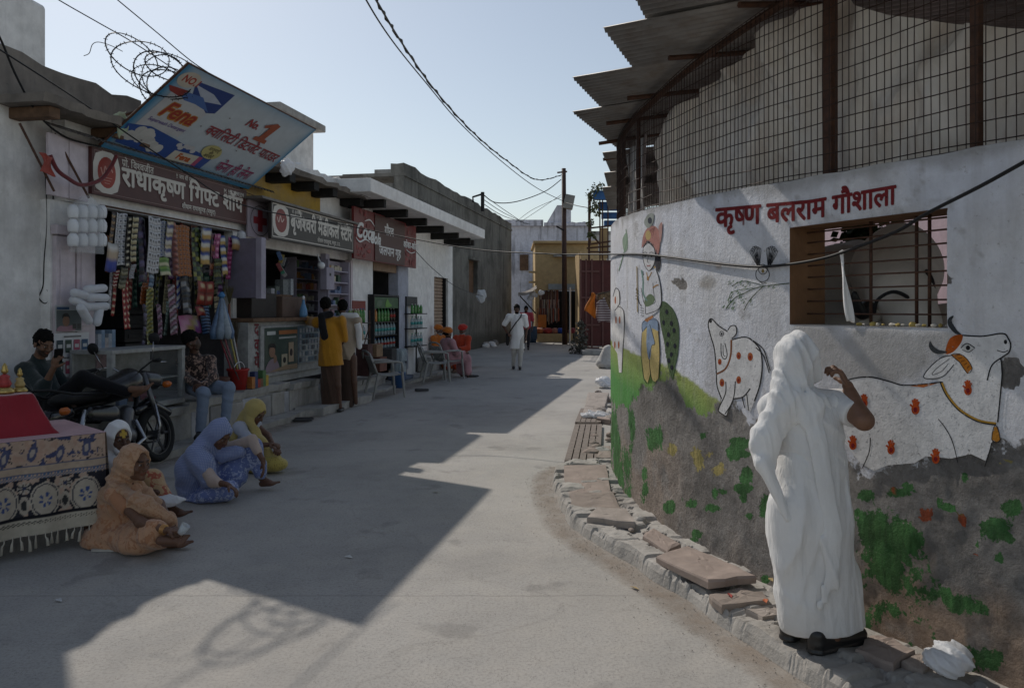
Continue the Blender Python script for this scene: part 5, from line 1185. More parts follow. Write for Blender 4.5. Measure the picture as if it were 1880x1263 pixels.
class Painter:
    """flat print in a 2-D domain; fn(x, y, off) puts a point on the surface, off metres proud of it"""
    def __init__(s, fn, off=.003, step=.00012, strip=None): s.fn, s.off, s.step, s.strip = fn, off, step, strip; s.V, s.F, s.C = [], [], []
    def tris(s, V, F, col):
        if s.strip:
            bm = bmesh.new(); vs = [bm.verts.new((p[0], p[1], 0)) for p in V]
            for f in F:
                try: bm.faces.new([vs[i] for i in f])
                except ValueError: pass
            xs = [p[0] for p in V]; x = math.ceil(min(xs)/s.strip)*s.strip
            while x < max(xs):
                bmesh.ops.bisect_plane(bm, geom=bm.verts[:]+bm.edges[:]+bm.faces[:], plane_co=(x, 0, 0), plane_no=(1, 0, 0)); x += s.strip
            bm.verts.index_update(); V = [(v.co.x, v.co.y) for v in bm.verts]; F = [tuple(v.index for v in f.verts) for f in bm.faces]; bm.free()
        b = len(s.V); s.V += [tuple(s.fn(float(p[0]), float(p[1]), s.off)) for p in V]; s.F += [tuple(b+i for i in f) for f in F]; s.C += [tuple(col[:3])]*len(V); s.off += s.step
    def poly(s, pts, col):
        pts = [Vector((p[0], p[1], 0)) for p in pts]; F = geometry.tessellate_polygon([pts]); s.tris([(p.x, p.y) for p in pts], F, col); return s
    def blob(s, pts, col, n=6): return s.poly(catmull([(p[0], p[1], 0) for p in pts], n, True), col)
    def rect(s, x0, y0, x1, y1, col): return s.poly([(x0, y0), (x1, y0), (x1, y1), (x0, y1)], col)
    def ell(s, x, y, rx, ry, col, n=20, rot=0.): 
        c, q = math.cos(rot), math.sin(rot)
        return s.poly([(x + rx*math.cos(a)*c - ry*math.sin(a)*q, y + rx*math.cos(a)*q + ry*math.sin(a)*c) for a in [2*math.pi*k/n for k in range(n)]], col)
    def stroke(s, pts, w, col, smooth=6, taper=0., closed=False):
        P = catmull([(p[0], p[1], 0) for p in pts], smooth, closed) if smooth and len(pts) > 2 else [Vector((p[0], p[1], 0)) for p in pts]
        if closed: P = P + [P[0]]
        m = len(P); V = []
        for i, p in enumerate(P):
            t = (P[min(i+1, m-1)] - P[max(i-1, 0)]); t = t.normalized() if t.length else Vector((1, 0, 0)); nn = Vector((-t.y, t.x, 0)); u = i/(m-1); ww = w*.5*(1 - taper*abs(2*u-1)**2)
            V += [(p.x+nn.x*ww, p.y+nn.y*ww), (p.x-nn.x*ww, p.y-nn.y*ww)]
        s.tris(V, [(2*i, 2*i+1, 2*i+3, 2*i+2) for i in range(m-1)], col); return s
    def ring(s, x, y, rx, ry, w, col): return s.stroke([(x+rx*math.cos(a), y+ry*math.sin(a)) for a in [2*math.pi*k/16 for k in range(16)]], w, col, 3, closed=True)
    def text(s, t, x, y, h, col, bold=.03, shear=0., align='l', width=None, yd=1, slope=0., xs=1.):
        V, F, w = text2d(t); k = h*xs
        if width: k = width / w
        x0 = x - (w*k/2 if align == 'c' else w*k if align == 'r' else 0)
        offs = [(0, 0)] if not bold else [(bold*math.cos(a), bold*math.sin(a)) for a in [math.pi*2*q/6 for q in range(6)]]
        for ox, oy in offs:
            U = np.empty_like(V); U[:, 0] = x0 + (V[:, 0] + ox*.9 + shear*V[:, 1])*k; U[:, 1] = y + yd*(V[:, 1] + oy)*h + slope*(U[:, 0]-x0)
            s.tris(U, F, col)
        return s
    def build(s, name, parent, mat=None): return mkobj(name, s.V, s.F, mat or m_print, parent, recalc=False, col=np.array(s.C))
CREAM = (.62, .58, .52); MAROON = (.085, .028, .026); WHITE = (.68, .68, .67)

def sign_board(name, label, px0, px1, d, z0, z1, col, thick=.04, cat='sign', tiltz=0.):
    s0, s1 = FS(px0, d), FS(px1, d); e = T(name, label, cat, W((s0+s1)/2, d, z0))
    b = MB(WP); b.box((s0, d - thick, z0), (s1, d, z1)); b.build('panel', M('panel_' + name + cat + str(px0), col, .45, .18, 2.5, .04, 40, 0, .35, dirt=sh(col, .6), damt=.3), e, bevel=.004)
    return e, s0, s1, Painter(lambda x, y, o: W(s0 + x, d + o, z0 + y))
# gift shop sign
e, s0, s1, p = sign_board('shop_sign', 'brown gift shop signboard with white Hindi lettering and red oval emblem', 169, 453, 0, 2.83, 3.33, MAROON, .06)
L = s1 - s0
for a in ((.03, .03, L-.03, .03), (.03, .47, L-.03, .47), (.03, .03, .03, .47), (L-.03, .03, L-.03, .47)): p.stroke([a[:2], a[2:]], .006, (.3, .2, .18), 0)
p.blob([(.05, .07), (.05, .44), (.40, .44), (.40, .07)], CREAM, 3); p.ell(.225, .255, .145, .17, (.33, .045, .03)); p.stroke([(.13, .30), (.17, .22), (.2, .32), (.24, .24), (.28, .31), (.32, .27)], .018, (.6, .3, .25))
for k in range(3): p.stroke([(.15 + .02*k, .2 - .03*k), (.31 - .02*k, .2 - .03*k)], .006, (.55, .3, .25), 0)
p.text('प्रो. विश्वजीत', .47, .375, .115, CREAM, .02); p.text('!! जय श्री राधे !!', L*.53, .405, .075, CREAM, .02, align='c')
p.text('M. 9557499339', L-.09, .375, .085, CREAM, .025, align='r')
p.text('राधाकृष्ण गिफ्ट शॉप', .47, .165, .3, CREAM, .036, width=L-.60); p.text('श्रीधाम राधाकुण्ड (मथुरा)', L*.5, .045, .085, CREAM, .03)
p.build('lettering', e)
# medical sign
e, s0, s1, p = sign_board('shop_sign', 'dark brown medical store signboard with white border and Hindi lettering', 498, 649, .25, 2.65, 3.22, (.035, .028, .026), .05)
L = s1 - s0
for a in ((.04, .04, L-.04, .04), (.04, .53, L-.04, .53), (.04, .04, .04, .53), (L-.04, .04, L-.04, .53)): p.stroke([a[:2], a[2:]], .016, CREAM, 0)
p.blob([(.09, .1), (.09, .49), (.52, .49), (.52, .1)], CREAM, 3); p.ell(.305, .295, .19, .18, (.22, .04, .035)); p.stroke([(.18, .34), (.23, .27), (.28, .36), (.33, .28), (.4, .33)], .02, (.6, .45, .4))
p.text('बृजेश्वरी मैडीकल स्टोर', .62, .215, .33, CREAM, .04, width=L-.72); p.text('8791595061', L-.1, .43, .1, CREAM, .03, align='r', xs=1.3); p.text('प्रो. बृजकिशोर', .66, .455, .07, CREAM, .02); p.text('!! जय श्री राधे !!', L*.53, .47, .06, CREAM, .02, align='c'); p.text('श्रीधाम राधाकुण्ड, मथुरा, उ.प्र.', L*.5, .085, .09, CREAM, .02)
p.build('lettering', e)
# red cross board
e, s0, s1, p = sign_board('shop_sign', 'mauve board with ringed red cross beside the medical sign', 455, 495, .02, 2.66, 3.2, (.34, .29, .33), .03)
L = s1 - s0; cx, cy = L*.55, .26; p.ring(cx, cy, .28, .22, .012, (.03, .03, .03)); p.rect(cx-.07, cy-.16, cx+.07, cy+.16, (.25, .03, .04)); p.rect(cx-.2, cy-.05, cx+.2, cy+.055, (.25, .03, .04)); p.build('lettering', e)
# cola sign
e, s0, s1, p = sign_board('shop_sign', 'faded red cola signboard naming the snack house', 650, 764, .25, 2.56, 3.54, (.16, .022, .022), .05)
L = s1 - s0; rr = random.Random(5)
for k in range(90):
    x = rr.choice((rr.uniform(.02, L*.26), rr.uniform(L*.78, L-.02))); y = rr.uniform(.03, .95); p.ell(x, y, rr.uniform(.02, .09), rr.uniform(.02, .05), (.24 + rr.uniform(-.07, .04), .03, .03), 8)
p.rect(L*.28, .02, L*.77, .96, (.075, .028, .024))
p.text('Coca', .06, .42, .40, WHITE, .04, .28, xs=1.15); p.text('-Cola', .06 + .62, .36, .32, WHITE, .04, .28, xs=1.0); p.stroke([(.05, .40), (.25, .33), (.55, .40), (.8, .36)], .035, WHITE, 6, .8); p.stroke([(.5, .75), (.8, .80), (1.05, .70)], .03, WHITE, 6, .8)
p.text('गौरव', L*.5, .60, .26, WHITE, .03, align='c', xs=1.2); p.text('जलपान गृह', L*.52, .17, .26, WHITE, .03, align='c', xs=1.25); p.text('कोका-कोला', L*.885, .43, .2, WHITE, .04, .15, align='c', xs=1.25); p.stroke([(L*.8, .38), (L*.88, .33), (L*.96, .37)], .02, WHITE)
p.build('lettering', e)
# detergent billboard leaning out over the street
bs0, bs1 = FS(184, .02), FS(456, .02); BL = bs1 - bs0; BH = math.hypot(1.05, .82)
bn = Vector((.82, -1.05)).normalized()
def BB(x, y, o):
    v = y/BH; return W(bs0 + x, .02 + 1.05*v + bn.x*o, 3.345 + .82*v + bn.y*o)
eb = T('billboard', 'tilted blue detergent billboard leaning out over the gift shop sign', 'billboard', W((bs0+bs1)/2, .02, 3.345))
n1_, n2_ = 120, 52; b = MB(); b.sheet(lambda u, v: BB(u*BL, v*BH, 0), n1_, n2_)
U, Vv = np.meshgrid(np.linspace(0, 1, n1_+1), np.linspace(0, 1, n2_+1)); ed = np.maximum(np.maximum(np.exp(-U/.05), np.exp(-(1-U)/.03)), np.maximum(np.exp(-Vv/.11), .5*np.exp(-(1-Vv)/.07)))
ed = np.clip(ed*1.2, 0, 1) ** 1.1; C = np.array((.54, .60, .65))*(1-ed[..., None]) + np.array((.06, .25, .44))*ed[..., None]
b.build('board', m_print, eb, recalc=False, col=C.reshape(-1, 3))
b = MB(); b.sheet(lambda u, v: BB(u*BL, v*BH, -.035), 4, 4); b.build('board_back', MATS['old_tin'], eb, recalc=False)
for (xa, ya, xb, yb) in ((0, 0, BL, 0), (0, BH, BL, BH), (0, 0, 0, BH), (BL, 0, BL, BH), (BL*.5, 0, BL*.5, BH)):
    b = MB(); b.tube([BB(xa, ya, -.018), BB(xb, yb, -.018)], .016, 4); b.build('frame_bar', m_iron, eb)
p = Painter(BB)
p.poly([(.30, 1.20), (1.02, 1.25), (1.02, .92), (.62, .80)], (.03, .06, .22)); p.poly([(.35, 1.16), (.72, 1.14), (.98, 1.06), (.66, 1.0)], (.45, .5, .6))
p.poly([(.14, .98), (.6, 1.0), (.92, .86), (.86, .44), (.12, .42)], (.55, .56, .58)); p.poly([(.20, 1.02), (.62, 1.05), (.9, .9), (.6, .93), (.4, .92)], (.08, .16, .40))
p.ell(.2, 1.17, .17, .11, (.55, .50, .42), rot=.1); p.text('NO.1', .10, 1.13, .13, (.38, .05, .03), .04); p.poly([(.02, 1.02), (.34, 1.05), (.30, .94), (.10, .96)], (.30, .05, .04))
p.text('Fena', .25, .64, .29, (.48, .22, .05), .09, .2, xs=1.1); p.text('Fena', .25, .645, .29, (.36, .05, .03), .025, .2, xs=1.1); p.text('Superwash Detergent', .2, .53, .075, (.2, .15, .35), .02, .15)
p.poly([(.02, .40), (.35, .46), (.9, .40), (1.15, .36), (1.75, .30), (1.72, .08), (.9, .09), (.1, .12)], (.035, .09, .32))
rr = random.Random(2)
for k in range(16): p.ell(.12 + .042*k + rr.uniform(-.03, .03), .20 + .22*math.exp(-((k-5)/4.)**2)*rr.uniform(.3, 1) , rr.uniform(.06, .11), rr.uniform(.05, .09), sh((.60, .60, .58), rr.uniform(.85, 1.05)), 10)
for k in range(6): p.ell(1.0 + .06*k, .33 + rr.uniform(-.02, .04), .05, .035, (.58, .58, .6), 8)
p.poly([(1.02, .26), (1.5, .28), (1.5, .12), (1.0, .10)], (.6, .58, .5)); p.text('Fena', 1.14, .15, .13, (.5, .12, .03), .06, xs=1.1); p.rect(1.5, .12, 1.58, .28, (.45, .1, .2)); p.rect(1.58, .13, 1.72, .27, (.05, .1, .35))
p.text('No.', 1.66, .95, .17, (.33, .05, .05), .035, .15, xs=1.1); p.poly([(2.06, .80), (2.38, .80), (2.36, .86), (2.28, .87), (2.32, 1.14), (2.22, 1.16), (2.02, 1.06), (2.06, 1.02), (2.16, 1.06), (2.14, .87), (2.06, .86)], (.36, .10, .05))
p.text('क्वालिटी डिटर्जेंट पाउडर', 1.15, .62, .22, (.30, .05, .06), .02, .05, width=BL-1.3, slope=-.02); p.ell(1.62, .40, .20, .115, (.55, .50, .22), rot=-.1); p.text('आज़माएँ', 1.62, .42, .075, (.1, .09, .05), .02, align='c'); p.text('और', 1.62, .365, .06, (.1, .09, .05), .02, align='c'); p.text('अपनाएँ', 1.62, .31, .07, (.1, .09, .05), .02, align='c')
p.text('फेना ही लेना', 1.95, .16, .24, (.32, .06, .14), .02, .08, width=.85)
for x, y in ((.62, .80), (1.0, .7), (1.3, .95), (2.0, .55), (.4, .25)): p.ell(x, y, .018, .01, (.15, .15, .15), 6)
p.build('print', eb)
b = MB(WP)
for u in (.08, .5, .92):
    b = MB(WP); b.tube([(bs0 + BL*u, -.2, 3.66), (bs0 + BL*u, .62, 3.85)], .014, 6); b.build('stay_rod', m_iron, eb)
# ================================================================== mural painted on the shelter wall (drawn where it stands on the curved wall)
def WPX(px, py, o):
    s, z = WZ(px, py); return SW(s, .0062 + o, z)
INK = (.02, .02, .022); OW = (.74, .735, .73)
def z7(L): return [(1100 + x/2.41, 360 + y/2.41) for x, y in L]
def z3(L): return [(1100 + x/3.158, 380 + y/3.158) for x, y in L]
def m_mural():
    m = new('mural_paint'); t = NT(m); a = t.n('Attribute', attribute_name='Col').outputs[0]; v = t.pos()
    c = t.mix(1., a, t.ramp(t.noise(v, 12, 7, .7), .3, .7, (.72, .72, .72, 1), (1.05,)*4), 'MULTIPLY')
    wear = t.math('MULTIPLY', t.ramp(t.noise(v, 55, 6, .75), .58, .64), .75)
    t.out(c, .9, .15, 0, [(t.noise(v, 34, 6, .7), .4, .01), (t.noise(v, 110, 3), .3, .004)], alpha=t.math('SUBTRACT', 1., wear)); return m
MM = m_mural()
def handprint(p, x, y, s=1., col=(.45, .07, .012), tilt=0.):
    p.ell(x, y, 7.2*s, 9.5*s, col); 
    for k, (a, l) in enumerate(((-.9, 10), (-.35, 15), (-.08, 17), (.2, 16), (.5, 12))):
        a += tilt; bx, by = x + math.sin(a)*6*s, y - math.cos(a)*6*s; p.stroke([(bx, by), (bx + math.sin(a)*l*s*.6, by - math.cos(a)*l*s*.75)], 3.6*s, col, 0)
    p.ell(x, y + 1, 3.5*s, 4.5*s, (.22, .015, .02)); 
# big cow
p = Painter(WPX, .0006, .00003, 9.)
body = z7([(1040, 980), (1050, 860), (1100, 812), (1200, 800), (1350, 835), (1500, 825), (1545, 720), (1560, 640), (1610, 615), (1700, 620), (1790, 610), (1822, 650), (1818, 695), (1780, 718), (1785, 790), (1775, 900), (1765, 1005), (1745, 1080), (1715, 1170), (1650, 1140), (1560, 1160), (1450, 1150), (1400, 1180), (1280, 1190), (1220, 1215), (1160, 1180), (1090, 1090)])
p.poly(body, OW)
p.blob(z7([(1537, 695), (1550, 640), (1575, 618), (1612, 614), (1605, 650), (1570, 690)]), (.42, .09, .012)); p.stroke(z7([(1605, 612), (1583, 600), (1560, 570), (1556, 548), (1572, 530)]), 9, (.045, .05, .055), 6, .85); p.stroke(z7([(1545, 690), (1500, 688), (1475, 668), (1468, 642)]), 9, (.045, .05, .055), 6, .85)
p.blob(z7([(1580, 702), (1520, 715), (1470, 755), (1440, 800), (1480, 808), (1530, 795), (1575, 745)]), OW); p.stroke(z7([(1580, 702), (1520, 715), (1470, 755), (1440, 800), (1480, 808), (1530, 795), (1575, 745)]), 1.8, INK); p.stroke(z7([(1555, 720), (1500, 760), (1478, 790), (1520, 775), (1550, 740)]), 1.2, INK)
p.poly(z7([(1562, 702), (1600, 698), (1632, 720), (1656, 762), (1634, 784), (1600, 735)]), (.45, .16, .02)); 
for k in range(5): p.stroke(z7([(1580+13*k, 705+14*k), (1600+11*k, 702+12*k)]), 1.2, (.1, .03, .01), 0)
p.stroke(z7([(1562, 702), (1600, 698), (1632, 720), (1656, 762), (1634, 784), (1600, 735)]), 1.5, INK, 2, closed=True)
p.stroke(z7([(1610, 616), (1700, 620), (1790, 608), (1815, 630), (1826, 660), (1818, 690), (1795, 708), (1780, 718), (1752, 738), (1735, 765), (1722, 815)]), 2.6, INK); p.stroke(z7([(1765, 682), (1795, 690), (1815, 682)]), 1.6, INK); p.ell(*z7([(1803, 645)])[0], 3, 4.2, INK)
p.blob(z7([(1612, 672), (1632, 655), (1662, 672), (1640, 688)]), (.6, .6, .58)); p.stroke(z7([(1605, 672), (1632, 652), (1668, 672)]), 1.8, INK); p.stroke(z7([(1612, 680), (1640, 690), (1662, 676)]), 1.2, INK); p.ell(*z7([(1637, 671)])[0], 4, 4.4, INK)
p.stroke(z7([(1782, 718), (1788, 780), (1780, 880), (1768, 1000)]), 2.4, INK); p.stroke(z7([(1790, 1005), (1780, 1080)]), .1, INK, 0)
p.stroke(z7([(1518, 822), (1545, 880), (1600, 945), (1680, 992), (1762, 1008)]), 6.0, INK); p.stroke(z7([(1522, 826), (1549, 882), (1604, 945), (1682, 990), (1760, 1004)]), 3.4, (.48, .27, .04))
p.poly(z7([(1752, 1020), (1766, 1020), (1780, 1075), (1765, 1088), (1742, 1076)]), (.46, .20, .03)); p.stroke(z7([(1752, 1020), (1766, 1020), (1780, 1075), (1765, 1088), (1742, 1076)]), 1.6, INK, 2, closed=True)
p.stroke(z7([(1088, 840), (1110, 812), (1200, 800), (1290, 820), (1350, 836), (1440, 832), (1520, 822)]), 2.4, INK); p.poly(z7([(1380, 840), (1430, 834), (1500, 828), (1440, 846)]), (.45, .14, .04))
p.stroke(z7([(1505, 985), (1540, 1030), (1570, 1090), (1592, 1178)]), 1.8, INK, 6, .3); p.stroke(z7([(1742, 1090), (1730, 1140), (1712, 1195)]), 1.8, INK); p.stroke(z7([(1205, 1068), (1200, 1130), (1170, 1202)]), 1.8, INK)
for x, y, s in ((1637, 858, 1.), (1405, 942, 1.05), (1128, 1100, .95), (1297, 1120, .95), (1495, 1160, 1.), (1178, 915, .9)): handprint(p, 1100 + x/2.41, 360 + y/2.41, s)
p.build('painted_cow', hW, MM)
# calf
p = Painter(WPX, .0006, .00003, 9.)
out = [(655, 648), (700, 690), (750, 722), (775, 770), (860, 755), (920, 800), (945, 850), (950, 940), (935, 1040), (905, 1130), (880, 1190), (860, 1170), (850, 1100), (780, 1112), (740, 1212), (700, 1182), (716, 1112), (690, 1040), (685, 960), (675, 830), (650, 740), (638, 685)]
p.poly(z3(out), OW); p.stroke(z3([(716, 1112), (690, 1040), (685, 960), (675, 830), (650, 740), (638, 680), (655, 648), (700, 690), (750, 722)]), 2.2, INK); p.stroke(z3([(775, 770), (860, 755), (920, 800), (945, 850), (950, 940), (935, 1040), (905, 1125)]), 2.2, INK)
p.ell(*z3([(652, 662)])[0], 2.5, 3.5, INK); p.blob(z3([(752, 715), (770, 690), (800, 695), (798, 740), (775, 762)]), OW); p.stroke(z3([(752, 715), (770, 690), (798, 692), (800, 735), (775, 762)]), 1.8, INK)
p.ring(*z3([(716, 735)])[0], 3.5, 4.5, 1.2, INK); p.ell(*z3([(716, 736)])[0], 1.8, 2.4, INK); p.stroke(z3([(712, 790), (715, 860), (735, 882), (748, 855), (735, 790)]), 1.6, INK); p.stroke(z3([(724, 800), (726, 855), (738, 865)]), 1.2, INK)
p.stroke(z3([(772, 770), (768, 860), (740, 935), (688, 968)]), 3.2, (.22, .08, .03)); p.stroke(z3([(740, 1012), (738, 1080), (702, 1160), (700, 1185), (745, 1215)]), 1.8, INK); p.stroke(z3([(796, 1010), (782, 1120), (735, 1200)]), 1.8, INK); p.stroke(z3([(780, 1112), (840, 1100), (882, 1052)]), 2.2, INK); p.stroke(z3([(835, 1105), (850, 1165)]), 1.6, INK, 0); p.stroke(z3([(862, 1085), (872, 1180)]), 1.6, INK, 0)
p.stroke(z3([(915, 815), (955, 855), (980, 920), (992, 962)]), 1.8, INK); p.stroke(z3([(900, 775), (960, 830), (998, 950)]), 1.8, INK)
for x, y, r in ((705, 897, 3.5), (815, 862, 4.2), (882, 868, 4.8), (718, 1018, 4.5), (815, 1002, 4.4)):
    q = z3([(x, y)])[0]; p.ell(q[0], q[1], r, r*1.6, (.42, .11, .03)); p.ell(q[0], q[1]+1, r*.5, r*.8, (.25, .03, .02))
p.build('painted_calf', hW, MM)
# second cow, half round the bend
p = Painter(WPX, .0006, .00003, 6.)
p.poly(z3([(85, 520), (100, 475), (120, 490), (122, 560), (145, 600), (150, 700), (140, 820), (135, 960), (120, 960), (110, 850), (80, 800), (80, 620)]), OW)
p.stroke(z3([(85, 520), (100, 472), (120, 490), (122, 560), (95, 600)]), 1.2, INK); p.stroke(z3([(110, 575), (145, 600), (150, 700), (142, 830), (136, 960)]), 1.2, INK)
for x, y in ((98, 540), (102, 655), (124, 655), (95, 800), (118, 800)): p.ell(*z3([(x, y)])[0], 1.5, 7, (.46, .16, .08))
p.build('painted_cow', hW, MM)
# flute player in a pink turban
p = Painter(WPX, .0006, .00003, 6.)
p.blob(z3([(372, 548), (430, 590), (465, 690), (463, 830), (445, 930), (432, 1000), (405, 930), (385, 800), (355, 640)]), (.085, .13, .065)); p.stroke(z3([(372, 548), (430, 590), (465, 690), (463, 830), (445, 930), (432, 1000)]), 1.2, (.05, .1, .05))
rr = random.Random(8)
for k in range(60):
    u = rr.random(); x = lerp(385, 430, u) + rr.uniform(-25, 30); y = lerp(580, 960, u); p.stroke(z3([(x, y), (x + rr.uniform(-8, 10), y + 26)]), .8, (.14, .22, .10), 0)
for x, y in ((398, 608), (425, 675), (408, 740), (440, 715), (402, 795), (445, 805), (425, 855), (410, 890), (428, 930), (380, 670)): p.ell(*z3([(x, y)])[0], 2.6, 4.6, (.012, .015, .03)); 
torso = [(280, 372), (320, 365), (350, 390), (362, 460), (366, 560), (345, 605), (320, 625), (270, 650), (258, 600), (262, 540), (252, 470), (262, 400)]
p.poly(z3(torso), (.68, .69, .73))
p.stroke(z3([(335, 362), (352, 410), (364, 480), (366, 560), (340, 600), (278, 622)]), 1.3, INK); p.stroke(z3([(318, 440), (326, 520), (330, 555), (280, 575)]), 1.0, INK); p.stroke(z3([(222, 470), (232, 540), (250, 575)]), 1.1, INK); p.stroke(z3([(250, 470), (262, 540), (275, 575), (275, 620)]), 1.1, INK)
for k in range(4): p.stroke(z3([(218, 478+18*k), (236, 486+18*k)]), 1.0, INK, 0); p.stroke(z3([(246, 585+14*k), (268, 590+14*k)]), 1.0, INK, 0)
p.blob(z3([(270, 540), (300, 505), (328, 525), (320, 560), (280, 578)]), (.16, .22, .13)); p.stroke(z3([(252, 365), (262, 430), (262, 500), (285, 545)]), 3.0, (.18, .30, .27)); p.stroke(z3([(225, 345), (228, 610)]), 1.6, (.30, .22, .08), 0)
p.poly(z3([(255, 730), (290, 690), (300, 850), (305, 960), (288, 1020), (268, 990), (252, 850)]), (.58, .46, .19)); p.poly(z3([(298, 690), (350, 720), (358, 850), (352, 990), (332, 1014), (312, 1000), (300, 900)]), (.58, .46, .19))
p.stroke(z3([(255, 730), (250, 850), (266, 990), (286, 1022)]), 1.0, INK); p.stroke(z3([(350, 720), (358, 850), (352, 992)]), 1.1, INK); p.stroke(z3([(298, 880), (304, 960), (315, 1005)]), 1.1, INK)
p.blob(z3([(258, 665), (300, 645), (342, 650), (352, 722), (312, 702), (330, 790), (312, 800), (306, 862), (294, 884), (280, 790), (284, 690), (256, 730)]), (.27, .36, .50), 2); p.stroke(z3([(300, 680), (318, 740), (330, 795), (312, 805), (294, 884)]), 1.0, INK); p.stroke(z3([(258, 725), (262, 668), (340, 655), (352, 724)]), 1.0, INK)
p.poly(z3([(268, 655), (315, 628), (322, 640), (285, 668)]), (.46, .2, .08))
p.blob(z3([(345, 270), (362, 300), (360, 350), (345, 372), (332, 330)]), (.05, .05, .06)); p.blob(z3([(262, 245), (290, 203), (326, 232), (333, 290), (322, 338), (296, 370), (272, 340), (261, 292)]), (.70, .70, .71)); p.stroke(z3([(262, 245), (261, 292), (272, 340), (296, 370), (322, 338), (333, 290), (326, 235)]), 1.1, INK)
p.blob(z3([(262, 240), (286, 198), (330, 225), (345, 275), (320, 235), (290, 212)]), (.04, .04, .05)); p.blob(z3([(254, 235), (262, 170), (288, 122), (330, 112), (356, 150), (359, 225), (346, 275), (322, 225), (290, 196), (266, 222)]), (.48, .23, .20))
for k in range(5): p.stroke(z3([(262+14*k, 225-14*k), (290+8*k, 150), (330, 118)]), .9, (.30, .12, .10))
p.blob(z3([(352, 120), (372, 90), (372, 150), (362, 205)]), (.50, .30, .27)); p.ell(*z3([(292, 165)])[0], 5, 9, (.55, .42, .18))
p.blob(z3([(282, 118), (268, 88), (290, 45), (322, 40), (320, 88), (300, 120)]), (.33, .36, .33)); p.ell(*z3([(302, 80)])[0], 4, 6, (.05, .06, .08))
for x in (274, 311): p.stroke(z3([(x-11, 284), (x, 277), (x+11, 284)]), 1.2, INK); p.ell(*z3([(x, 286)])[0], 1.8, 1.5, INK); p.stroke(z3([(x-12, 268), (x, 262), (x+12, 268)]), .9, INK)
p.stroke(z3([(294, 285), (288, 318), (297, 322)]), .9, INK); p.stroke(z3([(284, 338), (294, 344), (305, 336)]), 1.5, (.35, .08, .07)); p.stroke(z3([(282, 380), (292, 412), (312, 378)]), 1.4, (.45, .25, .08)); p.ell(*z3([(290, 415)])[0], 2, 4, (.45, .25, .08)); p.stroke(z3([(318, 470), (338, 455), (352, 452)]), 2.2, (.42, .24, .10)); p.ell(*z3([(330, 350)])[0], 1.6, 2.2, (.45, .3, .1))
p.build('painted_flute_player', hW, MM)
# bird on a branch, leaves, stalk
p = Painter(WPX, .0006, .00003, 9.); GRN = (.10, .17, .10)
p.stroke(z3([(1108, 443), (1040, 450), (965, 460), (900, 475), (840, 505), (790, 530), (740, 590)]), 1.8, (.06, .09, .06)); p.stroke(z3([(960, 458), (900, 515), (865, 560), (845, 600)]), 1.4, (.06, .09, .06)); p.stroke(z3([(960, 458), (890, 438), (830, 432), (775, 460)]), 1.3, (.06, .09, .06)); p.stroke(z3([(900, 470), (830, 480), (770, 500), (755, 560)]), 1.2, GRN)
rr = random.Random(11)
for k in range(70):
    c = rr.choice([(790, 440), (800, 500), (780, 530), (755, 570), (860, 440), (870, 545), (1000, 450)]); x, y = c[0] + rr.uniform(-30, 40), c[1] + rr.uniform(-16, 20); p.stroke(z3([(x, y), (x - rr.uniform(4, 14), y + rr.uniform(4, 16))]), 1.1, sh(GRN, rr.uniform(.7, 1.7)), 0)
p.build('painted_branch', hW, MM); p = Painter(WPX, .0006, .00003, 9.)
p.ring(*z3([(953, 392)])[0], 12.5, 13.5, 1.3, INK); p.ring(*z3([(955, 362)])[0], 8, 9, 1.1, INK); p.ell(*z3([(955, 372)])[0], 2.5, 3.5, (.3, .22, .08)); p.stroke(z3([(940, 435), (955, 445), (970, 438)]), 1.2, INK)
for cx, d in ((930, -1), (990, 1)):
    for k in range(6):
        a = (k-2.5)*.11 + d*.22; L_ = 120 - 6*abs(k-2.5); x1, y1 = cx + math.sin(a)*L_*.8, 345 - math.cos(a)*L_
        p.stroke(z3([(cx-5, 345), (x1-9, y1+12), (x1, y1), (x1+9, y1+12), (cx+5, 345)]), .9, INK, 4)
p.build('painted_bird', hW, MM); p = Painter(WPX, .0006, .00003, 9.)
p.stroke(z3([(160, 130), (165, 200), (150, 260), (118, 370)]), 1.5, (.22, .33, .22)); p.blob(z3([(165, 150), (140, 190), (150, 260), (170, 235)]), (.30, .40, .30))
p.build('painted_stalk', hW, MM)
# name of the shelter in red brush lettering
p = Painter(WPX, .0006, .00003, 9.)
def base(px): return np.interp(px, [1310, 1490, 1650], [418, 402, 374])
V_, F_, w_ = text2d('कृष्ण बलराम गौशाला')
for ox, oy in [(0, 0)] + [(.03*math.cos(a), .03*math.sin(a)) for a in [math.pi*2*q/6 for q in range(6)]]:
    U = np.empty_like(V_); U[:, 0] = 1316 + (V_[:, 0]+ox)*(330/w_); U[:, 1] = base(U[:, 0]) - (V_[:, 1]+oy)*54; p.tris(U, F_, (.20, .025, .028))
p.build('painted_name', hW, MM)
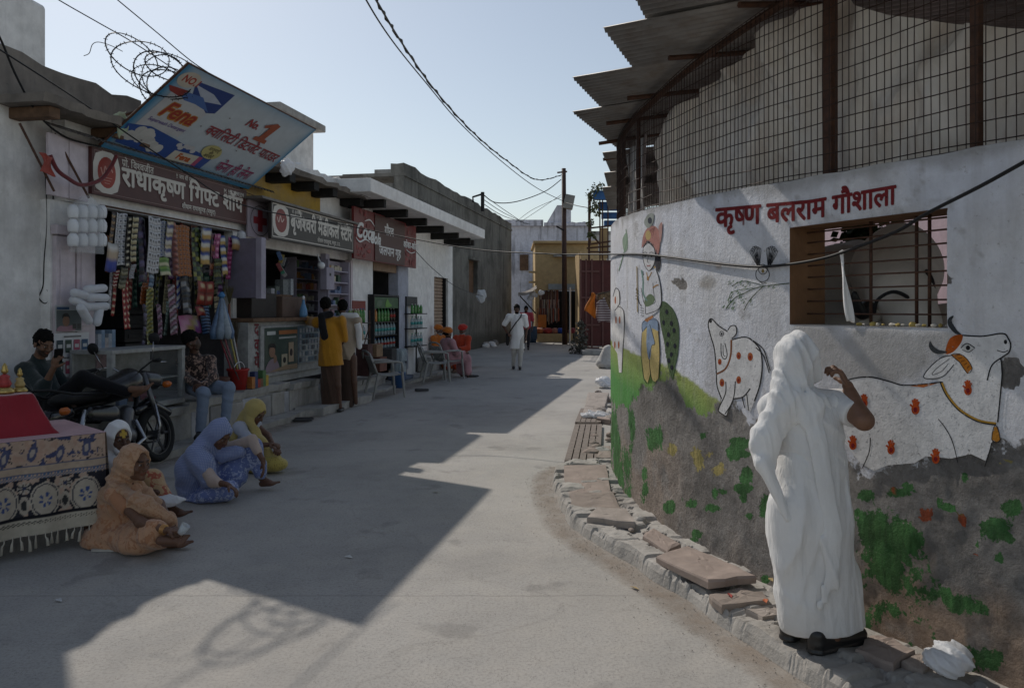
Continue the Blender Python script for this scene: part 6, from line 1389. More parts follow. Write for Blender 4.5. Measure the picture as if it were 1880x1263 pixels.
# ================================================================== GIFT SHOP goods
def lin(*h): return [hx(x) for x in h]
def strip_obj(name, label, px, y0, y1, wpx, cols, rows, pal, d=-.0, group=None, style='dot', seed=0, parent=None):
    """a hanging curtain of sachets: each sachet a puffed pillow with printed face"""
    s0, zt = FP(px - wpx/2, y0, d); s1, _ = FP(px + wpx/2, y0, d); zb = FP(px, y1, d)[1]; zt = FP(px, y0, d)[1]
    nu, nv = cols*6, rows*6; rr = random.Random(seed); ph = rr.uniform(0, 9)
    b = MB(WP); C = []
    for j in range(nv+1):
        for i in range(nu+1):
            u, v = i/nu, j/nv; fu, fv = (u*cols) % 1, (v*rows) % 1; cu, cv = int(min(u*cols, cols-1e-6)), int(min(v*rows, rows-1e-6))
            if i == nu: fu = 1.
            if j == nv: fv = 1.
            puff = (math.sin(math.pi*fu)*math.sin(math.pi*fv))**.6 * .012
            pc = pal[(cu*(3 if style == 'mix' else 0) + cv*(1 if style == 'mix' else 0)) % len(pal)] if style == 'mix' else pal[0]
            e = min(fu, 1-fu, fv, 1-fv)
            if style == 'dot' and (fu-.5)**2 + ((fv-.45)*1.2)**2 < .075: pc = pal[1]
            elif style == 'band': pc = pal[0] if fv < .3 else pal[1] if fv < .65 else pal[2 % len(pal)]
            elif style == 'box' and .22 < fu < .78 and .18 < fv < .62: pc = pal[1]
            elif style == 'diag': pc = pal[int((u*2 + v*rows*1.1)*1.5) % len(pal)]
            if e < .06 and style != 'diag': pc = sh(pc, .45)
            C.append(pc)
            b.v.append(tuple(W(lerp(s0, s1, u), d + puff + .02*math.sin(v*3+ph) + .012*math.sin(u*5+ph), lerp(zt, zb, v) + .006*math.sin(u*7+ph))))
    b.f = [(j*(nu+1)+i, j*(nu+1)+i+1, (j+1)*(nu+1)+i+1, (j+1)*(nu+1)+i) for j in range(nv) for i in range(nu)]; b.m = [0]*len(b.f)
    o = b.build(name, MVC('foil_print', .32, .5, .12, weave=60), parent, smooth=True, recalc=False, col=np.array(C))
    if parent is None: tag(o, label, 'sachets', group)
    return o
GG = 'sachet strips hanging across the gift shop front'
def z2(x): return x/3.828
WH = (.62, .62, .64); DK = (.03, .03, .035); 
strips = [  # x, y0, y1, w (zoom units), cols, rows, style, palette, depth, label
 (785, 150, 372, 34, 1, 5, 'band', lin('4a3020', '2b2428', 'a58a6a'), .02, 'narrow brown sachet strip at the edge of the gift shop front'),
 (782, 370, 572, 88, 1, 1, 'band', lin('c9c6c4', 'b8a48c', '2440a0'), .04, 'large white and blue snack packet hanging under the brown strip'),
 (846, 160, 525, 74, 3, 10, 'dot', [WH, (.06, .06, .08)], .0, 'wide curtain of white sachets with small dark marks'),
 (905, 182, 545, 36, 1, 8, 'box', lin('2b2825', 'c9c0a6'), .02, 'black and cream sachet strip with pale squares'),
 (942, 182, 500, 42, 2, 8, 'band', lin('3a352c', 'c4bb98', 'b0a480'), .03, 'cream sachet strip banded in black'),
 (1000, 190, 645, 58, 2, 9, 'mix', lin('3a3048', '2a2436', '5a5070', '1e1c26'), -.02, 'dark purple sachet strip between the white curtains'),
 (1075, 190, 582, 92, 4, 8, 'dot', [WH, (.035, .035, .045)], .03, 'wide white sachet curtain with bold black dots'),
 (1142, 214, 466, 40, 3, 9, 'dot', [(.45, .47, .52), (.06, .08, .18)], .0, 'small blue and white dotted sachet strip'),
 (1186, 218, 470, 48, 1, 3, 'band', lin('c8b48e', '2f3c78', 'c9c5bd'), .02, 'cream and blue packet strip beside the maroon strip'),
 (1162, 470, 596, 70, 1, 2, 'band', lin('7c9a38', '54782a', 'c0bb9a'), .03, 'lime green packets hanging low'),
 (1228, 222, 600, 40, 1, 9, 'dot', lin('6a2c26', 'a06a58'), .01, 'maroon sachet strip beside the orange curtain'),
 (1292, 245, 602, 92, 5, 11, 'box', lin('a5622a', '4a2a16'), .03, 'broad orange sachet curtain with brown squares'),
 (1390, 262, 640, 60, 3, 11, 'mix', lin('2a3a2a', '8a8a3c', '1e241e', '56683a'), .0, 'dark green and yellow sachet strip'),
 (1446, 262, 520, 64, 1, 3, 'band', lin('2a3f8c', 'c9c5ba', 'b8944a'), .04, 'white blue and gold packets in a short strip'),
 (1488, 300, 600, 34, 1, 7, 'mix', lin('5a2030', '2a2024', '8a5030'), .0, 'dark red sachet strip beside the pink one'),
 (1522, 304, 480, 40, 2, 4, 'dot', lin('a04478', 'c890a8'), .02, 'short pink sachet strip'),
 (1536, 480, 660, 44, 3, 7, 'mix', lin('38482e', '6a6a34', '202420'), .02, 'dark olive sachet strip under the pink one'),
 (1576, 318, 592, 34, 1, 4, 'band', lin('24408c', 'c6c4c0', 'b89a58'), .03, 'slim blue and white packet strip'),
 (1609, 326, 624, 38, 2, 9, 'dot', lin('8c3060', 'b06a90'), .03, 'magenta sachet strip at the end of the row'),
 (1660, 322, 420, 70, 1, 1, 'band', lin('2a3a80', 'c6c0b4', 'b48a5a'), .06, 'single white snack packet hung askew at the end of the row'),
 (812, 560, 680, 34, 1, 5, 'band', lin('983838', 'b8a898', '803030'), -.06, 'red and cream sachet strip in the lower row'),
 (862, 540, 690, 56, 2, 5, 'mix', lin('6a6a58', '8a8468', '4a4a40'), -.08, 'grey green sachet strip in the lower row'),
 (930, 520, 620, 36, 1, 4, 'band', lin('b8b8bc', '8a8a90'), -.05, 'plain white sachet strip in the lower row'),
 (1012, 640, 800, 48, 2, 6, 'box', lin('8c4a20', '3a2012'), -.06, 'orange brown sachet strip in the lower row'),
 (1058, 560, 680, 44, 2, 4, 'mix', lin('7a90a8', '98a8b8', '5a7088'), -.05, 'pale blue sachet strip in the lower row'),
 (1058, 690, 1086, 44, 1, 14, 'diag', lin('7a7430', '4a5020', '98924a', '3a4420'), -.02, 'long gold green foil streamer'),
 (1012, 800, 1086, 34, 1, 9, 'mix', lin('4a4458', '2c2a34', '68627a'), -.05, 'long grey purple streamer'),
 (1120, 800, 1042, 34, 1, 9, 'diag', lin('7a5068', '3a2c38', '9a8090'), -.04, 'mauve spiral streamer among the lower strips'),
 (1165, 780, 1020, 28, 1, 9, 'diag', lin('3a5048', '26302e', '5a706a'), -.06, 'teal spiral streamer among the lower strips'),
 (1218, 660, 1012, 48, 1, 12, 'diag', lin('8a6478', '2c2428', 'a8a0a4', '5a2c40'), -.03, 'pink and white spiral streamer'),
 (1312, 602, 864, 58, 2, 7, 'mix', lin('202024', '8a8a8c', '2e2e34', '141416'), -.04, 'black and silver card strip'),
 (1370, 640, 860, 24, 1, 7, 'mix', lin('6a6a3c', '2a2a1e'), -.06, 'narrow khaki streamer beside the red packets'),
 (1438, 636, 806, 122, 2, 2, 'box', lin('8c2c20', 'b8a27c'), .0, 'block of red hair colour packets'),
 (1412, 812, 880, 60, 1, 1, 'box', lin('8c2c20', 'b8a27c'), .0, 'single red packet below the block'),
 (1450, 808, 1010, 62, 1, 9, 'band', lin('2c4470', '5a7aa0', '1e3050'), -.05, 'stack of blue card packets'),
 (1340, 876, 1000, 144, 1, 1, 'diag', lin('b05a88', 'c08aa0', 'a08a50', '8a4a90'), -.08, 'pink colour book cover hung below the strips'),
]
for i, (x, y0, y1, w, c, r, st, pal, d, lab) in enumerate(strips):
    strip_obj('sachet_strip', lab, z2(x), 350 + z2(y0), 350 + z2(y1), z2(w), c, r, pal, d, None, st, i)
rr = random.Random(77); PALS = [lin('6a2c26', 'a06a58'), lin('2a3a2a', '8a8a3c', '1e241e'), lin('b8b8bc', '3a3a40'), lin('8c4a20', 'c09050'), lin('24408c', 'c6c4c0'), lin('5a2a60', 'a080a8'), lin('c4bb98', '3a352c'), lin('205a50', '80a090'), lin('a03030', 'd0c0a0')]
for k in range(34):
    px = 192 + 236*(k + rr.uniform(.1, .9))/34; y0 = rr.uniform(400, 500); y1 = y0 + rr.uniform(50, 130); st = rr.choice(['dot', 'mix', 'band', 'box', 'diag'])
    strip_obj('sachet_strip', 'thin mixed sachet strip in the dim second row behind the front strips', px, y0, min(y1, 612), rr.uniform(7, 12), rr.choice([1, 1, 2]), max(4, int((y1-y0)/11)), rr.choice(PALS), rr.uniform(-.34, -.12), 'second row of sachet strips in the gift shop', st, 200+k)
b = MB(WP); b.tube([(FS(185, 0), -.0, 2.72), (FS(445, 0), .0, 2.72)], .012, 6); b.thing('hanging_rail', 'thin rod under the sign carrying the sachet strips', 'rail', m_iron)

def pouch(name, label, pts, r, mat=None, group=None, h=.012, k=.01, folds=()):
    V, F = smesh(sdf([('cap', a, c, r1, r2) for a, c, r1, r2 in pts], k, (), folds), h); o = mkobj(name, V, F, mat or m_bag, None, True, recalc=False); tag(o, label, 'packet', group); return o
# bag of white foam cups
ec = T('cup_bag', 'clear bag of stacked white foam cups hanging beside the brown sign', 'bag', FPW if False else W(FS(160, .05), .05, FP(160, 462, .05)[1]))
for i in range(4):
    for j in range(3):
        s, z = FP(134 + 17.5*i, 388 + 26*j, .05); b = MB(); b.lathe(W(s, .05, z - .07), [(.045, 0), (.05, .02), (.055, .06), (.052, .10), (.03, .135)], 12); b.build('cup_stack', m_white, ec, True)
s, z = FP(160, 412, .05)
b = MB(); 
def bagf(u, v):
    a = u*2*math.pi; rr_ = .21*(1 - .12*math.cos(4*a))*(.25 + .75*min(1, (1-v)*4.5)) ; return W(s + rr_*math.cos(a), .05 + rr_*.42*math.sin(a), z - .30 + v*.60)
b.sheet(bagf, 40, 16); b.build('bag_film', MGLASS('clear_film', (.75, .77, .8), .22, .2), ec, True, recalc=False)
# bunch of white foam plates in long pouches
eb2 = T('pouch_bunch', 'bunch of long white puffed pouches tied on the door leaf', 'packet', W(FS(155, .0), .0, 1.5))
rr = random.Random(3)
for x, y, a, L in ((632, 690, .08, 150), (640, 752, 0, 160), (520, 728, -.12, 140), (635, 815, .02, 150), (530, 795, -.35, 150), (540, 870, -.7, 150), (640, 880, 1.1, 110)):
    s, z = FP(z2(x), 350 + z2(y), .0); hl = L/3.828/2*.0052; dx, dz = math.cos(a)*hl, -math.sin(a)*hl*-1
    V, F = smesh(sdf([('cap', W(s-dx, .04 + rr.uniform(0, .07), z-dz), W(s+dx, .04 + rr.uniform(0, .07), z+dz), .045, .045)], .01, (), [((1, 0, 1), 60, .002, 2)]), .012); mkobj('pouch', V, F, m_bag, eb2, True, recalc=False)
s, z = FP(443, 457, .05); pouch('cup_sleeve', 'tall white sleeve of cups hanging at the end of the sachet row', [(W(s, .05, z-.2), W(s, .05, z+.2), .075, .06)], 0, folds=[((.2, 0, 1), 90, .003, 2)])
# posters on the door leaf
def poster(name, label, px0, y0, px1, y1, d, bg, paint):
    s0, zt = FP(px0, y0, d); s1, _ = FP(px1, y0, d); zb = FP(px0, y1, d)[1]; e = T(name, label, 'poster', W((s0+s1)/2, d, zb)); b = MB(WP); b.sheet(lambda u, v: (lerp(s0, s1, u), d + .003*math.sin(u*9+v*5), lerp(zb, zt, v)), 8, 8)
    b.build('paper', M('paper_' + name + str(px0), bg, .7, .08, 6, .05), e, recalc=False, solid=.001); Lx, Lz = s1-s0, zt-zb
    p = Painter(lambda x, y, o: W(s0 + x*Lx, d + .005 + o, zb + y*Lz)); paint(p); p.build('print', e)
def ps1(p):
    p.rect(.04, .04, .96, .80, (.10, .12, .12)); p.rect(.04, .83, .5, .93, (.05, .1, .18)); p.ell(.38, .40, .13, .20, (.25, .14, .09)); p.blob([(.24, .5), (.27, .66), (.45, .68), (.53, .5), (.45, .56), (.3, .56)], (.02, .02, .02)); p.blob([(.05, .04), (.15, .22), (.38, .2), (.62, .24), (.7, .04)], (.32, .18, .22)); p.rect(.62, .1, .76, .3, (.05, .05, .05)); p.rect(.8, .1, .94, .3, (.05, .05, .05))
def ps2(p):
    cols = lin('2a4048', '30443a', '98485c', '2c5070')
    for j in range(2):
        p.rect(.25, .90 - .48*j, .75, .93 - .48*j, (.1, .1, .1))
        for i in range(4): p.rect(.05 + .24*i, .55 - .48*j, .23 + .24*i, .84 - .48*j, cols[(i + j) % 4]); p.rect(.08 + .24*i, .66 - .48*j, .20 + .24*i, .74 - .48*j, (.5, .5, .48))
    p.text('COLLECTION', .5, .46, .07, (.15, .15, .3), .02, align='c', xs=.8)
poster('wall_poster', 'dark portrait advert pasted on the mauve door leaf', 101, 560, 150, 610, -.07, (.5, .5, .5), ps1); poster('wall_poster', 'white sheet of coloured product squares pasted below the portrait advert', 100, 612, 163, 694, -.06, (.62, .62, .62), ps2)
# glass display case
gs0_, gs1_ = FS(205, .44), FS(340, .44); gz0, gz1 = .515, 1.14
eg = T('display_case', 'old white framed glass display case on the platform', 'display case', W((gs0_+gs1_)/2, .2, gz0))
m_fr = M('old_white_paint', (.36, .365, .355), .6, .3, 8, .2, 40, dirt=(.2, .18, .16))
for nm, a, c in (('top_board', (gs0_, -.05, gz1), (gs1_, .445, gz1+.04)), ('base_board', (gs0_, -.05, gz0), (gs1_, .44, gz0+.06)), ('corner_post', (gs0_, .38, gz0+.06), (gs0_+.06, .44, gz1)), ('corner_post', (gs1_-.06, .38, gz0+.06), (gs1_, .44, gz1)), ('back_panel', (gs0_, -.05, gz0+.06), (gs1_, -.02, gz1)), ('shelf_board', (gs0_+.02, -.02, gz0+.3), (gs1_-.02, .36, gz0+.315))):
    b = MB(WP); b.box(a, c); b.build(nm, m_fr, eg, bevel=.004)
b = MB(WP); b.box((gs0_+.06, .40, gz0+.06), (gs1_-.06, .404, gz1)); b.build('glass_pane', MGLASS('case_glass', (.25, .28, .28), .10, .05), eg)
b = MB(WP); b.box((gs0_+.002, -.0, gz0+.06), (gs0_+.006, .38, gz1)); b.build('glass_pane', MATS['case_glass'], eg)
rr = random.Random(6)
for k in range(12):
    s = gs0_ + .1 + rr.random()*(gs1_-gs0_-.3); z = gz0 + (.316 if k % 2 else .061); w, h, dp = rr.uniform(.05, .14), rr.uniform(.02, .09), rr.uniform(.05, .1); d = rr.uniform(.05, .3)
    b = MB(WP); b.box((s, d, z), (s+w, d+dp, z+h)); b.thing('small_carton', 'small carton lying inside the glass display case', 'carton', M('carton%d' % (k % 6), [(.45, .12, .08), (.5, .5, .48), (.12, .2, .35), (.48, .35, .2), (.3, .08, .12), (.35, .4, .3)][k % 6], .6, .2, 20), 'cartons in the display case', bevel=.002)
# goods at the case: blue cartons, black crates, pink box
for k in range(5):
    s, z = FP(180 + 6.5*k, 640, -.1); b = MB(WP); h = .16 + .05*math.sin(k*2.1); b.box((s, -.2, 1.17), (s+.055, -.1, 1.17+h)); b.thing('tall_carton', 'slim tall carton in the row beside the glass case', 'carton', M('slim%d' % (k % 3), [(.35, .38, .42), (.2, .28, .38), (.42, .38, .36)][k % 3], .6, .3, 30), 'slim cartons beside the glass case')
s0_ = FS(178, .0); b = MB(WP); b.box((s0_, -.25, .95), (FS(212, 0), .0, 1.165)); b.thing('pink_box', 'pale pink printed box supporting the slim cartons', 'box', M('pinkbox', (.38, .24, .26), .7, .3, 14, .1), bevel=.006)
b = MB(WP); b.box((s0_ - .0, -.25, .515), (FS(212, 0) - .02, -.02, .945)); b.thing('wooden_chest', 'dark wooden chest under the pink box', 'chest', M('chest', (.08, .07, .07), .8, .3, 8), bevel=.01)
for k in range(7):
    s, z = FP(218 + (k % 2)*1.5, 640, -.5); zz = .52 + .17*k; b = MB(WP); b.box((s, -.8, zz), (s+.38, -.42, zz+.155)); 
    b.box((s+.06, -.42, zz+.05), (s+.32, -.41, zz+.10)); b.thing('black_crate', 'black plastic crate in the stack behind the display case', 'crate', M('crate', (.03, .03, .033), .5, .2, 9), 'black crates stacked in the gift shop', bevel=.01)
# umbrellas in film, brooms, drum, red bucket
eu = T('umbrella_bundle', 'bundle of folded blue umbrellas in clear film hung on the pillar', 'umbrellas', W(FS(408, .2), .2, 1.2)); rr = random.Random(9)
s, zt = FP(407, 540, .2); zb = FP(407, 622, .2)[1]
for k in range(7):
    a = k/7*6.28; dx, dd = .12*math.cos(a), .10*math.sin(a); b = MB(); b.tube([W(s, .2, zt), W(s+dx*.5, .2+dd*.5, lerp(zt, zb, .45)), W(s+dx, .2+dd, lerp(zt, zb, .85)), W(s+dx*1.1, .2+dd, zb)], [.012, .035, .06, .045], 8)
    b.build('folded_umbrella', M('umb%d' % (k % 3), [(.20, .26, .34), (.12, .20, .34), (.28, .33, .38)][k % 3], .4, .3, 20, .3, 40, 0, .5), eu, True)
b = MB(); b.lathe(W(s, .2, zt-.05), [(.03, 0), (.05, .03), (.02, .08)], 10); b.build('bundle_tie', M('blue_plastic', (.06, .2, .42), .4), eu, True)
def broom(px, y0, y1, col, lab):
    s, z = FP(px, y0, .1); z1 = FP(px, y1, .1)[1]; e = T('grass_broom', lab, 'broom', W(s, .1, z1)); b = MB(); rr = random.Random(int(px))
    for k in range(40):
        a, q = rr.uniform(0, 6.28), rr.uniform(.3, 1); b.tube([W(s, .1, lerp(z, z1, .45)), W(s + .07*q*math.cos(a), .1 + .07*q*math.sin(a), z + rr.uniform(-.03, .04))], .003, 3, False)
    b.build('bristles', M('straw%d' % int(px), col, .9, .4, 20), e); b = MB(); b.tube([W(s, .1, z1), W(s, .1, lerp(z, z1, .4))], .018, 6); b.build('handle', M('straw_handle', (.22, .10, .07), .7), e)
broom(421, 530, 600, (.13, .11, .06), 'dark grass broom hanging behind the umbrellas'); broom(434, 590, 690, (.15, .12, .08), 'brown grass broom standing behind the red bucket')
ebk = T('red_bucket', 'red plastic bucket holding mop sticks on the platform', 'bucket', W(FS(437, .3), .3, .5)); s = FS(437, .3)
b = MB(); b.lathe(W(s, .3, .515), [(.10, 0), (.135, .25), (.15, .26), (.15, .285), (.135, .285), (.10, .02)], 20); b.build('pail', M('red_plastic', (.38, .03, .025), .4, .15, 5, .05), ebk, True)
b = MB(); b.tube([W(s + .14*math.cos(a), .3 + .02, .78 + .11*math.sin(a)) for a in np.linspace(0, 3.14, 10)], .005, 5); b.build('bail', m_white, ebk)
for k, (dx, c) in enumerate(((-.12, (.30, .05, .07)), (-.07, (.32, .10, .12)), (.0, (.42, .36, .10)), (.04, (.5, .5, .5)), (-.16, (.10, .08, .07)))):
    b = MB(); b.tube([W(s + dx*.4, .3 + .02*k, .6), W(s + dx*1.9 - .05, .2, 1.22 + .03*k)], .011, 6); b.thing('mop_stick', ['crimson mop stick', 'pink mop stick', 'yellow mop stick', 'white mop stick', 'black mop stick'][k] + ' leaning in the red bucket', 'stick', M('stick%d' % k, c, .5, .2, 10))
s = FS(402, .3); b = MB(); b.lathe(W(s, .3, .515), [(.13, 0), (.135, .01), (.135, .07), (.128, .08), (.135, .09), (.135, .2), (.12, .21)], 20); b.thing('tin_drum', 'small rusty brown tin drum beside the red bucket', 'drum', M('rust_tin', (.10, .045, .03), .7, .4, 8, .2), smooth=True)

# ================================================================== MEDICAL STORE
m_mauve = M('mauve_steel', (.20, .18, .24), .5, .2, 3, .08, 50, .1, .35, dirt=(.12, .1, .1)); m_mauvel = M('mauve_light', (.34, .31, .38), .55, .2, 4, .08)
ed = T('shutter_cabinet', 'mauve steel shutter leaf folded out between the two shops', 'cabinet', W(11.5, .1, 1.7))
s, z1 = FP(440, 445, -.1); b = MB(WP); b.box((11.45, -.1, 1.76), (11.56, .33, 2.6)); b.build('leaf', m_mauve, ed, bevel=.008)
b = MB(WP); b.box((11.44, .332, 1.75), (11.57, .42, 2.61)); b.build('edge_strip', m_mauvel, ed, bevel=.006)
# counter
c0, c1 = FS(458, .3), FS(592, .3)
ecn = T('medical_counter', 'wooden medical counter with glazed advert front', 'counter', W((c0+c1)/2, .1, .5))
b = MB(WP); b.box((c0, -.25, 1.42), (c1, .36, 1.475)); b.build('top_board', m_wood, ecn, bevel=.006)
b = MB(WP); b.box((c0, .0, .515), (c1, .28, 1.415)); b.build('front', m_fr, ecn)
b = MB(WP); b.box((FS(482, .34), .285, .62), (FS(590, .34), .315, 1.36)); b.build('advert_frame', m_fr, ecn, bevel=.01)
q0, q1 = FS(486, .32), FS(546, .32); b = MB(WP); b.box((q0, .318, .68), (q1, .323, 1.33)); b.build('advert_panel', M('advert_green', (.055, .085, .075), .25, .2, 4, .02, 60, 0, .5), ecn)
p = Painter(lambda x, y, o: W(q0 + x*(q1-q0), .325 + o, .68 + y*.65))
p.rect(.05, .84, .3, .92, (.5, .52, .5)); p.rect(.4, .84, .98, .93, (.36, .14, .05)); p.rect(.4, .74, .95, .78, (.4, .42, .4)); p.blob([(.02, .02), (.08, .22), (.2, .3), (.34, .26), (.4, .02)], (.26, .20, .23)); p.ell(.2, .46, .09, .13, (.26, .15, .10)); p.blob([(.1, .5), (.12, .62), (.26, .64), (.31, .5), (.24, .55), (.14, .55)], (.02, .02, .02)); p.blob([(.26, .2), (.24, .36), (.3, .38), (.34, .26)], (.26, .15, .10))
p.rect(.48, .1, .66, .38, (.40, .36, .26)); p.ell(.57, .24, .05, .07, (.03, .03, .03)); p.rect(.70, .18, .86, .64, (.42, .33, .23)); p.ell(.78, .4, .045, .09, (.04, .03, .03)); p.poly([(.1, .01), (.98, .01), (.98, .12), (.6, .12)], (.30, .22, .14)); p.build('advert_print', ecn)
q2, q3 = FS(547, .32), FS(588, .32); b = MB(WP); b.box((q2, .318, .74), (q3, .323, 1.34)); b.build('catalogue_panel', M('cat_blue', (.12, .18, .22), .3, .2, 5, .02, 60, 0, .5), ecn)
p = Painter(lambda x, y, o: W(q2 + x*(q3-q2), .325 + o, .74 + y*.6)); rr = random.Random(4)
for j in range(6):
    for i in range(7): p.rect(.04 + i*.135, .05 + j*.155, .13 + i*.135, .16 + j*.155, rr.choice([(.4, .42, .42), (.05, .06, .08), (.3, .32, .36), (.08, .14, .2)]))
p.rect(.0, .0, 1., .02, (.3, .3, .3)); p.build('catalogue_print', ecn)
p = Painter(lambda x, y, o: W(FS(468, .29) + x, .283 + o, .62 + y))
for k, ch in enumerate('दवायें'[:1] + 'व'): pass
for ch, y in (('द', .62), ('वा', .40), ('यें', .16)): p.text(ch, .0, y, .24, (.17, .02, .03), .03, xs=.9)
p.build('painted_letters', ecn)
for k in range(2):
    b = MB(WP); s = FS(512 + 22*k, .1); b.box((s, -.2, 1.476), (s+.42, .16, 1.80)); o = b.thing('brown_carton', ['brown carton on the medical counter beside the dark box', 'brown carton on the medical counter next to the blue bottle'][k], 'carton', M('brown_carton', (.13, .085, .065), .7, .2, 5), bevel=.01)
b = MB(WP); b.box((FS(460, .1), -.2, 1.476), (FS(460, .1)+.75, .12, 1.84)); b.thing('dark_box', 'dark wooden box at the end of the medical counter', 'box', M('dkwood', (.035, .028, .025), .6, .3, 6), bevel=.008)
s = FS(557, .25); bb = T('blue_bottle', 'blue topped conical bottle on the counter edge', 'bottle', W(s, .25, 1.476)); b = MB(); b.lathe(W(s, .25, 1.476), [(.06, 0), (.065, .04), (.06, .12), (.025, .22), (.018, .28)], 14); b.build('flask', M('pale_blue', (.15, .33, .55), .3, .15, 5), bb, True); b = MB(); b.lathe(W(s, .25, 1.757), [(.022, 0), (.022, .05), (.01, .06)], 10); b.build('cap', m_white, bb, True)
# shelves
def shelf_unit(name, label, px0, px1, d, z0, z1, n, seed, mat, dep=.3):
    s0, s1 = FS(px0, d), FS(px1, d); e = T(name, label, 'shelves', W((s0+s1)/2, d, z0)); rr = random.Random(seed)
    for x in (s0, s1-.04):
        b = MB(WP); b.box((x, d-dep, z0), (x+.04, d, z1)); b.build('side_panel', mat, e)
    b = MB(WP); b.box((s0+.04, d-dep, z0), (s1-.04, d-dep+.02, z1)); b.build('back_panel', mat, e)
    pal = [(.45, .46, .46), (.42, .2, .06), (.2, .3, .16), (.4, .25, .28), (.15, .2, .32), (.5, .45, .35), (.06, .1, .07), (.35, .08, .06)]
    for k in range(n):
        z = lerp(z0, z1, k/n); b = MB(WP); b.box((s0+.04, d-dep+.02, z), (s1-.04, d-.01, z+.022)); b.build('shelf_board', mat, e)
        if k == n-1 and False: continue
        x = s0 + .07; ci = rr.randrange(8)
        while x < s1 - .16:
            w = rr.uniform(.05, .13); h = rr.uniform(.05, (z1-z0)/n*.68)
            if rr.random() < .8:
                dd = d - rr.uniform(.06, .12); b = MB(WP); b.box((x, dd-.08, z+.0225), (x+w, dd, z+.0225+h)); b.thing('medicine_carton', 'small carton standing on the %s' % label.split(' holding')[0], 'carton', M('med%d' % (ci if rr.random() < .6 else rr.randrange(8)), pal[ci], .6, .25, 20, .05) if ('med%d' % ci) not in MATS else MATS['med%d' % ci], 'cartons on the ' + label.split(' holding')[0])
                if rr.random() < .35: ci = rr.randrange(8)
            x += w + .008
shelf_unit('medicine_shelves', 'mauve open shelves deep in the medical store holding cartons', 543, 592, -.6, 1.35, 2.55, 6, 3, m_mauvel)
shelf_unit('medicine_cabinet', 'tall mauve wall cabinet at the store corner holding cartons', 603, 642, .05, 1.25, 2.5, 6, 5, m_mauvel, .2)
# things at the counter window
for k, (px, y, w, h, c) in enumerate(((498, 545, .12, .10, (.42, .42, .44)), (508, 545, .11, .07, (.1, .14, .3)), (520, 545, .2, .26, (.22, .24, .24)), (534, 545, .10, .28, (.42, .45, .48)), (506, 532, .14, .14, (.12, .14, .12)))):
    s, z = FP(px, y, -.35); b = MB(WP); b.box((s, -.5, 1.845), (s+w, -.35, 1.845+h)); b.thing('display_carton', ['white', 'navy', 'grey patterned', 'tall pale', 'dark green'][k] + ' carton on the ledge of the medical window', 'carton', M('disp%d' % k, c, .6, .4, 30), bevel=.003)
b = MB(WP); b.box((c0 + .3, -.6, 1.80), (c1, -.25, 1.844)); b.thing('window_ledge', 'dark ledge behind the medical counter carrying display cartons', 'ledge', m_wood)
s = FS(588, .1); cc = T('security_camera', 'round white security camera under the medical sign', 'camera', W(s, .1, 2.4)); b = MB(); b.lathe(W(s, .12, 2.36), [(.01, -.06), (.05, -.045), (.065, 0), (.055, .04), (.02, .06)], 14, Matrix.Rotation(R(70), 3, 'X')); b.build('housing', m_white, cc, True); b = MB(); b.tube([W(s, .05, 2.56), W(s, .08, 2.46), W(s, .11, 2.41)], .012, 6); b.build('bracket', m_white, cc)
s = FS(593, .0); eg2 = T('meter_box', 'pale mauve meter box on the medical store post', 'box', W(s, .05, 1.9)); b = MB(WP); b.box((s-.02, -.05, 1.95), (s+.32, .08, 2.35)); b.build('case', m_mauvel, eg2, bevel=.01); b = MB(WP); b.box((s+.1, .082, 2.2), (s+.16, .086, 2.25)); b.build('dial', m_dark, eg2)
b = MB(WP); b.box((FS(596, -.02), -.1, .5), (FS(603, -.02), .0, 2.6)); b.thing('wooden_post', 'mauve painted wooden post between window and cabinet of the medical store', 'post', m_mauvel)
# hanging knick knacks
rr = random.Random(13)
for k in range(7):
    s, z = FP(508 + 3.5*(k % 4), 470 + 4*k, -.1); c = [(.12, .2, .4), (.4, .3, .1), (.3, .3, .3), (.05, .05, .06), (.35, .1, .1), (.1, .3, .2), (.45, .42, .4)][k]
    b = MB(); b.cbox(W(s, -.05, z - .05*k*.2), (.03, .008, .07), Matrix.Rotation(rr.uniform(-.8, .8), 3, 'Y')); b.thing('hanging_pack', ['blue', 'gold', 'grey', 'black', 'red', 'green', 'cream'][k] + ' pack in the cluster hanging in the medical window', 'packet', M('hang%d' % k, c, .4, .3, 30), 'cluster of packs in the medical window')
# tumble of small packs by the bucket
for k in range(6):
    s = FS(458 + 5*k, .4); b = MB(WP); h = .16 + .07*math.sin(k*1.9); b.box((s, .36, .515), (s+.09, .44, .515+h)); b.thing('tea_packet', ['orange', 'dark blue', 'red', 'brown', 'green', 'yellow'][k] + ' packet standing at the foot of the medical counter', 'packet', M('tea%d' % k, [(.45, .18, .05), (.04, .06, .15), (.4, .05, .04), (.2, .1, .05), (.1, .2, .08), (.5, .35, .06)][k], .5, .3, 30), bevel=.004)

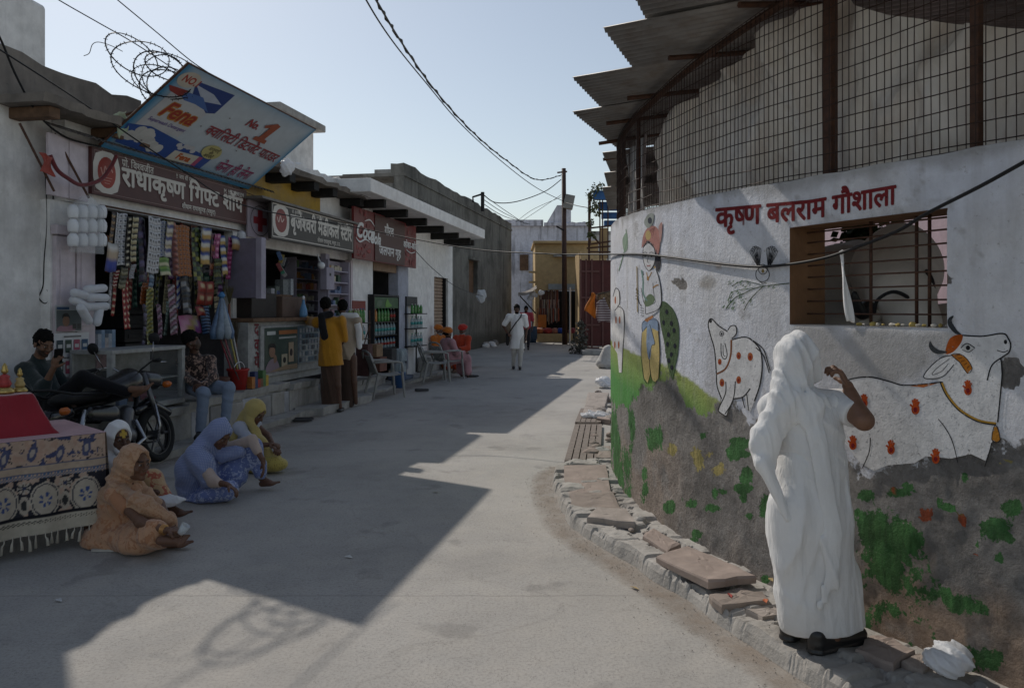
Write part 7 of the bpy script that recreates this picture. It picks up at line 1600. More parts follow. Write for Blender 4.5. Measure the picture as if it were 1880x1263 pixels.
# ================================================================== SNACK HOUSE
def bottle_proto(name, label, group, h, r, mat, capm, labm=None):
    e = T(name, label, 'bottle', (0, 0, -50), group); k = h/.30
    b = MB(); b.lathe((0, 0, -50), [(r*.9, 0), (r, .01*k), (r, .09*k), (r*.93, .11*k), (r, .13*k), (r, .19*k), (r*.75, .235*k), (r*.36, .265*k), (r*.36, .28*k)], 12); b.build('flask', mat, e, True)
    b = MB(); b.lathe((0, 0, -50 + .281*k), [(r*.42, 0), (r*.42, .019*k)], 10); b.build('cap', capm, e)
    if labm: b = MB(); b.lathe((0, 0, -50 + .09*k), [(r*1.015, 0), (r*1.015, .07*k)], 12); b.build('wrapper', labm, e, True)
    return e
m_pet = M('clear_pet', (.42, .52, .54), .12, .1, 5, 0, spec=.6, alpha=.55); m_green = M('green_pet', (.06, .24, .05), .12, .1, 5, 0, spec=.6); m_cola = M('cola_pet', (.02, .012, .01), .1, .1, 5, 0, spec=.6); m_orng = M('orange_pet', (.45, .18, .03), .12, .1, 5, 0, spec=.6)
m_capw = M('cap_white', (.6, .6, .6), .4, .05, 5, 0); m_capg = M('cap_green', (.05, .3, .12), .4, .05, 5, 0); m_lab = M('label_teal', (.08, .35, .33), .5, .1, 5, 0); m_labr = M('label_red', (.4, .05, .04), .5, .1, 5, 0); m_capb = M('cap_blue', (.05, .15, .45), .4, .05, 5, 0)
PRO = {}
def bottles(key, label, group, h, r, mat, capm, labm, spots):
    p = bottle_proto('bottle', label, group, h, r, mat, capm, labm)
    for i, q in enumerate(spots):
        if i == 0: p.location = q; p['_w'] = [float(x) for x in q]
        else: dup(p, q)
# cooler in the doorway
f0, f1 = FS(687, .12), FS(733, .12); ef = T('drinks_cooler', 'tall black drinks cooler with green header in the snack house doorway', 'cooler', W((f0+f1)/2, -.1, .26))
zf = lambda y: FP(710, y, .12)[1]
for nm, a, c, mt in (('side_panel', (f0, -.45, .26), (f0+.04, .12, zf(545)), m_dark), ('side_panel', (f1-.04, -.45, .26), (f1, .12, zf(545)), m_dark), ('back_panel', (f0+.04, -.45, .26), (f1-.04, -.4, zf(545)), M('cooler_back', (.05, .055, .06), .5, .2)), ('top_panel', (f0, -.45, zf(545)+.003), (f1, .12, zf(545)+.04), m_dark), ('header', (f0+.04, .05, zf(566)), (f1-.04, .11, zf(546)), M('header_green', (.03, .10, .04), .4, .3, 14, .05))):
    b = MB(WP); b.box(a, c); b.build(nm, mt, ef, bevel=.004)
for y in (592, 617, 641, 665):
    b = MB(WP); b.box((f0+.04, -.39, zf(y)), (f1-.04, .09, zf(y)+.02)); b.build('shelf', m_dark, ef)
p = Painter(lambda x, y, o: W(f0 + x, .112 + o, zf(566) + y)); p.blob([(.15, .06), (.25, .16), (.45, .17), (.5, .08), (.3, .04)], (.1, .16, .1), 4); p.blob([(.7, .03), (.8, .2), (.95, .12), (1.1, .05)], (.12, .3, .05), 4); p.build('header_print', ef)
sp = np.linspace(f0+.12, f1-.12, 8)
bottles('a', 'amber or green soft drink bottle on the upper shelf of the cooler', 'soft drinks in the cooler', .27, .036, m_orng, m_capw, None, [W(x, .03, zf(592)+.022) for x in sp[:2]]); bottles('a2', 'green soft drink bottle on the upper shelf of the cooler', 'green drinks in the cooler', .28, .036, m_green, m_capg, None, [W(x, .03, zf(592)+.022) for x in sp[2:6]]); bottles('a3', 'dark cola bottle on the upper shelf of the cooler', 'cola in the cooler', .28, .036, m_cola, m_capw, m_labr, [W(x, .03, zf(592)+.022) for x in sp[6:]])
bottles('b', 'clear water bottle with teal wrapper on the middle shelf of the cooler', 'water in the cooler', .28, .037, m_pet, m_capw, m_lab, [W(x, .03, zf(617)+.022) for x in sp]); bottles('b2', 'small water bottle on the bottom shelf of the cooler', 'small water in the cooler', .22, .033, m_pet, m_capb, m_labr, [W(x, .03, zf(641)+.022) for x in sp[1:]])
# wire stand left of the door
r0, r1 = FS(644, .35), FS(674, .35); er = T('bottle_stand', 'rusty folding stand with bottles before the white pillar', 'stand', W((r0+r1)/2, .3, .26)); zr = lambda y: FP(660, y, .35)[1]
for y in (594, 624):
    b = MB(WP); b.box((r0, .18, zr(y)), (r1, .42, zr(y)+.015)); b.build('shelf', m_dark, er)
for a, c in ((r0, r1), (r1, r0)):
    b = MB(WP); b.tube([(a, .41, zr(594)), (c, .41, .27)], .012, 5); b.build('cross_leg', m_iron, er)
for a in (r0, r1):
    b = MB(WP); b.tube([(a, .40, zr(570)), (a, .40, .27)], .012, 5); b.build('leg', m_iron, er)
sp = np.linspace(r0+.07, r1-.07, 6)
bottles('c', 'clear bottle with green drink on the upper shelf of the folding stand', 'upper bottles on the folding stand', .26, .04, M('lime_pet', (.25, .32, .12), .15, .1, 5, 0, spec=.6), m_capw, None, [W(x, .3, zr(594)+.016) for x in sp[:4]]); bottles('c1', 'dark green bottle on the upper shelf of the folding stand', 'dark bottles on the folding stand', .27, .036, m_green, m_capb, None, [W(x, .3, zr(594)+.016) for x in sp[4:]]); bottles('c2', 'white capped water bottle on the lower shelf of the folding stand', 'water on the folding stand', .26, .042, m_pet, m_capw, m_lab, [W(x, .3, zr(624)+.016) for x in sp])
s, zt = FP(648, 552, .02); b = MB(WP); b.box((s, .0, FP(648, 570, .02)[1]), (FS(672, .02), .012, zt)); b.thing('red_plaque', 'plain dark red plaque on the white pillar above the bottles', 'plaque', M('red_plq', (.22, .04, .03), .5, .2, 6), bevel=.002)
# black rack right of the door
k0, k1 = FS(759, .25), FS(778, .25); ek = T('bottle_rack', 'narrow black display rack of bottles on the white wall', 'rack', W((k0+k1)/2, .2, .1)); zk = lambda y: FP(768, y, .25)[1]
for x in (k0, k1-.03):
    b = MB(WP); b.box((x, .05, .08), (x+.03, .08, zk(545))); b.build('upright', m_dark, ek)
b = MB(WP); b.box((k0, .05, zk(562)), (k1, .09, zk(545)+.003)); b.build('header', M('rack_hdr', (.04, .045, .05), .5, .2), ek)
for y in (577, 604, 636):
    b = MB(WP); b.box((k0-.06, .05, zk(y)), (k1+.06, .32, zk(y)+.02)); b.build('shelf', m_dark, ek)
sp = np.linspace(k0+.06, k1-.06, 4)
bottles('d', 'green and clear bottle on the top shelf of the black rack', 'top bottles on the black rack', .22, .035, m_green, m_capw, None, [W(x, .2, zk(577)+.022) for x in sp]); bottles('d2', 'water bottle on the middle shelf of the black rack', 'middle bottles on the black rack', .28, .04, m_pet, m_capg, m_lab, [W(x, .2, zk(604)+.022) for x in sp]); bottles('d3', 'water bottle on the low shelf of the black rack', 'low bottles on the black rack', .30, .04, m_pet, m_capg, m_lab, [W(x, .2, zk(636)+.022) for x in sp])
# wrapped water packs
for k, (px, y, lab) in enumerate(((742, 690, 'film wrapped pack of water bottles at the bottom of the stack by the pillar'), (744, 664, 'film wrapped pack of water bottles on top of the stack by the pillar'))):
    s, z = FP(px, y, .45); ew = T('water_pack', lab, 'water pack', W(s, .4, z - .0)); 
    for i in range(4):
        for j in range(3):
            c = W(s - .12 + .085*i + .05, .22 + .085*j, z); b = MB(); b.lathe(c, [(.038, 0), (.041, .02), (.041, .18), (.03, .225), (.015, .25), (.015, .28)], 10); b.build('bottle', m_pet, ew, True)
    b = MB(WP); b.box((s - .12, .17, z), (s + .26, .44, z+.27)); b.build('film', MGLASS('shrink_film', (.7, .75, .8), .25, .12), ew, bevel=.03)
b = MB(WP); s = FS(742, .4); b.box((s-.2, .1, .07), (s+.35, .5, FP(742, 690, .45)[1]-.004)); b.thing('blue_crate', 'low blue grey plinth box carrying the water packs', 'box', M('bluegrey', (.10, .13, .19), .6, .3, 6), bevel=.02)
for k, (px, y0, y1, w, c, lab) in enumerate(((684, 655, 632, .34, (.26, .17, .10), 'open brown carton on the step before the cooler'), (690, 682, 656, .40, (.16, .07, .05), 'reddish crate under the open carton'), (668, 690, 632, .25, (.10, .05, .045), 'dark red wooden stool beside the cartons'), (712, 668, 640, .3, (.05, .05, .05), 'black bottle crate before the cooler'))):
    s, z0 = FP(px, y0, .5); z1 = FP(px, y1, .5)[1]; b = MB(WP); b.box((s-.1, .38, max(z0, .262)), (s-.1+w, .62, z1)); b.thing('carton' if k < 2 else 'stool' if k == 2 else 'bottle_crate', lab, ['carton', 'crate', 'stool', 'crate'][k], M('ctn%d' % k, c, .8, .3, 8, .2), bevel=.008)
s = FS(731, .62); b = MB(); b.lathe(W(s, .62, .0), [(.13, 0), (.15, .3), (.16, .31), (.13, .31), (.12, .05)], 16); b.thing('blue_bin', 'blue plastic bin below the water packs', 'bin', M('blue_bin', (.04, .11, .28), .4, .2, 6), smooth=True)

# plastic chairs
def chair_proto(label):
    e = T('plastic_chair', label, 'chair', (0, 0, 0), None); m = M('grey_chair', (.30, .30, .285), .45, .15, 6, .05, 60, 0, .4)
    V, F = [], []
    b = MB(); b.sheet(lambda u, v: (lerp(-.22, .22, u), lerp(-.21, .22, v), .43 + .012*math.cos((u-.5)*6) - .02*math.sin(v*3.1) + .02*(1-v)*0), 10, 8); b.build('seat', m, e, True, solid=.018)
    for i in range(7):                                     # back slats
        u0, u1 = i/7+.015, (i+1)/7-.015
        b = MB(); b.sheet(lambda u, v: (lerp(-.22, .22, lerp(u0, u1, u)), -.22 - .10*v - .05*math.cos((lerp(u0, u1, u)-.5)*3)*v, .44 + .32*v), 2, 5); b.build('back_slat', m, e, True, solid=.012)
    b = MB(); b.tube([(-.25, -.24, .44), (-.25, -.33, .66), (-.21, -.37, .80), (-.1, -.40, .845), (.1, -.40, .845), (.21, -.37, .80), (.25, -.33, .66), (.25, -.24, .44)], .02, 6); b.build('back_frame', m, e, True)
    for sx in (-1, 1):
        b = MB(); b.tube([(sx*.25, -.33, .64), (sx*.275, -.15, .655), (sx*.275, .12, .655), (sx*.265, .22, .63), (sx*.25, .24, .44)], .02, 6, True, 1.2); b.build('arm', m, e, True)
        b = MB(); b.tube([(sx*.25, .23, .46), (sx*.275, .27, 0)], [.03, .022], 6); b.build('leg', m, e)
        b = MB(); b.tube([(sx*.23, -.21, .46), (sx*.26, -.32, 0)], [.03, .022], 6); b.build('leg', m, e)
    return e
c1_ = chair_proto('empty grey plastic armchair before the drinks cooler'); p = GR(708, 728); c1_.location = (p.x, p.y, 0); c1_.rotation_euler.z = R(-62)
p = GR(800, 700); dup(c1_, (p.x, p.y, 0), R(-75), 'grey plastic armchair beside the pink robe, by the bottle rack')
p = GR(826, 694); dup(c1_, (PX(822, 600, 18.5).x, 18.45, 0), R(-50), 'grey plastic armchair under the pink robed person')
b = MB(WP); b.box((20.0, .0, .06), (21.9, .35, .42)); b.thing('stone_bench', 'low stone bench by the roll shutter under the robed people', 'bench', m_conc, bevel=.02)
# ================================================================== table with printed cloth
TC = Vector((-2.80, 5.47, 0)); TU = Vector((-.70, -.714, 0)).normalized(); TV = Vector((-.714, .70, 0)).normalized(); TH = .75
et = T('street_table', 'street table standing under the printed cloth', 'table', TC + TU*.6 + TV*.4)
b = MB(); b.prism([TC + TU*.03 + TV*.03 + Vector((0, 0, TH-.04)), TC + TU*1.45 + TV*.03 + Vector((0, 0, TH-.04)), TC + TU*1.45 + TV*.9 + Vector((0, 0, TH-.04)), TC + TU*.03 + TV*.9 + Vector((0, 0, TH-.04))], (0, 0, .03)); b.build('table_top', m_wood, et)
for u, v in ((.08, .08), (1.4, .08), (.08, .85), (1.4, .85)):
    b = MB(); c = TC + TU*u + TV*v; b.tube([(c.x, c.y, 0), (c.x, c.y, TH-.04)], .025, 6); b.build('leg', m_iron, et)
ecl = T('table_cloth', 'cream and blue block printed cloth with tassels draped over the street table', 'cloth', TC + TU*.6)
def clothC(u, v):                                          # u metres from the corner, v metres below the table edge
    P = np.stack([u*40, v*40], -1); n = fbm(P, 3, 2); base = np.array((.50, .37, .29))*np.ones(u.shape + (1,))
    def mixin(c, m): nonlocal base; base = base*(1-m[..., None]) + np.array(c)*m[..., None]
    top = v < .165; fl = fbm(np.stack([u*26, v*26], -1), 3, 7)
    mixin((.07, .08, .16), (top & (fl > .62) & (u > .05))*1.); mixin((.05, .045, .05), (top & (abs(fl-.55) < .012))*1.); mixin((.42, .20, .14), (top & (fl < .36))*.25)
    for k in range(9):                                     # paisleys
        cx, cy = .12 + .16*k, .085 + .02*(k % 2); d = np.hypot((u-cx)/.028, (v-cy - (u-cx)*.7)/.05); mixin((.09, .10, .18), (d < 1)*1.); mixin((.42, .36, .32), (d < .5)*1.)
    mixin((.10, .12, .2), (abs(v-.165) < .004)*1.); mixin((.48, .38, .29), ((v > .17) & (v < .215))*1.); mixin((.1, .12, .2), (abs(v-.215) < .004)*1.)
    arch = (v > .22) & (v < .475); sc = (np.sin(u*300)*np.sin(v*300) > 0); mixin((.10, .17, .28), (arch & (v < .25) & sc)*1.)
    mixin((.035, .035, .045), (arch & (v >= .245) & (fbm(np.stack([u*34, v*34], -1), 2, 13) > .40))*1.)
    for k in range(8):
        cx = .13 + .235*k; d = np.hypot((u-cx)/.088, (v-.385)/.115) + np.clip((.30-v)*4, 0, 9)*abs(u-cx)*14; mixin((.50, .44, .36), (arch & (d < 1.0))*1.); mixin((.05, .05, .07), (arch & (abs(d-.86) < .035))*1.)
        mixin((.06, .10, .26), (arch & (d < .42) & (np.sin(np.arctan2(v-.39, u-cx)*6) > .1) & (d > .15))*1.)
        cx2 = cx + .1175; d2 = np.hypot(u-cx2, v-.30)/.038; mixin((.50, .44, .37), (arch & (d2 < 1) & (np.cos(np.arctan2(v-.30, u-cx2)*8) > -.3))*1.); mixin((.06, .07, .12), (arch & (d2 < .32))*1.)
        d3 = np.hypot((u-cx2)/.03, (v-.41)/.06); mixin((.46, .40, .33), (arch & (d3 < 1))*1.); mixin((.05, .05, .05), (arch & (d3 < .55))*1.)
    mixin((.02, .02, .025), (abs(v-.485) < .010)*1.); mixin((.52, .47, .38), (v > .497)*1.); mixin((.05, .05, .05), ((v > .51) & (v < .53) & (np.sin(u*210)*np.sin(v*480) > .3))*1.)
    return np.clip(base*(.82 + .3*n[..., None]), 0, 1)
def drop(u, v, side=0):
    ru = .012*math.sin(u*23) + .02*math.sin(u*9+1); return ru*min(1, v/.3)
def build_drop(name, dirv, outv, L, seed):
    nu, nv = int(L/.0075), 84; us, vs = np.meshgrid(np.linspace(0, L, nu+1), np.linspace(0, .60, nv+1)); r = (.014*np.sin(us*21+seed) + .02*np.sin(us*8.3+1+seed))*np.clip(vs/.3, 0, 1) + .02*vs + .012
    zz = TH + .006 - vs - .03*np.sin(us*3+seed)*vs; P = np.array(TC)[None, None, :] + np.array(dirv)[None, None]*us[..., None] + np.array(outv)[None, None]*r[..., None]; P[..., 2] = zz
    F = [(j*(nu+1)+i, j*(nu+1)+i+1, (j+1)*(nu+1)+i+1, (j+1)*(nu+1)+i) for j in range(nv) for i in range(nu)]
    mkobj(name, P.reshape(-1, 3), F, m_printcloth, ecl, True, recalc=False, col=clothC(us, vs).reshape(-1, 3)); return P
for nm, dv, ov, L, sd in (('front_drop', TU, -TV, 1.45, 0), ('side_drop', TV, -TU, .9, 2)):
    P = build_drop(nm, dv, ov, L, sd); row = P[-1]; mt = MCL('tassel_thread', (.50, .46, .38)); rr = random.Random(5)
    i = 3
    while i < len(row):
        c = Vector(row[i]); l = rr.uniform(.07, .10); j = Vector((rr.uniform(-.012, .012), rr.uniform(-.012, .012), 0)); b = MB()
        b.tube([c + Vector((0, 0, .012)), c - Vector((0, 0, .02)), c + j - Vector((0, 0, .034)), c + j*1.6 - Vector((0, 0, l))], [.003, .004, .0075, .011], 6); b.build('tassel', mt, ecl, True); i += rr.choice((5, 6, 7))
b = MB(); nu = 40; us, vs = np.meshgrid(np.linspace(-.01, 1.45, nu+1), np.linspace(-.01, .9, nu+1))
b.sheet(lambda u, v: TC + TU*lerp(-.012, 1.45, u) + TV*lerp(-.012, .9, v) + Vector((0, 0, TH + .008)), 30, 20); b.build('top_cloth', MCL('pink_cloth_edge', (.46, .26, .27)), ecl, recalc=False)
# red covered stand on the table
def mound(P):
    q = P - A3(TC); u = q @ A3(TU); v = q @ A3(TV); z = q[:, 2] - TH
    f = np.clip(z/.27, 0, 1); hw = .36 - .13*f**.8; 
    return np.maximum(np.maximum(abs(u - .76) - (hw + .16), abs(v - .44) - (hw*.72)), np.maximum(z - .265, -z + .012))*.8
def mound_s(P):
    d = mound(P); return d - .012 + nfold(P, (.7, .4, .2), 38, .006, 3) + .004*(fbm(P*14, 3)-.5)
c = TC + TU*.76 + TV*.44; V, F = nets(mound_s, Vector((c.x-.9, c.y-.9, TH-.05)), Vector((c.x+.9, c.y+.9, TH+.36)), .011)
o = mkobj('red_cloth_mound', V, F, MCL('red_velvet', (.30, .022, .035), rough=.95, sheen=.6), None, True, recalc=False); tag(o, 'crimson velvet cloth heaped over a raised stand on the street table', 'cloth')
top = TH + .275
def figurine(u, v, s, cols, lab):
    c = TC + TU*u + TV*v + Vector((0, 0, top+.004)); e = T('figurine', lab, 'figurine', c)
    mg = M('brass', (.50, .36, .12), .35, .3, 30, .1, 90, .7, .5); b = MB(); b.lathe(c, [(.045*s, 0), (.05*s, .012*s), (.036*s, .03*s), (.03*s, .035*s)], 14); b.build('base', mg, e, True)
    b = MB(); b.lathe(c + Vector((0, 0, .036*s)), [(.026*s, 0), (.034*s, .018*s), (.022*s, .045*s), (.027*s, .058*s), (.010*s, .07*s)], 12); b.build('body', M('fig%d' % len(bpy.data.materials), cols, .5, .3, 40), e, True)
    b = MB(); b.lathe(c + Vector((0, 0, .106*s)), [(.006*s, 0), (.017*s, .010*s), (.018*s, .022*s), (.012*s, .034*s), (.014*s, .04*s), (.004*s, .06*s)], 12); b.build('head', mg, e, True)
for u, v, s, c, lab in ((.40, .44, 1.0, (.5, .38, .16), 'small brass bell shaped figurine at the end of the row on the red cloth'), (.50, .40, 1.25, (.42, .06, .06), 'small figurine in red dress on the red cloth'), (.60, .46, 1.0, (.5, .42, .25), 'small cream figurine between the red and blue ones'), (.68, .38, 1.2, (.25, .3, .45), 'small figurine in pale blue dress on the red cloth'), (.78, .46, 1.25, (.45, .2, .1), 'small figurine in orange dress on the red cloth')): figurine(u, v, s, c, lab)

# ================================================================== motorcycle
def motorcycle():
    a = math.atan2(TY, TX); base = W(7.95, .8, 0); e = T('motorcycle', 'black motorcycle parked nose to the jeans behind the seated veiled people', 'motorcycle', base)
    Rz = Matrix.Rotation(a, 4, 'Z') @ Matrix.Rotation(R(-9), 4, 'X')
    def L(v): return base + (Rz @ Vector(v))
    mp = M('black_gloss', (.012, .012, .014), .22, .2, 8, .02, 60, 0, .55); mc = M('chrome', (.42, .42, .43), .22, .15, 9, .02, 60, 1, .5); mr = M('tyre', (.02, .02, .02), .85, .3, 20, .4, 50); me_ = M('engine_alloy', (.16, .16, .165), .4, .3, 15, .2, 60, .7, .5)
    def wheel(x):
        b = MB(L); n = 36; rt, rw = .285, .05
        b.sheet(lambda u, v: (x + (rt - .045*(1-math.cos(v*2*math.pi))*.5 + .0)*math.cos(u*2*math.pi) if False else x + (rt - .04 + .045*math.cos(v*2*math.pi))*math.cos(u*2*math.pi), rw*math.sin(v*2*math.pi), .30 + (rt - .04 + .045*math.cos(v*2*math.pi))*math.sin(u*2*math.pi)), n, 10)
        w = b.build('wheel', mr, e, True, recalc=False)
        b = MB(L); b.sheet(lambda u, v: (x + .205*math.cos(u*2*math.pi), lerp(-.035, .035, v), .30 + .205*math.sin(u*2*math.pi)), n, 2)
        for k in range(6):
            q = k*math.pi/3; b.tube([(x, 0, .30), (x + .205*math.cos(q), 0, .30 + .205*math.sin(q))], .014, 5)
        b.lathe((x, 0, .30), [(.05, -.06), (.05, .06)], 12, Matrix.Rotation(R(90), 3, 'X')); b.build('rim', me_, w, recalc=False, solid=.004)
    wheel(-.64); wheel(.64)
    def part(nm, mt, parts, k=.02, h=.012, cuts=()):
        V, F = smesh(sdf([('cap', L(p), L(q), r1, r2) + ((sq,) if sq else ()) for p, q, r1, r2, sq in parts], k, cuts), h); return mkobj(nm, V, F, mt, e, True, recalc=False)
    side = Rz.to_3x3() @ Vector((0, 1, 0)); up = Rz.to_3x3() @ Vector((0, 0, 1))
    part('seat', m_black, [((-.58, 0, .80), (-.1, 0, .79), .115, .10, (up, .5)), ((-.1, 0, .79), (.08, 0, .80), .10, .06, (up, .5))])
    part('fuel_tank', mp, [((.08, 0, .84), (.34, 0, .88), .11, .14, None), ((.30, 0, .86), (.46, 0, .84), .13, .08, None)], .04)
    part('side_cover', mp, [((-.35, .09, .64), (-.05, .09, .60), .07, .08, (side, .4))]); part('side_cover', mp, [((-.35, -.09, .64), (-.05, -.09, .60), .07, .08, (side, .4))])
    part('engine', me_, [((.02, 0, .38), (.18, 0, .36), .12, .11, None), ((.16, 0, .42), (.24, 0, .58), .085, .075, None)], .02)
    part('rear_mudguard', mp, [((-.95, 0, .56), (-.78, 0, .66), .05, .07, None), ((-.78, 0, .66), (-.55, 0, .68), .07, .07, None)])
    part('front_mudguard', mp, [((.38, 0, .58), (.60, 0, .63), .05, .055, (side, 1.2)), ((.60, 0, .63), (.88, 0, .50), .055, .045, (side, 1.2))], .03)
    hl = part('headlight', mp, [((.56, 0, .88), (.70, 0, .86), .10, .10, None)]); b = MB(L); b.lathe((.72, 0, .858), [(.02, .09), (.06, .075), (.085, .04)], 16, Matrix.Rotation(R(96), 3, 'Y')); b.build('lens', MGLASS('headlamp_glass', (.6, .62, .62), .8, .08), hl, True)
    b = MB(L); b.tube([(.46, .0, .92), (.40, .12, .99), (.42, .24, 1.06), (.30, .36, 1.05)], .012, 8); b.tube([(.46, 0, .92), (.40, -.12, .99), (.42, -.24, 1.06), (.30, -.36, 1.05)], .012, 8); b.build('handlebar', mc, e, True)
    for sy in (-1, 1):
        b = MB(L); b.tube([(.32, sy*.33, 1.052), (.24, sy*.45, 1.045)], .019, 8); b.build('grip', m_black, e, True)
        b = MB(L); b.tube([(.34, sy*.30, 1.045), (.38, sy*.42, 1.02)], .007, 6); b.build('brake_lever', mc, e, True)
        b = MB(L); b.tube([(.64, sy*.09, .30), (.46, sy*.09, .95)], [.022, .026], 8); b.build('fork_leg', me_, e, True)
        b = MB(L); b.tube([(-.62, sy*.12, .33), (-.48, sy*.12, .68)], .03, 8); b.build('shock_absorber', mc, e, True)
        b = MB(L); b.tube([(.36, sy*.28, 1.06), (.34, sy*.34, 1.24)], .006, 6); m_ = b.build('mirror', mc, e, True); b = MB(L); b.lathe((.34, sy*.35, 1.27), [(.02, -.012), (.06, -.006), (.06, .006), (.02, .012)], 12, Matrix.Rotation(R(80), 3, 'Y')); b.build('mirror_glass', m_black, m_, True)
        b = MB(L); b.tube([(-.80, sy*.07, .70), (-.82, sy*.19, .70)], .008, 6); i_ = b.build('indicator', m_black, e); b = MB(L); b.lathe((-.82, sy*.22, .70), [(.01, -.05), (.034, -.03), (.034, .02), (.015, .045)], 10, Matrix.Rotation(R(90), 3, 'X')); b.build('lens', M('amber_lens', (.50, .12, .015), .2, .1, 9, 0, spec=.6), i_, True)
        b = MB(L); b.tube([(.60, sy*.09, .80), (.62, sy*.2, .80)], .008, 6); i_ = b.build('indicator', m_black, e); b = MB(L); b.lathe((.62, sy*.23, .80), [(.01, -.05), (.034, -.03), (.034, .02), (.015, .045)], 10, Matrix.Rotation(R(90), 3, 'X')); b.build('lens', MATS['amber_lens'], i_, True)
    b = MB(L); b.tube([(-.2, .14, .80), (-.62, .15, .84), (-.84, .10, .90), (-.88, 0, .91), (-.84, -.10, .90), (-.62, -.15, .84), (-.2, -.14, .80)], .013, 8); b.build('grab_rail', m_dark, e, True)
    b = MB(L); b.tube([(.22, -.10, .50), (.30, -.12, .30), (.10, -.14, .24), (-.3, -.16, .28), (-.85, -.17, .38)], [.022, .022, .025, .045, .05], 10); b.build('exhaust_pipe', mc, e, True)
    b = MB(L); b.tube([(.48, 0, .86), (.1, 0, .74), (-.4, 0, .70), (-.7, 0, .68)], .022, 8); b.tube([(.48, 0, .82), (.26, 0, .34), (-.1, 0, .26), (-.45, 0, .34), (-.64, 0, .30)], .022, 8); b.build('frame_tube', m_dark, e, True)
    b = MB(L); b.cbox(L((-.93, 0, .52)) if False else (-.95, 0, .50), (.006, .10, .06)); b.build('rear_plate', m_white, e)
    part('tail_light', M('red_lens', (.35, .02, .015), .2, .1, 9, 0, spec=.6), [((-.92, -.05, .72), (-.92, .05, .72), .035, .035, None)])
    b = MB(L); b.tube([(-.05, .13, .28), (-.02, .28, .012)], .012, 6); b.build('side_stand', m_dark, e)
    b = MB(L); b.tube([(.40, -.22, .62), (.40, -.24, .40), (.36, -.22, .25), (.34, .22, .25), (.40, .24, .40), (.40, .22, .62)], .012, 6); b.build('crash_guard', mc, e, True)
    b = MB(L); b.tube([(.06, -.18, .30), (.06, .18, .30)], .014, 6); b.build('foot_peg', m_dark, e)
motorcycle()
# ================================================================== pavement at the shelter wall
_out = [(1046, 858), (1018, 872), (1016, 900), (1036, 945), (1048, 968), (1090, 1000), (1160, 1040), (1245, 1092), (1330, 1152), (1420, 1212), (1500, 1266), (1600, 1330)]
_so = []
for px, py in _out:
    p = GR(px, py); d = np.hypot(_wp[:, 0]-p.x, _wp[:, 1]-p.y); i = int(np.argmin(d)); _so.append((_ws[i], d[i]))
_so.sort(); _sx = [a for a, _ in _so]; _sd = [a for _, a in _so]
hK = T('wall_pavement', 'broken cement pavement along the foot of the shelter wall', 'pavement', SW(3, .3, 0), kind='structure')
sa, sb = 1.2, max(_sx)
_ku, _kv = np.meshgrid(np.linspace(sa, sb, 521), np.linspace(0, 1, 35)); _kn = fbm(np.stack([_ku*9, _kv*5], -1), 3, 4) - .5; _km = fbm(np.stack([_ku[0]*3, _ku[0]*0 + 1], -1), 3, 8) - .5
def kerb(u, v):
    s = lerp(sa, sb, u); off = float(np.interp(s, _sx, _sd)); n = float(_kn[round(v*34), round(u*520)]); m = float(_km[round(u*520)])
    o = lerp(off + m*.07, -.01, v); z = .10*min(1, (v*off)/.03)**.5 + n*.03*(v > .04) - .012
    if v > 0:
        cu, cv = s*3.1 + 1.3*m*4, v*2.6 + n*1.2; ci = (math.floor(cu)*7349 + math.floor(cv)*9151) % 97 / 97.; z += .034*(ci-.5) + .02*((cu % 1)-.5)*((ci*7) % 1 - .5); ed_ = min(cu % 1, 1-cu % 1, cv % 1, 1-cv % 1); z -= .022*max(0, 1-ed_/.07)
    if v == 0: z = -.01
    return SW(s, o, z)
m_kerb = MPL('kerb_cement', (.43, .41, .38), (.26, .235, .205), .6, .1, coarse=2.2)
b = MB(); b.sheet(kerb, 520, 34); b.build('pavement_bed', m_kerb, hK, False, recalc=False)
def drift(name, label, fn, nu, nv, seed):
    V, A = [], []
    for j in range(nv+1):
        for i in range(nu+1):
            u, v = i/nu, j/nv; V.append(tuple(fn(u, v))); A.append(math.sin(math.pi*min(1, max(0, v)))**.7)
    F = [(j*(nu+1)+i, j*(nu+1)+i+1, (j+1)*(nu+1)+i+1, (j+1)*(nu+1)+i) for j in range(nv) for i in range(nu)]
    if 'dirt_drift' not in MATS:
        m = new('dirt_drift'); t = NT(m); v = t.pos(); a = t.n('Attribute', attribute_name='Col').outputs[2]; n = t.noise(v, 5, 9, .75); n2 = t.noise(v, 45, 5, .7)
        al = t.ramp(t.math('MULTIPLY', a, t.math('ADD', t.math('MULTIPLY', n, 1.3), t.math('MULTIPLY', n2, .25))), .38, .95); t.out(t.mix(n2, (.23, .175, .13), (.40, .32, .25)), .95, .1, 0, [(n2, .5, .006)], alpha=t.math('MULTIPLY', al, .5))
    o = mkobj(name, V, F, MATS['dirt_drift'], None, False, recalc=False, col=np.repeat(np.array(A)[:, None], 3, 1)); o['kind'] = 'stuff'; tag(o, label, 'dirt')
drift('dirt_drift', 'brown dust drifted along the outer edge of the broken kerb', lambda u, v: SW(lerp(sa, sb, u), float(np.interp(lerp(sa, sb, u), _sx, _sd)) + lerp(-.10, .26, v), .003 + .0*v), 160, 6, 1)
drift('dirt_drift', 'dust and grime along the foot of the shop platform', lambda u, v: W(lerp(6.5, 23, u), lerp(.45, 1.15, v), .004), 160, 6, 2)
m_sand = [M('sandstone%d' % k, c, .9, .22, 6, .5, 30, dirt=(.22, .19, .17)) for k, c in enumerate(((.33, .265, .23), (.30, .25, .215), (.36, .315, .28)))]
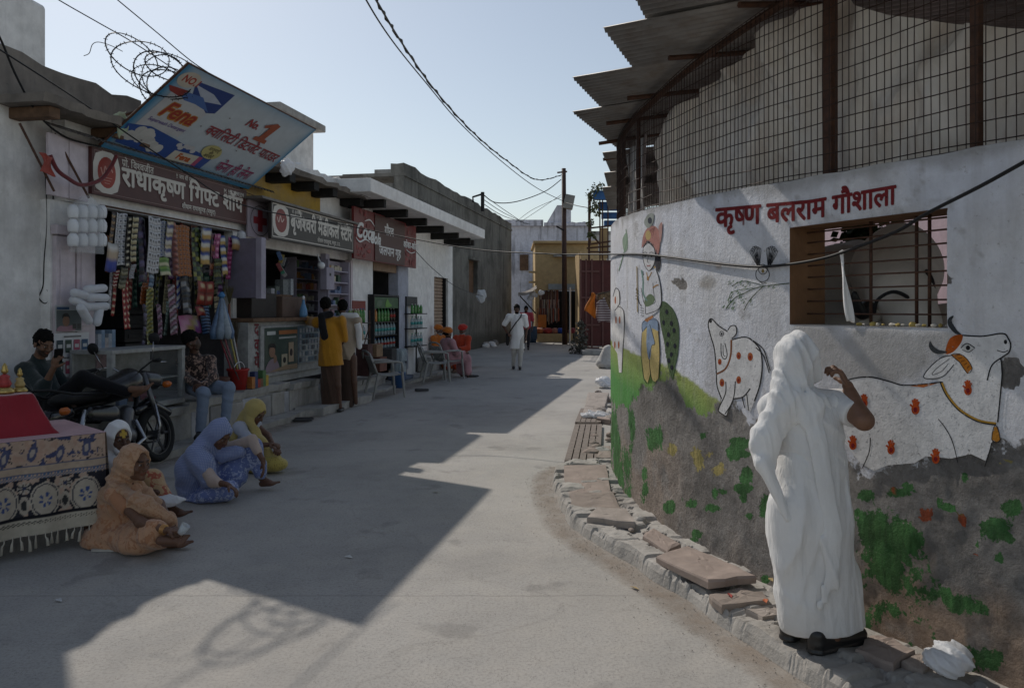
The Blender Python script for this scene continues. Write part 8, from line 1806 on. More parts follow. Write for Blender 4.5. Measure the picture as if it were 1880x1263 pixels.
slabs = [([(1040, 905), (1122, 900), (1112, 860), (1036, 858)], .10), ([(1050, 932), (1140, 930), (1125, 904), (1046, 908)], .10), ([(1078, 946), (1165, 960), (1150, 936), (1096, 930)], .13), ([(1205, 1015), (1300, 1070), (1388, 1062), (1330, 1030), (1262, 996)], .15), ([(1302, 1092), (1325, 1110), (1412, 1100), (1400, 1085), (1360, 1078)], .11), ([(1370, 1120), (1400, 1135), (1440, 1125), (1420, 1112)], .10),
         ([(1570, 1190), (1640, 1215), (1680, 1195), (1640, 1172), (1600, 1165)], .12), ([(1655, 1212), (1695, 1228), (1720, 1212), (1690, 1200)], .11), ([(1070, 762), (1098, 762), (1108, 745), (1075, 744)], .06), ([(1096, 770), (1120, 774), (1120, 752), (1100, 750)], .05), ([(1094, 842), (1122, 842), (1120, 815), (1100, 818)], .06), ([(1074, 740), (1110, 742), (1118, 726), (1080, 724)], .08), ([(1180, 985), (1225, 1010), (1250, 996), (1200, 972)], .12)]
for k, (pp, z) in enumerate(slabs):
    rr = random.Random(k); tp = [GR(x, y, z) for x, y in pp]; t2 = []
    for i in range(len(tp)):
        a, c = tp[i], tp[(i+1) % len(tp)]; t2 += [a, a.lerp(c, .33) + Vector((rr.uniform(-.012, .012), rr.uniform(-.012, .012), 0)), a.lerp(c, .66) + Vector((rr.uniform(-.012, .012), rr.uniform(-.012, .012), 0))]
    th_ = .045 + (z if z < .09 else 0); cen = sum(t2, Vector())/len(t2); b = MB(); nn = len(t2); tl = Vector((rr.uniform(-.06, .06), rr.uniform(-.06, .06), 0)); vs_ = []
    for q_, dz in ((1., -th_), (1.012, -.012), (.985, .0), (.8, .002), (.5, .003), (.2, .003)):
        for p in t2:
            w = cen + (p - cen)*q_; vs_.append(w + Vector((0, 0, dz + tl.dot(w - cen) + (rr.uniform(-.004, .004) if q_ < 1.01 else 0))))
    b.add(vs_, [(i*nn+j, i*nn+(j+1) % nn, (i+1)*nn+(j+1) % nn, (i+1)*nn+j) for i in range(5) for j in range(nn)] + [tuple(5*nn+j for j in range(nn)), tuple(reversed(range(nn)))]); b.build('stone_slab', m_sand[k % 3], hK)
rr = random.Random(17)
def stone(c, r, m, name='loose_stone', par=None, seed=0):
    q = random.Random(seed); bm = bmesh.new(); bmesh.ops.create_icosphere(bm, subdivisions=2, radius=1)
    sx, sy, sz = r*q.uniform(.7, 1.3), r*q.uniform(.7, 1.3), r*q.uniform(.4, .8); P = np.array([v.co for v in bm.verts]); n = fbm(P*1.7 + seed*3.1, 3, seed); P = P*(.65 + .7*n[:, None])*np.array((sx, sy, sz)) + np.array(c)
    F = [tuple(v.index for v in f.verts) for f in bm.faces]; bm.free(); return mkobj(name, P, F, m, par, False, recalc=False)
for k in range(46):                                        # rubble against the wall and in the drain
    if k < 26: px, py = rr.uniform(1085, 1122), rr.uniform(715, 860); p = GR(px, py, .02); r = rr.uniform(.03, .10)
    else:
        s = rr.uniform(1.6, sb); o = float(np.interp(s, _sx, _sd)); p = SW(s, rr.uniform(.03, o*.55), .085); r = rr.uniform(.012, .045)
    stone((p.x, p.y, p.z + r*.15), r, m_sand[k % 3] if k % 4 else m_conc, 'rubble_stone', hK, k)
b = MB()                                                    # grit and leaf litter too small to count
for k in range(1300):
    s = rr.uniform(1.2, sb); o = float(np.interp(s, _sx, _sd)); u = rr.random(); oo = o + abs(rr.gauss(0, .16)) if u < .6 else rr.uniform(.01, o); p = SW(s, oo, .004 if oo > o else .088); r = rr.uniform(.002, .006); a = rr.uniform(0, 6.28)
    q = [p + Vector((math.cos(a+t)*r, math.sin(a+t)*r*.7, 0)) for t in (0, 2.1, 4.2)] + [p + Vector((0, 0, r*.8))]; b.add(q, [(0, 1, 3), (1, 2, 3), (2, 0, 3)])
o = b.build('grit', M('grit', (.30, .265, .23), .9, .5, 60), None, recalc=False); o['kind'] = 'stuff'; tag(o, 'fine grit and crumbs scattered along the broken kerb', 'grit')
for k, (px, py, c) in enumerate(((1165, 1081, (.45, .33, .16)), (1415, 1066, (.3, .22, .1)), (640, 1024, (.6, .6, .58)), (108, 1104, (.5, .5, .5)), (560, 745, (.5, .5, .48)), (1340, 1095, (.3, .05, .04)), (1405, 1105, (.42, .12, .05)), (800, 905, (.5, .48, .42)))):
    p = GR(px, py, .0 if px < 1200 else .11); a = rr.uniform(0, 6); L_ = .035; b = MB(); d = Vector((math.cos(a), math.sin(a), 0)); n = Vector((-d.y, d.x, 0))
    b.add([p - d*L_ + Vector((0, 0, .006)), p + n*L_*.4 + Vector((0, 0, .016)), p + d*L_ + Vector((0, 0, .008)), p - n*L_*.4 + Vector((0, 0, .01))], [(0, 1, 2), (0, 2, 3)])
    b.thing('paper_scrap' if k > 1 else 'dry_leaf', ['dry curled leaf on the sunlit road before the kerb', 'dry leaf on the pavement by the white skirt', 'white scrap on the shaded road', 'pale scrap near the tasselled cloth', 'paper scrap by the shop step', 'red wrapper scrap on the broken slab', 'orange wrapper scrap on the broken slab', 'cream scrap on the road at the shadow edge'][k], 'litter', M('scrap%d' % k, c, .8, .3, 40), solid=.001, recalc=False)
# drain grates
for k, (q, lab) in enumerate((([(1042, 852), (1096, 852), (1101, 784), (1060, 784)], 'rusty drain grate nearer the broken kerb corner'), ([(1060, 780), (1099, 780), (1100, 754), (1070, 754)], 'rusty drain grate beyond the first, littered with plastic'))):
    P = [GR(x, y) for x, y in q]; e = T('drain_grate', lab, 'drain grate', (P[0]+P[2])/2); up = Vector((0, 0, 1))
    b = MB(); b.add([p + up*.004 for p in P], [(0, 1, 2, 3)]); b.build('shade_panel', M('drain_shade', (.012, .011, .010), .95, .3, 9), e, recalc=False)  # flat near-black sheet on the road, painting the shade of a drain hole
    mg = M('grate_iron', (.20, .165, .14), .8, .3, 20, .3, 60)
    nb = 5
    for i in range(nb):
        u = i/(nb-1); b = MB(); a, c = P[0].lerp(P[1], u), P[3].lerp(P[2], u); w = (P[1]-P[0]).normalized()*.032; b.prism([a - w + up*.012, a + w + up*.012, c + w + up*.012, c - w + up*.012], (0, 0, .03)); b.build('bar', mg, e)
    for v in (0, .28, .52, .76, 1):
        b = MB(); a, c = P[0].lerp(P[3], v), P[1].lerp(P[2], v); w = (P[3]-P[0]).normalized()*.035; b.prism([a - w + up*.01, c - w + up*.01, c + w + up*.01, a + w + up*.01], (0, 0, .026)); b.build('cross_bar', mg, e)
# plastic bags, sack
def crumple(name, label, c, r, mat, seed, h=.012, cat='bag'):
    q = random.Random(seed); pts = [('ell', Vector(c) + Vector((q.uniform(-.5, .5)*r[0], q.uniform(-.5, .5)*r[1], q.uniform(-.2, .35)*r[2])), tuple(x*q.uniform(.4, .75) for x in r)) for _ in range(7)]
    fn, lo, hi = sdf(pts, .03, [('plane', (0, 0, c[2]-r[2]*.62), (0, 0, -1))], [((1, .4, .7), 70*.1/r[0], .012*r[0]/.1, seed), ((.3, 1, -.6), 95*.1/r[0], .010*r[0]/.1, seed+3), ((.5, -.4, 1), 150*.1/r[0], .006*r[0]/.1, seed+5)])
    V, F = nets(fn, lo, hi, h); o = mkobj(name, V, F, mat, None, True, recalc=False); tag(o, label, cat)
p = GR(1738, 1240, .09); crumple('plastic_bag', 'crumpled white polythene bag on the pavement under the cow mural', (p.x, p.y, .15), (.10, .09, .075), m_bag, 2, .007)
p = GR(1108, 712); crumple('plastic_bag', 'white polythene bag lying by the drain where the wall bends', (p.x, p.y, .10), (.16, .2, .13), m_bag, 5)
p = GR(1092, 772); crumple('plastic_bag', 'grey plastic litter lying across the drain grate', (p.x, p.y, .07), (.18, .16, .05), m_bag, 8)
p = GR(1112, 676); V, F = smesh(sdf([('cap', (p.x, p.y, .2), (p.x + .06, p.y, .48), .22, .15), ('ell', (p.x, p.y, .13), (.27, .25, .16))], .06, [GC], [((1, .2, .8), 22, .012, 3), ((.3, 0, 1), 60, .005, 6)]), .02); o = mkobj('sack', V, F, MCL('pale_sack', (.52, .51, .49)), None, True, recalc=False); tag(o, 'full pale sack slumped at the bend of the shelter wall', 'sack')
p = PX(310, 922, 5.75); crumple('plastic_bag', 'white polythene bag on the lap of the white scarfed person', p, (.09, .07, .045), m_bag, 11, .008)
p = PX(336, 972, 5.05); b = MB(); b.lathe(p, [(.02, -.03), (.022, -.028), (.03, .035), (.028, .035), (.019, -.02)], 14, Matrix.Rotation(.6, 3, 'Y')); b.thing('plastic_cup', 'clear plastic cup in the hand of the orange saree', 'cup', MGLASS('thin_poly', (.75, .8, .82), .45, .15), smooth=True)
b = MB(); p = GR(212, 1007); b.box((p.x-.12, p.y-.08, .003), (p.x+.12, p.y+.06, .02)); b.thing('cardboard_mat', 'pale cardboard sheet under the orange saree', 'cardboard', M('card', (.45, .42, .38), .85))

# ================================================================== wires
def wire(name, label, pts, r, n=8, mat=None, cat='cable'):
    P = catmull(pts, n); b = MB(); b.tube(P, r, 5); return b.thing(name, label, cat, mat or m_wire, smooth=True)
wire('service_cable', 'long black cable running past the shop signs and across to the shelter window', [PX(*q) for q in ((-60, 55, 6.9), (0, 92, 7.2), (140, 182, 8.0), (330, 310, 9.1), (450, 378, 10.2), (640, 415, 11.6), (850, 455, 10.6), (1000, 466, 9.4), (1085, 467, 8.6))] + [WPX(x, y, .012) for x, y in ((1135, 467), (1180, 467), (1230, 472), (1290, 480), (1350, 487), (1400, 490), (1450, 486), (1500, 478), (1545, 466))] + [PX(*q) for q in ((1640, 428, 3.52), (1700, 393, 3.32), (1800, 342, 3.04), (1880, 298, 2.87), (1960, 255, 2.7))], .008)
wire('wall_cable', 'black cable sagging from the plaster house to the tilted billboard', [PX(*q) for q in ((-40, 0, 7.0), (0, 70, 7.25), (30, 140, 7.45), (70, 210, 7.7), (120, 252, 8.1), (185, 270, 8.5))], .011)
for k in range(2): wire('overhead_wire', ['thin overhead wire crossing above the plaster house', 'thin overhead wire reaching the top of the billboard'][k], [PX(*q) for q in (((60, -30, 7.8), (110, 2, 7.9), (180, 42, 8.2), (250, 82, 8.5), (330, 135, 8.9)), ((180, -30, 7.8), (215, 0, 7.9), (290, 62, 8.2), (350, 112, 8.4), (395, 142, 8.6)))[k]], .006)
A = [(650, -60, 10.5), (690, 0, 12), (735, 75, 14), (800, 168, 17.5), (870, 245, 22), (930, 295, 27), (985, 330, 32), (1030, 322, 36.4)]
B = [(640, -70, 10.5), (672, 0, 12), (720, 75, 14), (780, 150, 17.5), (850, 232, 22), (925, 300, 27.5), (985, 345, 33), (1035, 370, 36.4)]
CA = catmull([PX(*q) for q in A], 10); b = MB(); b.tube(CA, .018, 5); tw = [p + Vector((math.cos(i*1.9)*.03, 0, math.sin(i*1.9)*.03)) for i, p in enumerate(CA)]; b.tube(tw, .014, 5); b.thing('power_cable', 'twisted overhead power cable sweeping down the sky to the street pole', 'cable', m_wire)
wire('overhead_wire', 'single wire running beside the twisted power cable', [PX(*q) for q in B], .014)
wire('overhead_wire', 'slack wire looping from the pole head to the roof pole', [PX(*q) for q in ((1030, 330, 36.4), (1000, 352, 35), (950, 370, 33), (910, 372, 31.5), (888, 358, 30.5))], .02)
wire('overhead_wire', 'wire from the pole to the blue frame', [PX(*q) for q in ((1037, 372, 36.4), (1060, 378, 33), (1083, 382, 30))], .018)
for k in range(3): wire('overhead_wire', ['upper', 'middle', 'lower'][k] + ' of the wires fanning from the roof pole to the blue white building', [PX(*q) for q in ((887, 358+8*k, 30.4), (925, 385+6*k, 36), (965+4*k, 412, 45.7))], .014)
for k in range(2): wire('overhead_wire', ['steeper', 'flatter'][k] + ' thin wire from the pole down to the blue white roof', [PX(*q) for q in ((1030, 358+4*k, 36.4), (990 - 12*k, 385, 41), (955 - 8*k, 408, 45.7))], .012)
wire('hanging_wire', 'thin wire slung from the cola sign to the grey building', [PX(*q) for q in ((764, 462, 18.6), (800, 498, 19.8), (845, 530, 23), (900, 548, 33))], .008)
wire('hanging_wire', 'loose black wire hanging down the plaster wall in a loop', [W(FS(85, -.2), -.2, z) + Vector((dx, -.02, 0)) for z, dx in ((3.0, 0), (2.5, .02), (2.1, -.01), (1.85, -.02), (1.72, -.06), (1.66, .0), (1.72, .05), (1.8, .02))], .006)
wire('hanging_wire', 'slim grey stay wire along the medical sign canopy', [PX(*q) for q in ((430, 345, 11), (500, 372, 12.0), (570, 395, 13.3), (648, 412, 14.6))], .006, mat=m_iron)
for px, y0, y1, d in ((97, 250, 580, -.22),):
    s = FS(px, d); b = MB(WP); b.tube([(s, d+.0, FP(px, y0, d)[1]), (s+.01, d, FP(px, y1, d)[1])], .007, 5); b.thing('wall_conduit', 'thin black conduit down the door jamb of the gift shop', 'conduit', m_wire)
# razor wire coil on the roof edge
b = MB(); pts = []; rr = random.Random(2)
c0_, c1_2 = FS(205, .35), FS(352, .45)
N = 300
for i in range(N):
    u = i/N; a = u*6.28*8.3; kk = int(u*8.3); r = lerp([.30, .20, .33, .24, .16, .31, .22, .27, .2, .2][kk], [.30, .20, .33, .24, .16, .31, .22, .27, .2, .2][kk+1], (u*8.3) % 1) ; s = lerp(c0_, c1_2, u) + .12*math.sin(u*23); d = .45 + .25*math.sin(u*5) + r*math.cos(a)*.6
    pts.append(W(s + .30*r/.25*math.cos(a + .3*math.sin(u*31)), d, 4.16 + .10*math.sin(u*17) + r*.85*math.sin(a)))
b.tube(pts, .0065, 4, False)
for i in range(0, N-1, 1):
    p = Vector(pts[i]); d = (Vector(pts[i+1]) - p).normalized(); q = d.orthogonal().normalized(); q = Matrix.Rotation(i*2.1, 3, d) @ q; b.tube([p - q*.02, p + q*.02], .004, 3, False)
b.thing('razor_wire_coil', 'tangled coil of razor wire on the roof edge behind the billboard', 'razor wire', m_wire)
wire('wire_end', 'stray wire end curling above the razor wire coil', [W(FS(x, .3), .3, FP(x, y, .3)[1]) for x, y in ((154, 103), (164, 98), (170, 82), (182, 78), (205, 85), (225, 95))], .004)
# rags
def rag(name, label, P, mat, nu=10, nv=10, wob=.02, cat='rag'):
    a, bb, c, d = [Vector(p) for p in P]; b = MB(); q = random.Random(len(label))
    ph = q.uniform(0, 6); b.sheet(lambda u, v: a.lerp(bb, u).lerp(d.lerp(c, u), v) + Vector((wob*math.sin(v*5+ph+u*3), wob*math.sin(u*8+v*3+ph), wob*.5*math.sin(u*6))), nu, nv); return b.thing(name, label, cat, mat, smooth=True, recalc=False, solid=.003)
f = lambda x, y, d: W(FS(x, d), d, FP(x, y, d)[1])
rag('red_rag', 'faded red rag hanging at the end of the gift shop fascia', [f(74, 280, .1), f(92, 288, .12), f(101, 325, .1), f(76, 315, .12)], MCL('faded_red', (.36, .07, .05)))
wire('red_scarf', 'twisted maroon scarf slung across the emblem of the gift sign', [f(92, 285, .1), f(105, 312, .12), f(125, 328, .12), f(150, 340, .1), f(185, 330, .08), (f(205, 305, .08)), f(214, 286, .07)], .022, 6, MCL('maroon_scarf', (.16, .03, .035)), 'scarf')
rag('green_rag', 'torn pale green tape fluttering at the billboard corner', [f(205, 210, .25), f(232, 203, .3), f(236, 228, .3), f(222, 256, .25)], MCL('pale_green', (.42, .48, .34)))
crumple('plastic_bag', 'white plastic bag snagged under the roof slab beside the billboard', f(527, 312, .5), (.10, .06, .17), m_bag, 21, .012)
crumple('plastic_bag', 'tiny white bag caught on the wire before the grey building', PX(884, 546, 30), (.18, .1, .35), m_bag, 23, .03)
b = MB(); P_ = [SW(WS(1548), .03 - .12, 0)]
rag('white_ribbon', 'long white cloth ribbon tied to the window grille', [PX(1540, 462, 3.92), PX(1548, 458, 3.92), PX(1566, 592, 3.9), PX(1556, 590, 3.9)], m_wcloth, 4, 16, .008, 'ribbon')

# ================================================================== far end: pole, gate, lines, shop goods
epole = T('street_pole', 'tall brown street pole with cross arm and junction box', 'pole', (PX(1037, 632, 36.5).x, 36.5, 0)); bx = PX(1037, 632, 36.5).x
b = MB(); b.tube([(bx, 36.5, 0), (bx - .05, 36.5, 8.05)], [.13, .10], 10); b.build('shaft', M('pole_brown', (.07, .04, .032), .7, .3, 5), epole, True)
b = MB(); b.tube([(bx - .35, 36.45, 7.85), (bx + .1, 36.45, 7.9)], .04, 6); b.build('cross_arm', m_iron, epole)
b = MB(); b.cbox((bx + .18, 36.4, 6.5), (.22, .15, .32), Matrix.Rotation(.2, 3, 'Y')); b.build('junction_box', M('grey_box', (.26, .25, .23), .6, .2, 6), epole, bevel=.01)
b = MB(); b.tube([(bx - .4, 36.4, 5.4), (bx - .05, 36.4, 5.2)], .04, 6); b.build('lamp_arm', m_dark, epole)
b = MB(); b.tube([(bx + .22, 36.2, 0), (bx + .22, 36.2, 2.6)], .04, 8); b.thing('white_pipe', 'thin white pipe standing beside the street pole', 'pipe', m_white)
er2 = T('roof_pole', 'short roof pole with bent arm on the grey building', 'pole', PX(886, 385, 30.4)); b = MB(); b.tube([PX(886, 388, 30.4), PX(886, 353, 30.4)], .07, 8); b.build('shaft', m_dark, er2); b = MB(); b.tube([PX(869, 372, 30.4), PX(868, 362, 30.4), PX(884, 357, 30.4)], .04, 6); b.build('arm', m_dark, er2)
Yg = 29.4; xg = lambda px: (px-940)/1462*Yg; zg = lambda py: 1.6 + (568-py)/1462*Yg
eg3 = T('red_gate', 'dark red sheet metal gate with light frame bars beside the shelter', 'gate', (xg(1090), Yg, 0)); mg3 = M('gate_red', (.10, .022, .020), .5, .25, 4, .1, 40, .1, .35)
for k, (a, c) in enumerate(((1067, 1086), (1087, 1106), (1107, 1135))):
    b = MB(); b.box((xg(a), Yg, .25), (xg(c), Yg+.04, zg(478))); b.build('leaf', mg3, eg3)
for a in (1066, 1076, 1086.5, 1106.5):
    b = MB(); b.box((xg(a)-.03, Yg-.06, .2), (xg(a)+.03, Yg-.003, zg(476))); b.build('frame_bar', M('gate_bar', (.16, .07, .06), .6, .2, 6), eg3)
for y in (500, 548, 598, 640):
    b = MB(); b.box((xg(1066), Yg-.09, zg(y)), (xg(1100), Yg-.062, zg(y)+.06)); b.build('rail', MATS['gate_bar'], eg3)
b = MB(); b.box((xg(1062), Yg-1.5, 0), (xg(1150), Yg+.3, .16)); b.thing('gate_step', 'low cement step before the dark red gate', 'step', m_conc, bevel=.03)
b = MB(); b.box((xg(1136), Yg - .1, 0), (xg(1260), Yg + 4, 3.6)); b.thing('side_house', 'plain plaster house beyond the shelter, hidden behind its wall', 'house', m_plA)
# blue frame with creeper
Yb = 29.0; xb = lambda px: (px-940)/1462*Yb; zb_ = lambda py: 1.6 + (568-py)/1462*Yb
ebf = T('blue_balcony', 'rusty roof frame with stacked blue panels above the red gate', 'frame', (xb(1110), Yb+1, zg(476)))
for k, (x0, x1, y0, y1) in enumerate(((1090, 1150, 366, 350), (1101, 1150, 383, 368), (1110, 1150, 396, 385), (1117, 1150, 408, 398))):
    b = MB(); b.box((xb(x0), Yb + .4*k, zb_(y0)), (xb(x1), Yb + .4*k + .3, zb_(y1))); b.build('blue_panel', M('blue_sheet', (.035, .12, .30), .5, .3, 4), ebf)
for x in (1083, 1103, 1108, 1118):
    b = MB(); b.tube([(xb(x), Yb + .3, zg(478)), (xb(x), Yb + .3, zb_(352))], .045 if x < 1090 else .025, 6); b.build('post', m_iron, ebf)
for (xa, ya, xc, yc) in ((1083, 418, 1140, 412), (1080, 448, 1140, 440), (1080, 462, 1140, 462), (1083, 425, 1103, 448), (1078, 455, 1140, 450)):
    b = MB(); b.tube([(xb(xa), Yb + .2, zb_(ya)), (xb(xc), Yb + .2, zb_(yc))], .035, 6); b.build('rail', m_iron, ebf)
b = MB(); b.box((xb(1105), Yb + .5, zg(474)), (xb(1118), Yb + .7, zb_(416))); b.build('ochre_pier', m_ochre, ebf)
b = MB(); b.box((xb(1092), Yb + 6, 0), (xb(1150), Yb + 9, zb_(440))); b.thing('ochre_house', 'ochre house wall glimpsed behind the roof frame', 'house', m_ochre)
def leafcloud(name, label, centers, n, size, mat, stems=(), cat='plant', seed=0):
    rr = random.Random(seed); e = T(name, label, cat, Vector(centers[0][0])); b = MB()
    for k in range(n):
        c, r = rr.choice(centers); c = Vector(c); v = Vector((rr.gauss(0, 1), rr.gauss(0, 1), rr.gauss(0, 1))); p = c + v.normalized()*r*rr.random()**.5; d = Vector((rr.uniform(-1, 1), rr.uniform(-1, 1), rr.uniform(-1, .4))).normalized(); q = d.orthogonal().normalized(); q = Matrix.Rotation(rr.uniform(0, 6), 3, d) @ q; l = size*rr.uniform(.6, 1.3)
        b.add([p, p + d*l*.5 + q*l*.28, p + d*l, p + d*l*.5 - q*l*.28], [(0, 1, 2), (0, 2, 3)])
    b.build('foliage', mat, e, recalc=False)
    if stems:
        b = MB()
        for st in stems: b.tube(st, .02, 5)
        b.build('stem', m_wood, e)
m_leaf = M('leaf_dry', (.11, .12, .05), .7, .5, 8, 0); m_leafd = M('leaf_dark', (.045, .075, .025), .7, .5, 8, 0)
q = lambda x, y: Vector((xb(x), Yb + .1, zb_(y)))
leafcloud('creeper', 'dry creeper trailing from the blue panels', [(q(1092, 348), .25), (q(1100, 344), .25), (q(1084, 360), .16), (q(1085, 385), .14), (q(1085, 410), .14), (q(1092, 375), .18), (q(1098, 388), .18), (q(1086, 430), .12)], 420, .13, m_leaf, [[q(1085, 350), q(1084, 400), q(1085, 450)]], seed=4)
# clothes line
Yc = 20.5; qc = lambda x, y, dy=0.: PX(x, y, Yc + dy)
rag('drying_cloth', 'bright orange cloth hanging on the line by the red gate', [qc(1085, 537), qc(1095, 541), qc(1091, 585), qc(1074, 570)], MCL('bright_orange', (.60, .20, .03), trans=((.6, .22, .03), .3)), 8, 8, .03, 'cloth')
rag('drying_cloth', 'grey and maroon striped cloth hanging beside the orange one', [qc(1093, 556, .1), qc(1112, 545, .1), qc(1124, 590, .1), qc(1098, 592, .1)], MCL('striped_cloth', (.42, .38, .38), (.12, .07, .08), 'stripes', 5), 10, 10, .03, 'cloth')
rag('drying_cloth', 'brown patterned cloth behind the striped one', [qc(1094, 540, .3), qc(1126, 533, .3), qc(1126, 578, .3), qc(1104, 572, .3)], MCL('brown_pattern', (.24, .17, .10), (.12, .08, .05), 'blotch', 8), 8, 8, .03, 'cloth')
wire('washing_line', 'washing line by the red gate', [qc(1082, 538, .2), qc(1100, 540, .2), qc(1130, 531, .2)], .012)
# ochre shop goods
Yo = 39.5; xo = lambda px: (px-940)/1462*Yo; zo = lambda py: 1.6 + (568-py)/1462*Yo; rr = random.Random(21)
pal = [(.42, .17, .04), (.38, .10, .05), (.30, .20, .12), (.18, .10, .07), (.45, .30, .10), (.36, .24, .2), (.12, .06, .05), (.4, .36, .3)]
for r_, (ya, yb2, dy) in enumerate(((530, 556, .25), (550, 575, .18), (566, 592, .1))):
    for k in range(22):
        x = lerp(xo(987), xo(1026), (k+.5)/22) + rr.uniform(-.02, .02)
        b = MB(); pts = [(x + .012*math.sin(t*9+k), Yo + dy, lerp(zo(ya), zo(yb2 + rr.uniform(-3, 5)), t)) for t in np.linspace(0, 1, 5)]; b.tube(pts, rr.uniform(.016, .034), 5); b.thing('bead_garland', 'strung garland in the %s row hanging in the ochre shop front' % ['upper', 'middle', 'lower'][r_], 'garland', M('bead%d' % rr.randrange(8), pal[rr.randrange(8)], .6, .3, 30) if len([m for m in MATS if m.startswith('bead')]) < 8 else MATS[rr.choice([m for m in MATS if m.startswith('bead')])], 'garlands in the %s row of the ochre shop' % ['upper', 'middle', 'lower'][r_])
b = MB(); b.box((xo(985), Yo - .7, 0), (xo(1050), Yo + .6, zo(612))); b.thing('shop_counter', 'low ochre masonry counter before the garland shop', 'counter', m_ochre, bevel=.02)
for k, (x0, x1, c, lab) in enumerate(((978, 998, (.45, .13, .04), 'orange cloth heap on the garland shop counter'), (996, 1014, (.40, .05, .04), 'red cloth heap on the garland shop counter'), (1012, 1024, (.45, .18, .12), 'salmon cloth heap on the garland shop counter'), (1022, 1034, (.03, .08, .38), 'blue cloth heap on the garland shop counter'), (985, 1000, (.5, .46, .44), 'pale cloth heap at the back of the garland shop counter'), (1044, 1056, (.3, .05, .06), 'dark red heap beside the pole on the garland shop counter'))):
    c0 = ((xo(x0)+xo(x1))/2, Yo - .35 + (.4 if k == 4 else 0), zo(612) + .12); V, F = smesh(sdf([('ell', c0, ((xo(x1)-xo(x0))*.55, .3, .17))], .03, [('plane', (0, 0, zo(612) + .004), (0, 0, -1))], [((1, .3, .6), 20, .03, k)]), .035); o = mkobj('cloth_heap', V, F, MCL('heap%d' % k, c), None, True, recalc=False); tag(o, lab, 'cloth')
b = MB(); b.box((xo(988), Yo - .02, zo(602)), (xo(1003), Yo + .05, zo(578))); b.thing('orange_cloth_panel', 'flat orange cloth hung under the garlands', 'cloth', MCL('orange_panel', (.55, .20, .05)))
b = MB(); b.lathe((xo(975), Yo - .9, 0), [(.24, 0), (.28, .3), (.27, .75), (.24, .78)], 14); b.thing('blue_drum', 'dark blue drum at the corner of the garland shop', 'drum', M('drum_blue', (.035, .07, .12), .5, .3, 5), smooth=True)
b = MB(); b.sheet(lambda u, v: (lerp(xo(951), xo(984), u), Yo - 1.4 + .9*v, lerp(zo(544), zo(531), u) + .5*v*.35 - .1*math.sin(u*3.1)), 8, 6); b.thing('awning', 'dark patched awning propped over the lane before the garland shop', 'awning', MCL('awning_cloth', (.12, .09, .08), (.35, .32, .28), 'stripes', 3), recalc=False, solid=.02)
b = MB(); b.tube([(xo(955), Yo - 1.2, zo(545)), (xo(983), Yo - .2, zo(575))], .03, 6); b.thing('awning_prop', 'slanting pole propping the dark awning', 'pole', m_dark)
for k, (x, y) in enumerate(((974, 548), (980, 543), (993, 539), (976, 540))):
    crumple('hanging_bag', ['lowest', 'middle', 'outer', 'upper'][k] + ' white bag in the bunch tied before the garland shop', (xo(x), Yo - 1.1, zo(y)), (.16, .1, .16), m_bag, 30 + k, .03)
for k in range(14): 
    px, py = rr.uniform(893, 926), rr.uniform(630, 641); p = GR(px, py); stone((p.x - .3, p.y, .08), rr.uniform(.12, .26), m_conc if k % 2 else m_plB, 'rubble_heap_stone', None, 60+k)
    o = bpy.context.scene.objects[-1] if False else bpy.data.objects[[n for n in bpy.data.objects.keys() if n.startswith('rubble_heap_stone')][-1]]; tag(o, 'rough lump in the rubble heap at the foot of the grey building', 'stone', 'rubble heap by the grey building')
qh = lambda x, y: Vector((xg(x), Yg - .7, zg(y)))
leafcloud('scrub_bush', 'dry grey bush growing at the corner of the red gate', [(qh(1063, 610), .25), (qh(1063, 625), .3), (qh(1058, 638), .3), (qh(1064, 595), .15)], 500, .14, M('leaf_grey', (.13, .12, .10), .8, .5, 8, 0), [[qh(1063, 648), qh(1063, 615), qh(1065, 592)]], seed=9)
# stones under the shop platform, shoes
for k, (px, py, lab) in enumerate(((545, 770, 'dark slippers left by the platform'), (765, 716, 'pair of black sandals on the road by the chairs'), (860, 690, 'dark sandals before the red turbaned person'))):
    p = GR(px, py, .02); V, F = smesh(sdf([('cap', (p.x, p.y, .03), (p.x + .2, p.y + .05, .03), .045, .04, ((0, 0, 1), .5)), ('cap', (p.x + .02, p.y - .16, .03), (p.x + .22, p.y - .12, .03), .045, .04, ((0, 0, 1), .5))], .01, [GC]), .015); o = mkobj('sandals', V, F, m_shoe, None, True, recalc=False); tag(o, lab, 'sandals')

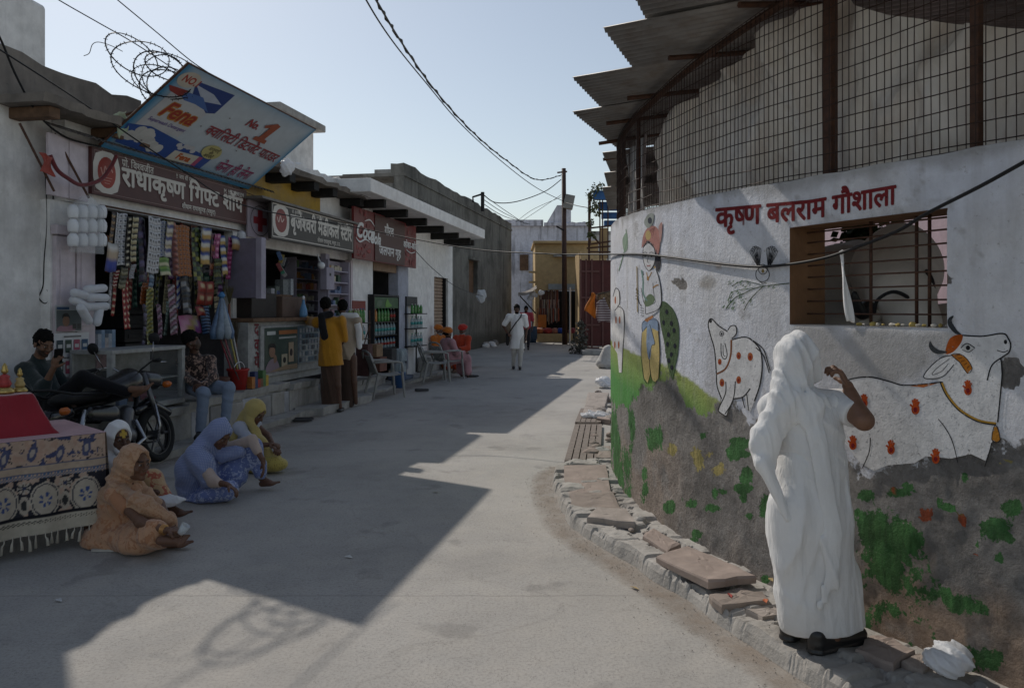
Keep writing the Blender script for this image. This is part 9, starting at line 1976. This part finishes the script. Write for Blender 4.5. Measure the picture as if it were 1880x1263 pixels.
# ================================================================== cow behind the grille, plants and roof deck of the shelter
def cow():
    m = M('cow_hide', (.78, .72, .64), .85, .2, 4, .3, 60); e = T('cow', 'pale humped cow with black horns standing behind the window grille', 'cow', (2.75, 5.0, 0))
    f = lambda px, py, Y: PX(px, py, Y)
    hd0, hd1 = f(1655, 545, 4.35), f(1680, 590, 4.2)
    pr = [('cap', (2.75, 5.0, 1.15), (3.3, 6.1, 1.15), .34, .36), ('ell', f(1650, 470, 4.9), (.17, .22, .2)), ('cap', f(1645, 500, 4.8), hd0, .26, .16), ('cap', hd0, hd1, .14, .11), ('cap', hd1, f(1700, 625, 4.1), .10, .075), ('ell', (2.75, 5.0, 1.3), (.33, .4, .34))]
    for x, y in ((2.55, 4.85), (2.95, 4.75), (3.1, 6.2), (3.55, 6.05)): pr += [('cap', (x, y, .95), (x, y, .5), .13, .075), ('cap', (x, y, .5), (x, y - .02, .08), .07, .055)]
    sobj('body', sdf(pr, .09), .022, m, e)
    for pts in ([f(1690, 560, 4.3), f(1702, 545, 4.27), f(1707, 520, 4.26), f(1700, 495, 4.28)], [f(1595, 565, 4.3), f(1582, 575, 4.25), f(1572, 555, 4.22), f(1568, 535, 4.2)]):
        b = MB(); b.tube(catmull(pts, 5), [.04*(1-i/15)**.6 + .006 for i in range(16)], 8); b.build('horn', M('horn', (.02, .019, .018), .4, .2, 9), e, True)
    for a, c in ((f(1700, 575, 4.28), f(1725, 590, 4.25)), (f(1605, 580, 4.3), f(1580, 595, 4.3))): sobj('ear', sdf([('cap', a, c, .045, .02, ((0, 1, 0), .4))], .01), .014, m, e)
    b = MB(); b.tube(catmull([f(1605, 575, 4.2), f(1612, 550, 4.16), f(1640, 536, 4.14), f(1668, 548, 4.16), f(1675, 575, 4.15)], 6), .010, 6); b.build('rope', m_black, e, True)
cow()
def cow2():
    e = T('cow', 'grey cow turned away in the dim shelter, seen through the grille beside the pale cow', 'cow', (2.35, 5.6, 0)); m = M('cow_hide_grey', (.60, .58, .55), .85, .2, 4, .3, 60)
    pr = [('cap', PX(1545, 545, 5.4), PX(1560, 545, 6.6), .36, .34), ('ell', PX(1575, 520, 5.6), (.2, .3, .3)), ('cap', PX(1515, 530, 5.3), PX(1500, 600, 5.2), .16, .12), ('cap', PX(1500, 600, 5.2), PX(1495, 660, 5.1), .11, .08)]
    for x, y in ((2.1, 5.4), (2.5, 5.35), (2.5, 6.6), (2.9, 6.55)): pr += [('cap', (x, y, .95), (x, y, .5), .13, .075), ('cap', (x, y, .5), (x, y - .02, .08), .07, .055)]
    sobj('body', sdf(pr, .09), .03, m, e)
cow2()
leafcloud('shelter_bush', 'dark leafy branch seen through the window grille beside the cow', [(PX(1590, 425, 6.2), .22), (PX(1600, 455, 6.2), .25), (PX(1612, 440, 6.2), .22), (PX(1580, 440, 6.2), .15), (PX(1612, 480, 6.2), .15)], 420, .10, m_leafd, [[PX(1620, 620, 6.2), PX(1612, 520, 6.2), PX(1595, 420, 6.2)]], seed=3)
for x0_, y0_, y1_ in ((2.0, -.5, 4.3), (2.3, 4.3, 7.6)):
    b = MB(); b.sheet(lambda u, v: (lerp(x0_, 5.4, u), lerp(y0_, y1_, v), 3.66 + .12*u + .012*math.sin(v*400)), 4, 400); b.build('roof_deck', m_tin, hW, recalc=False)
for k in range(14):
    s = lerp(win_s0 + .04, win_s0 + .55, k/14); p = SW(s, -.05 - .01*(k % 3), win_z0 + .008); stone(p, .009 + .004*(k % 3), M('bread%d' % (k % 2), [(.55, .52, .46), (.5, .38, .12)][k % 2], .9), 'food_scrap', None, 90+k)
    o = bpy.data.objects[[n for n in bpy.data.objects.keys() if n.startswith('food_scrap')][-1]]; tag(o, 'crumb of fodder on the window sill of the shelter', 'food', 'fodder crumbs on the shelter sill')
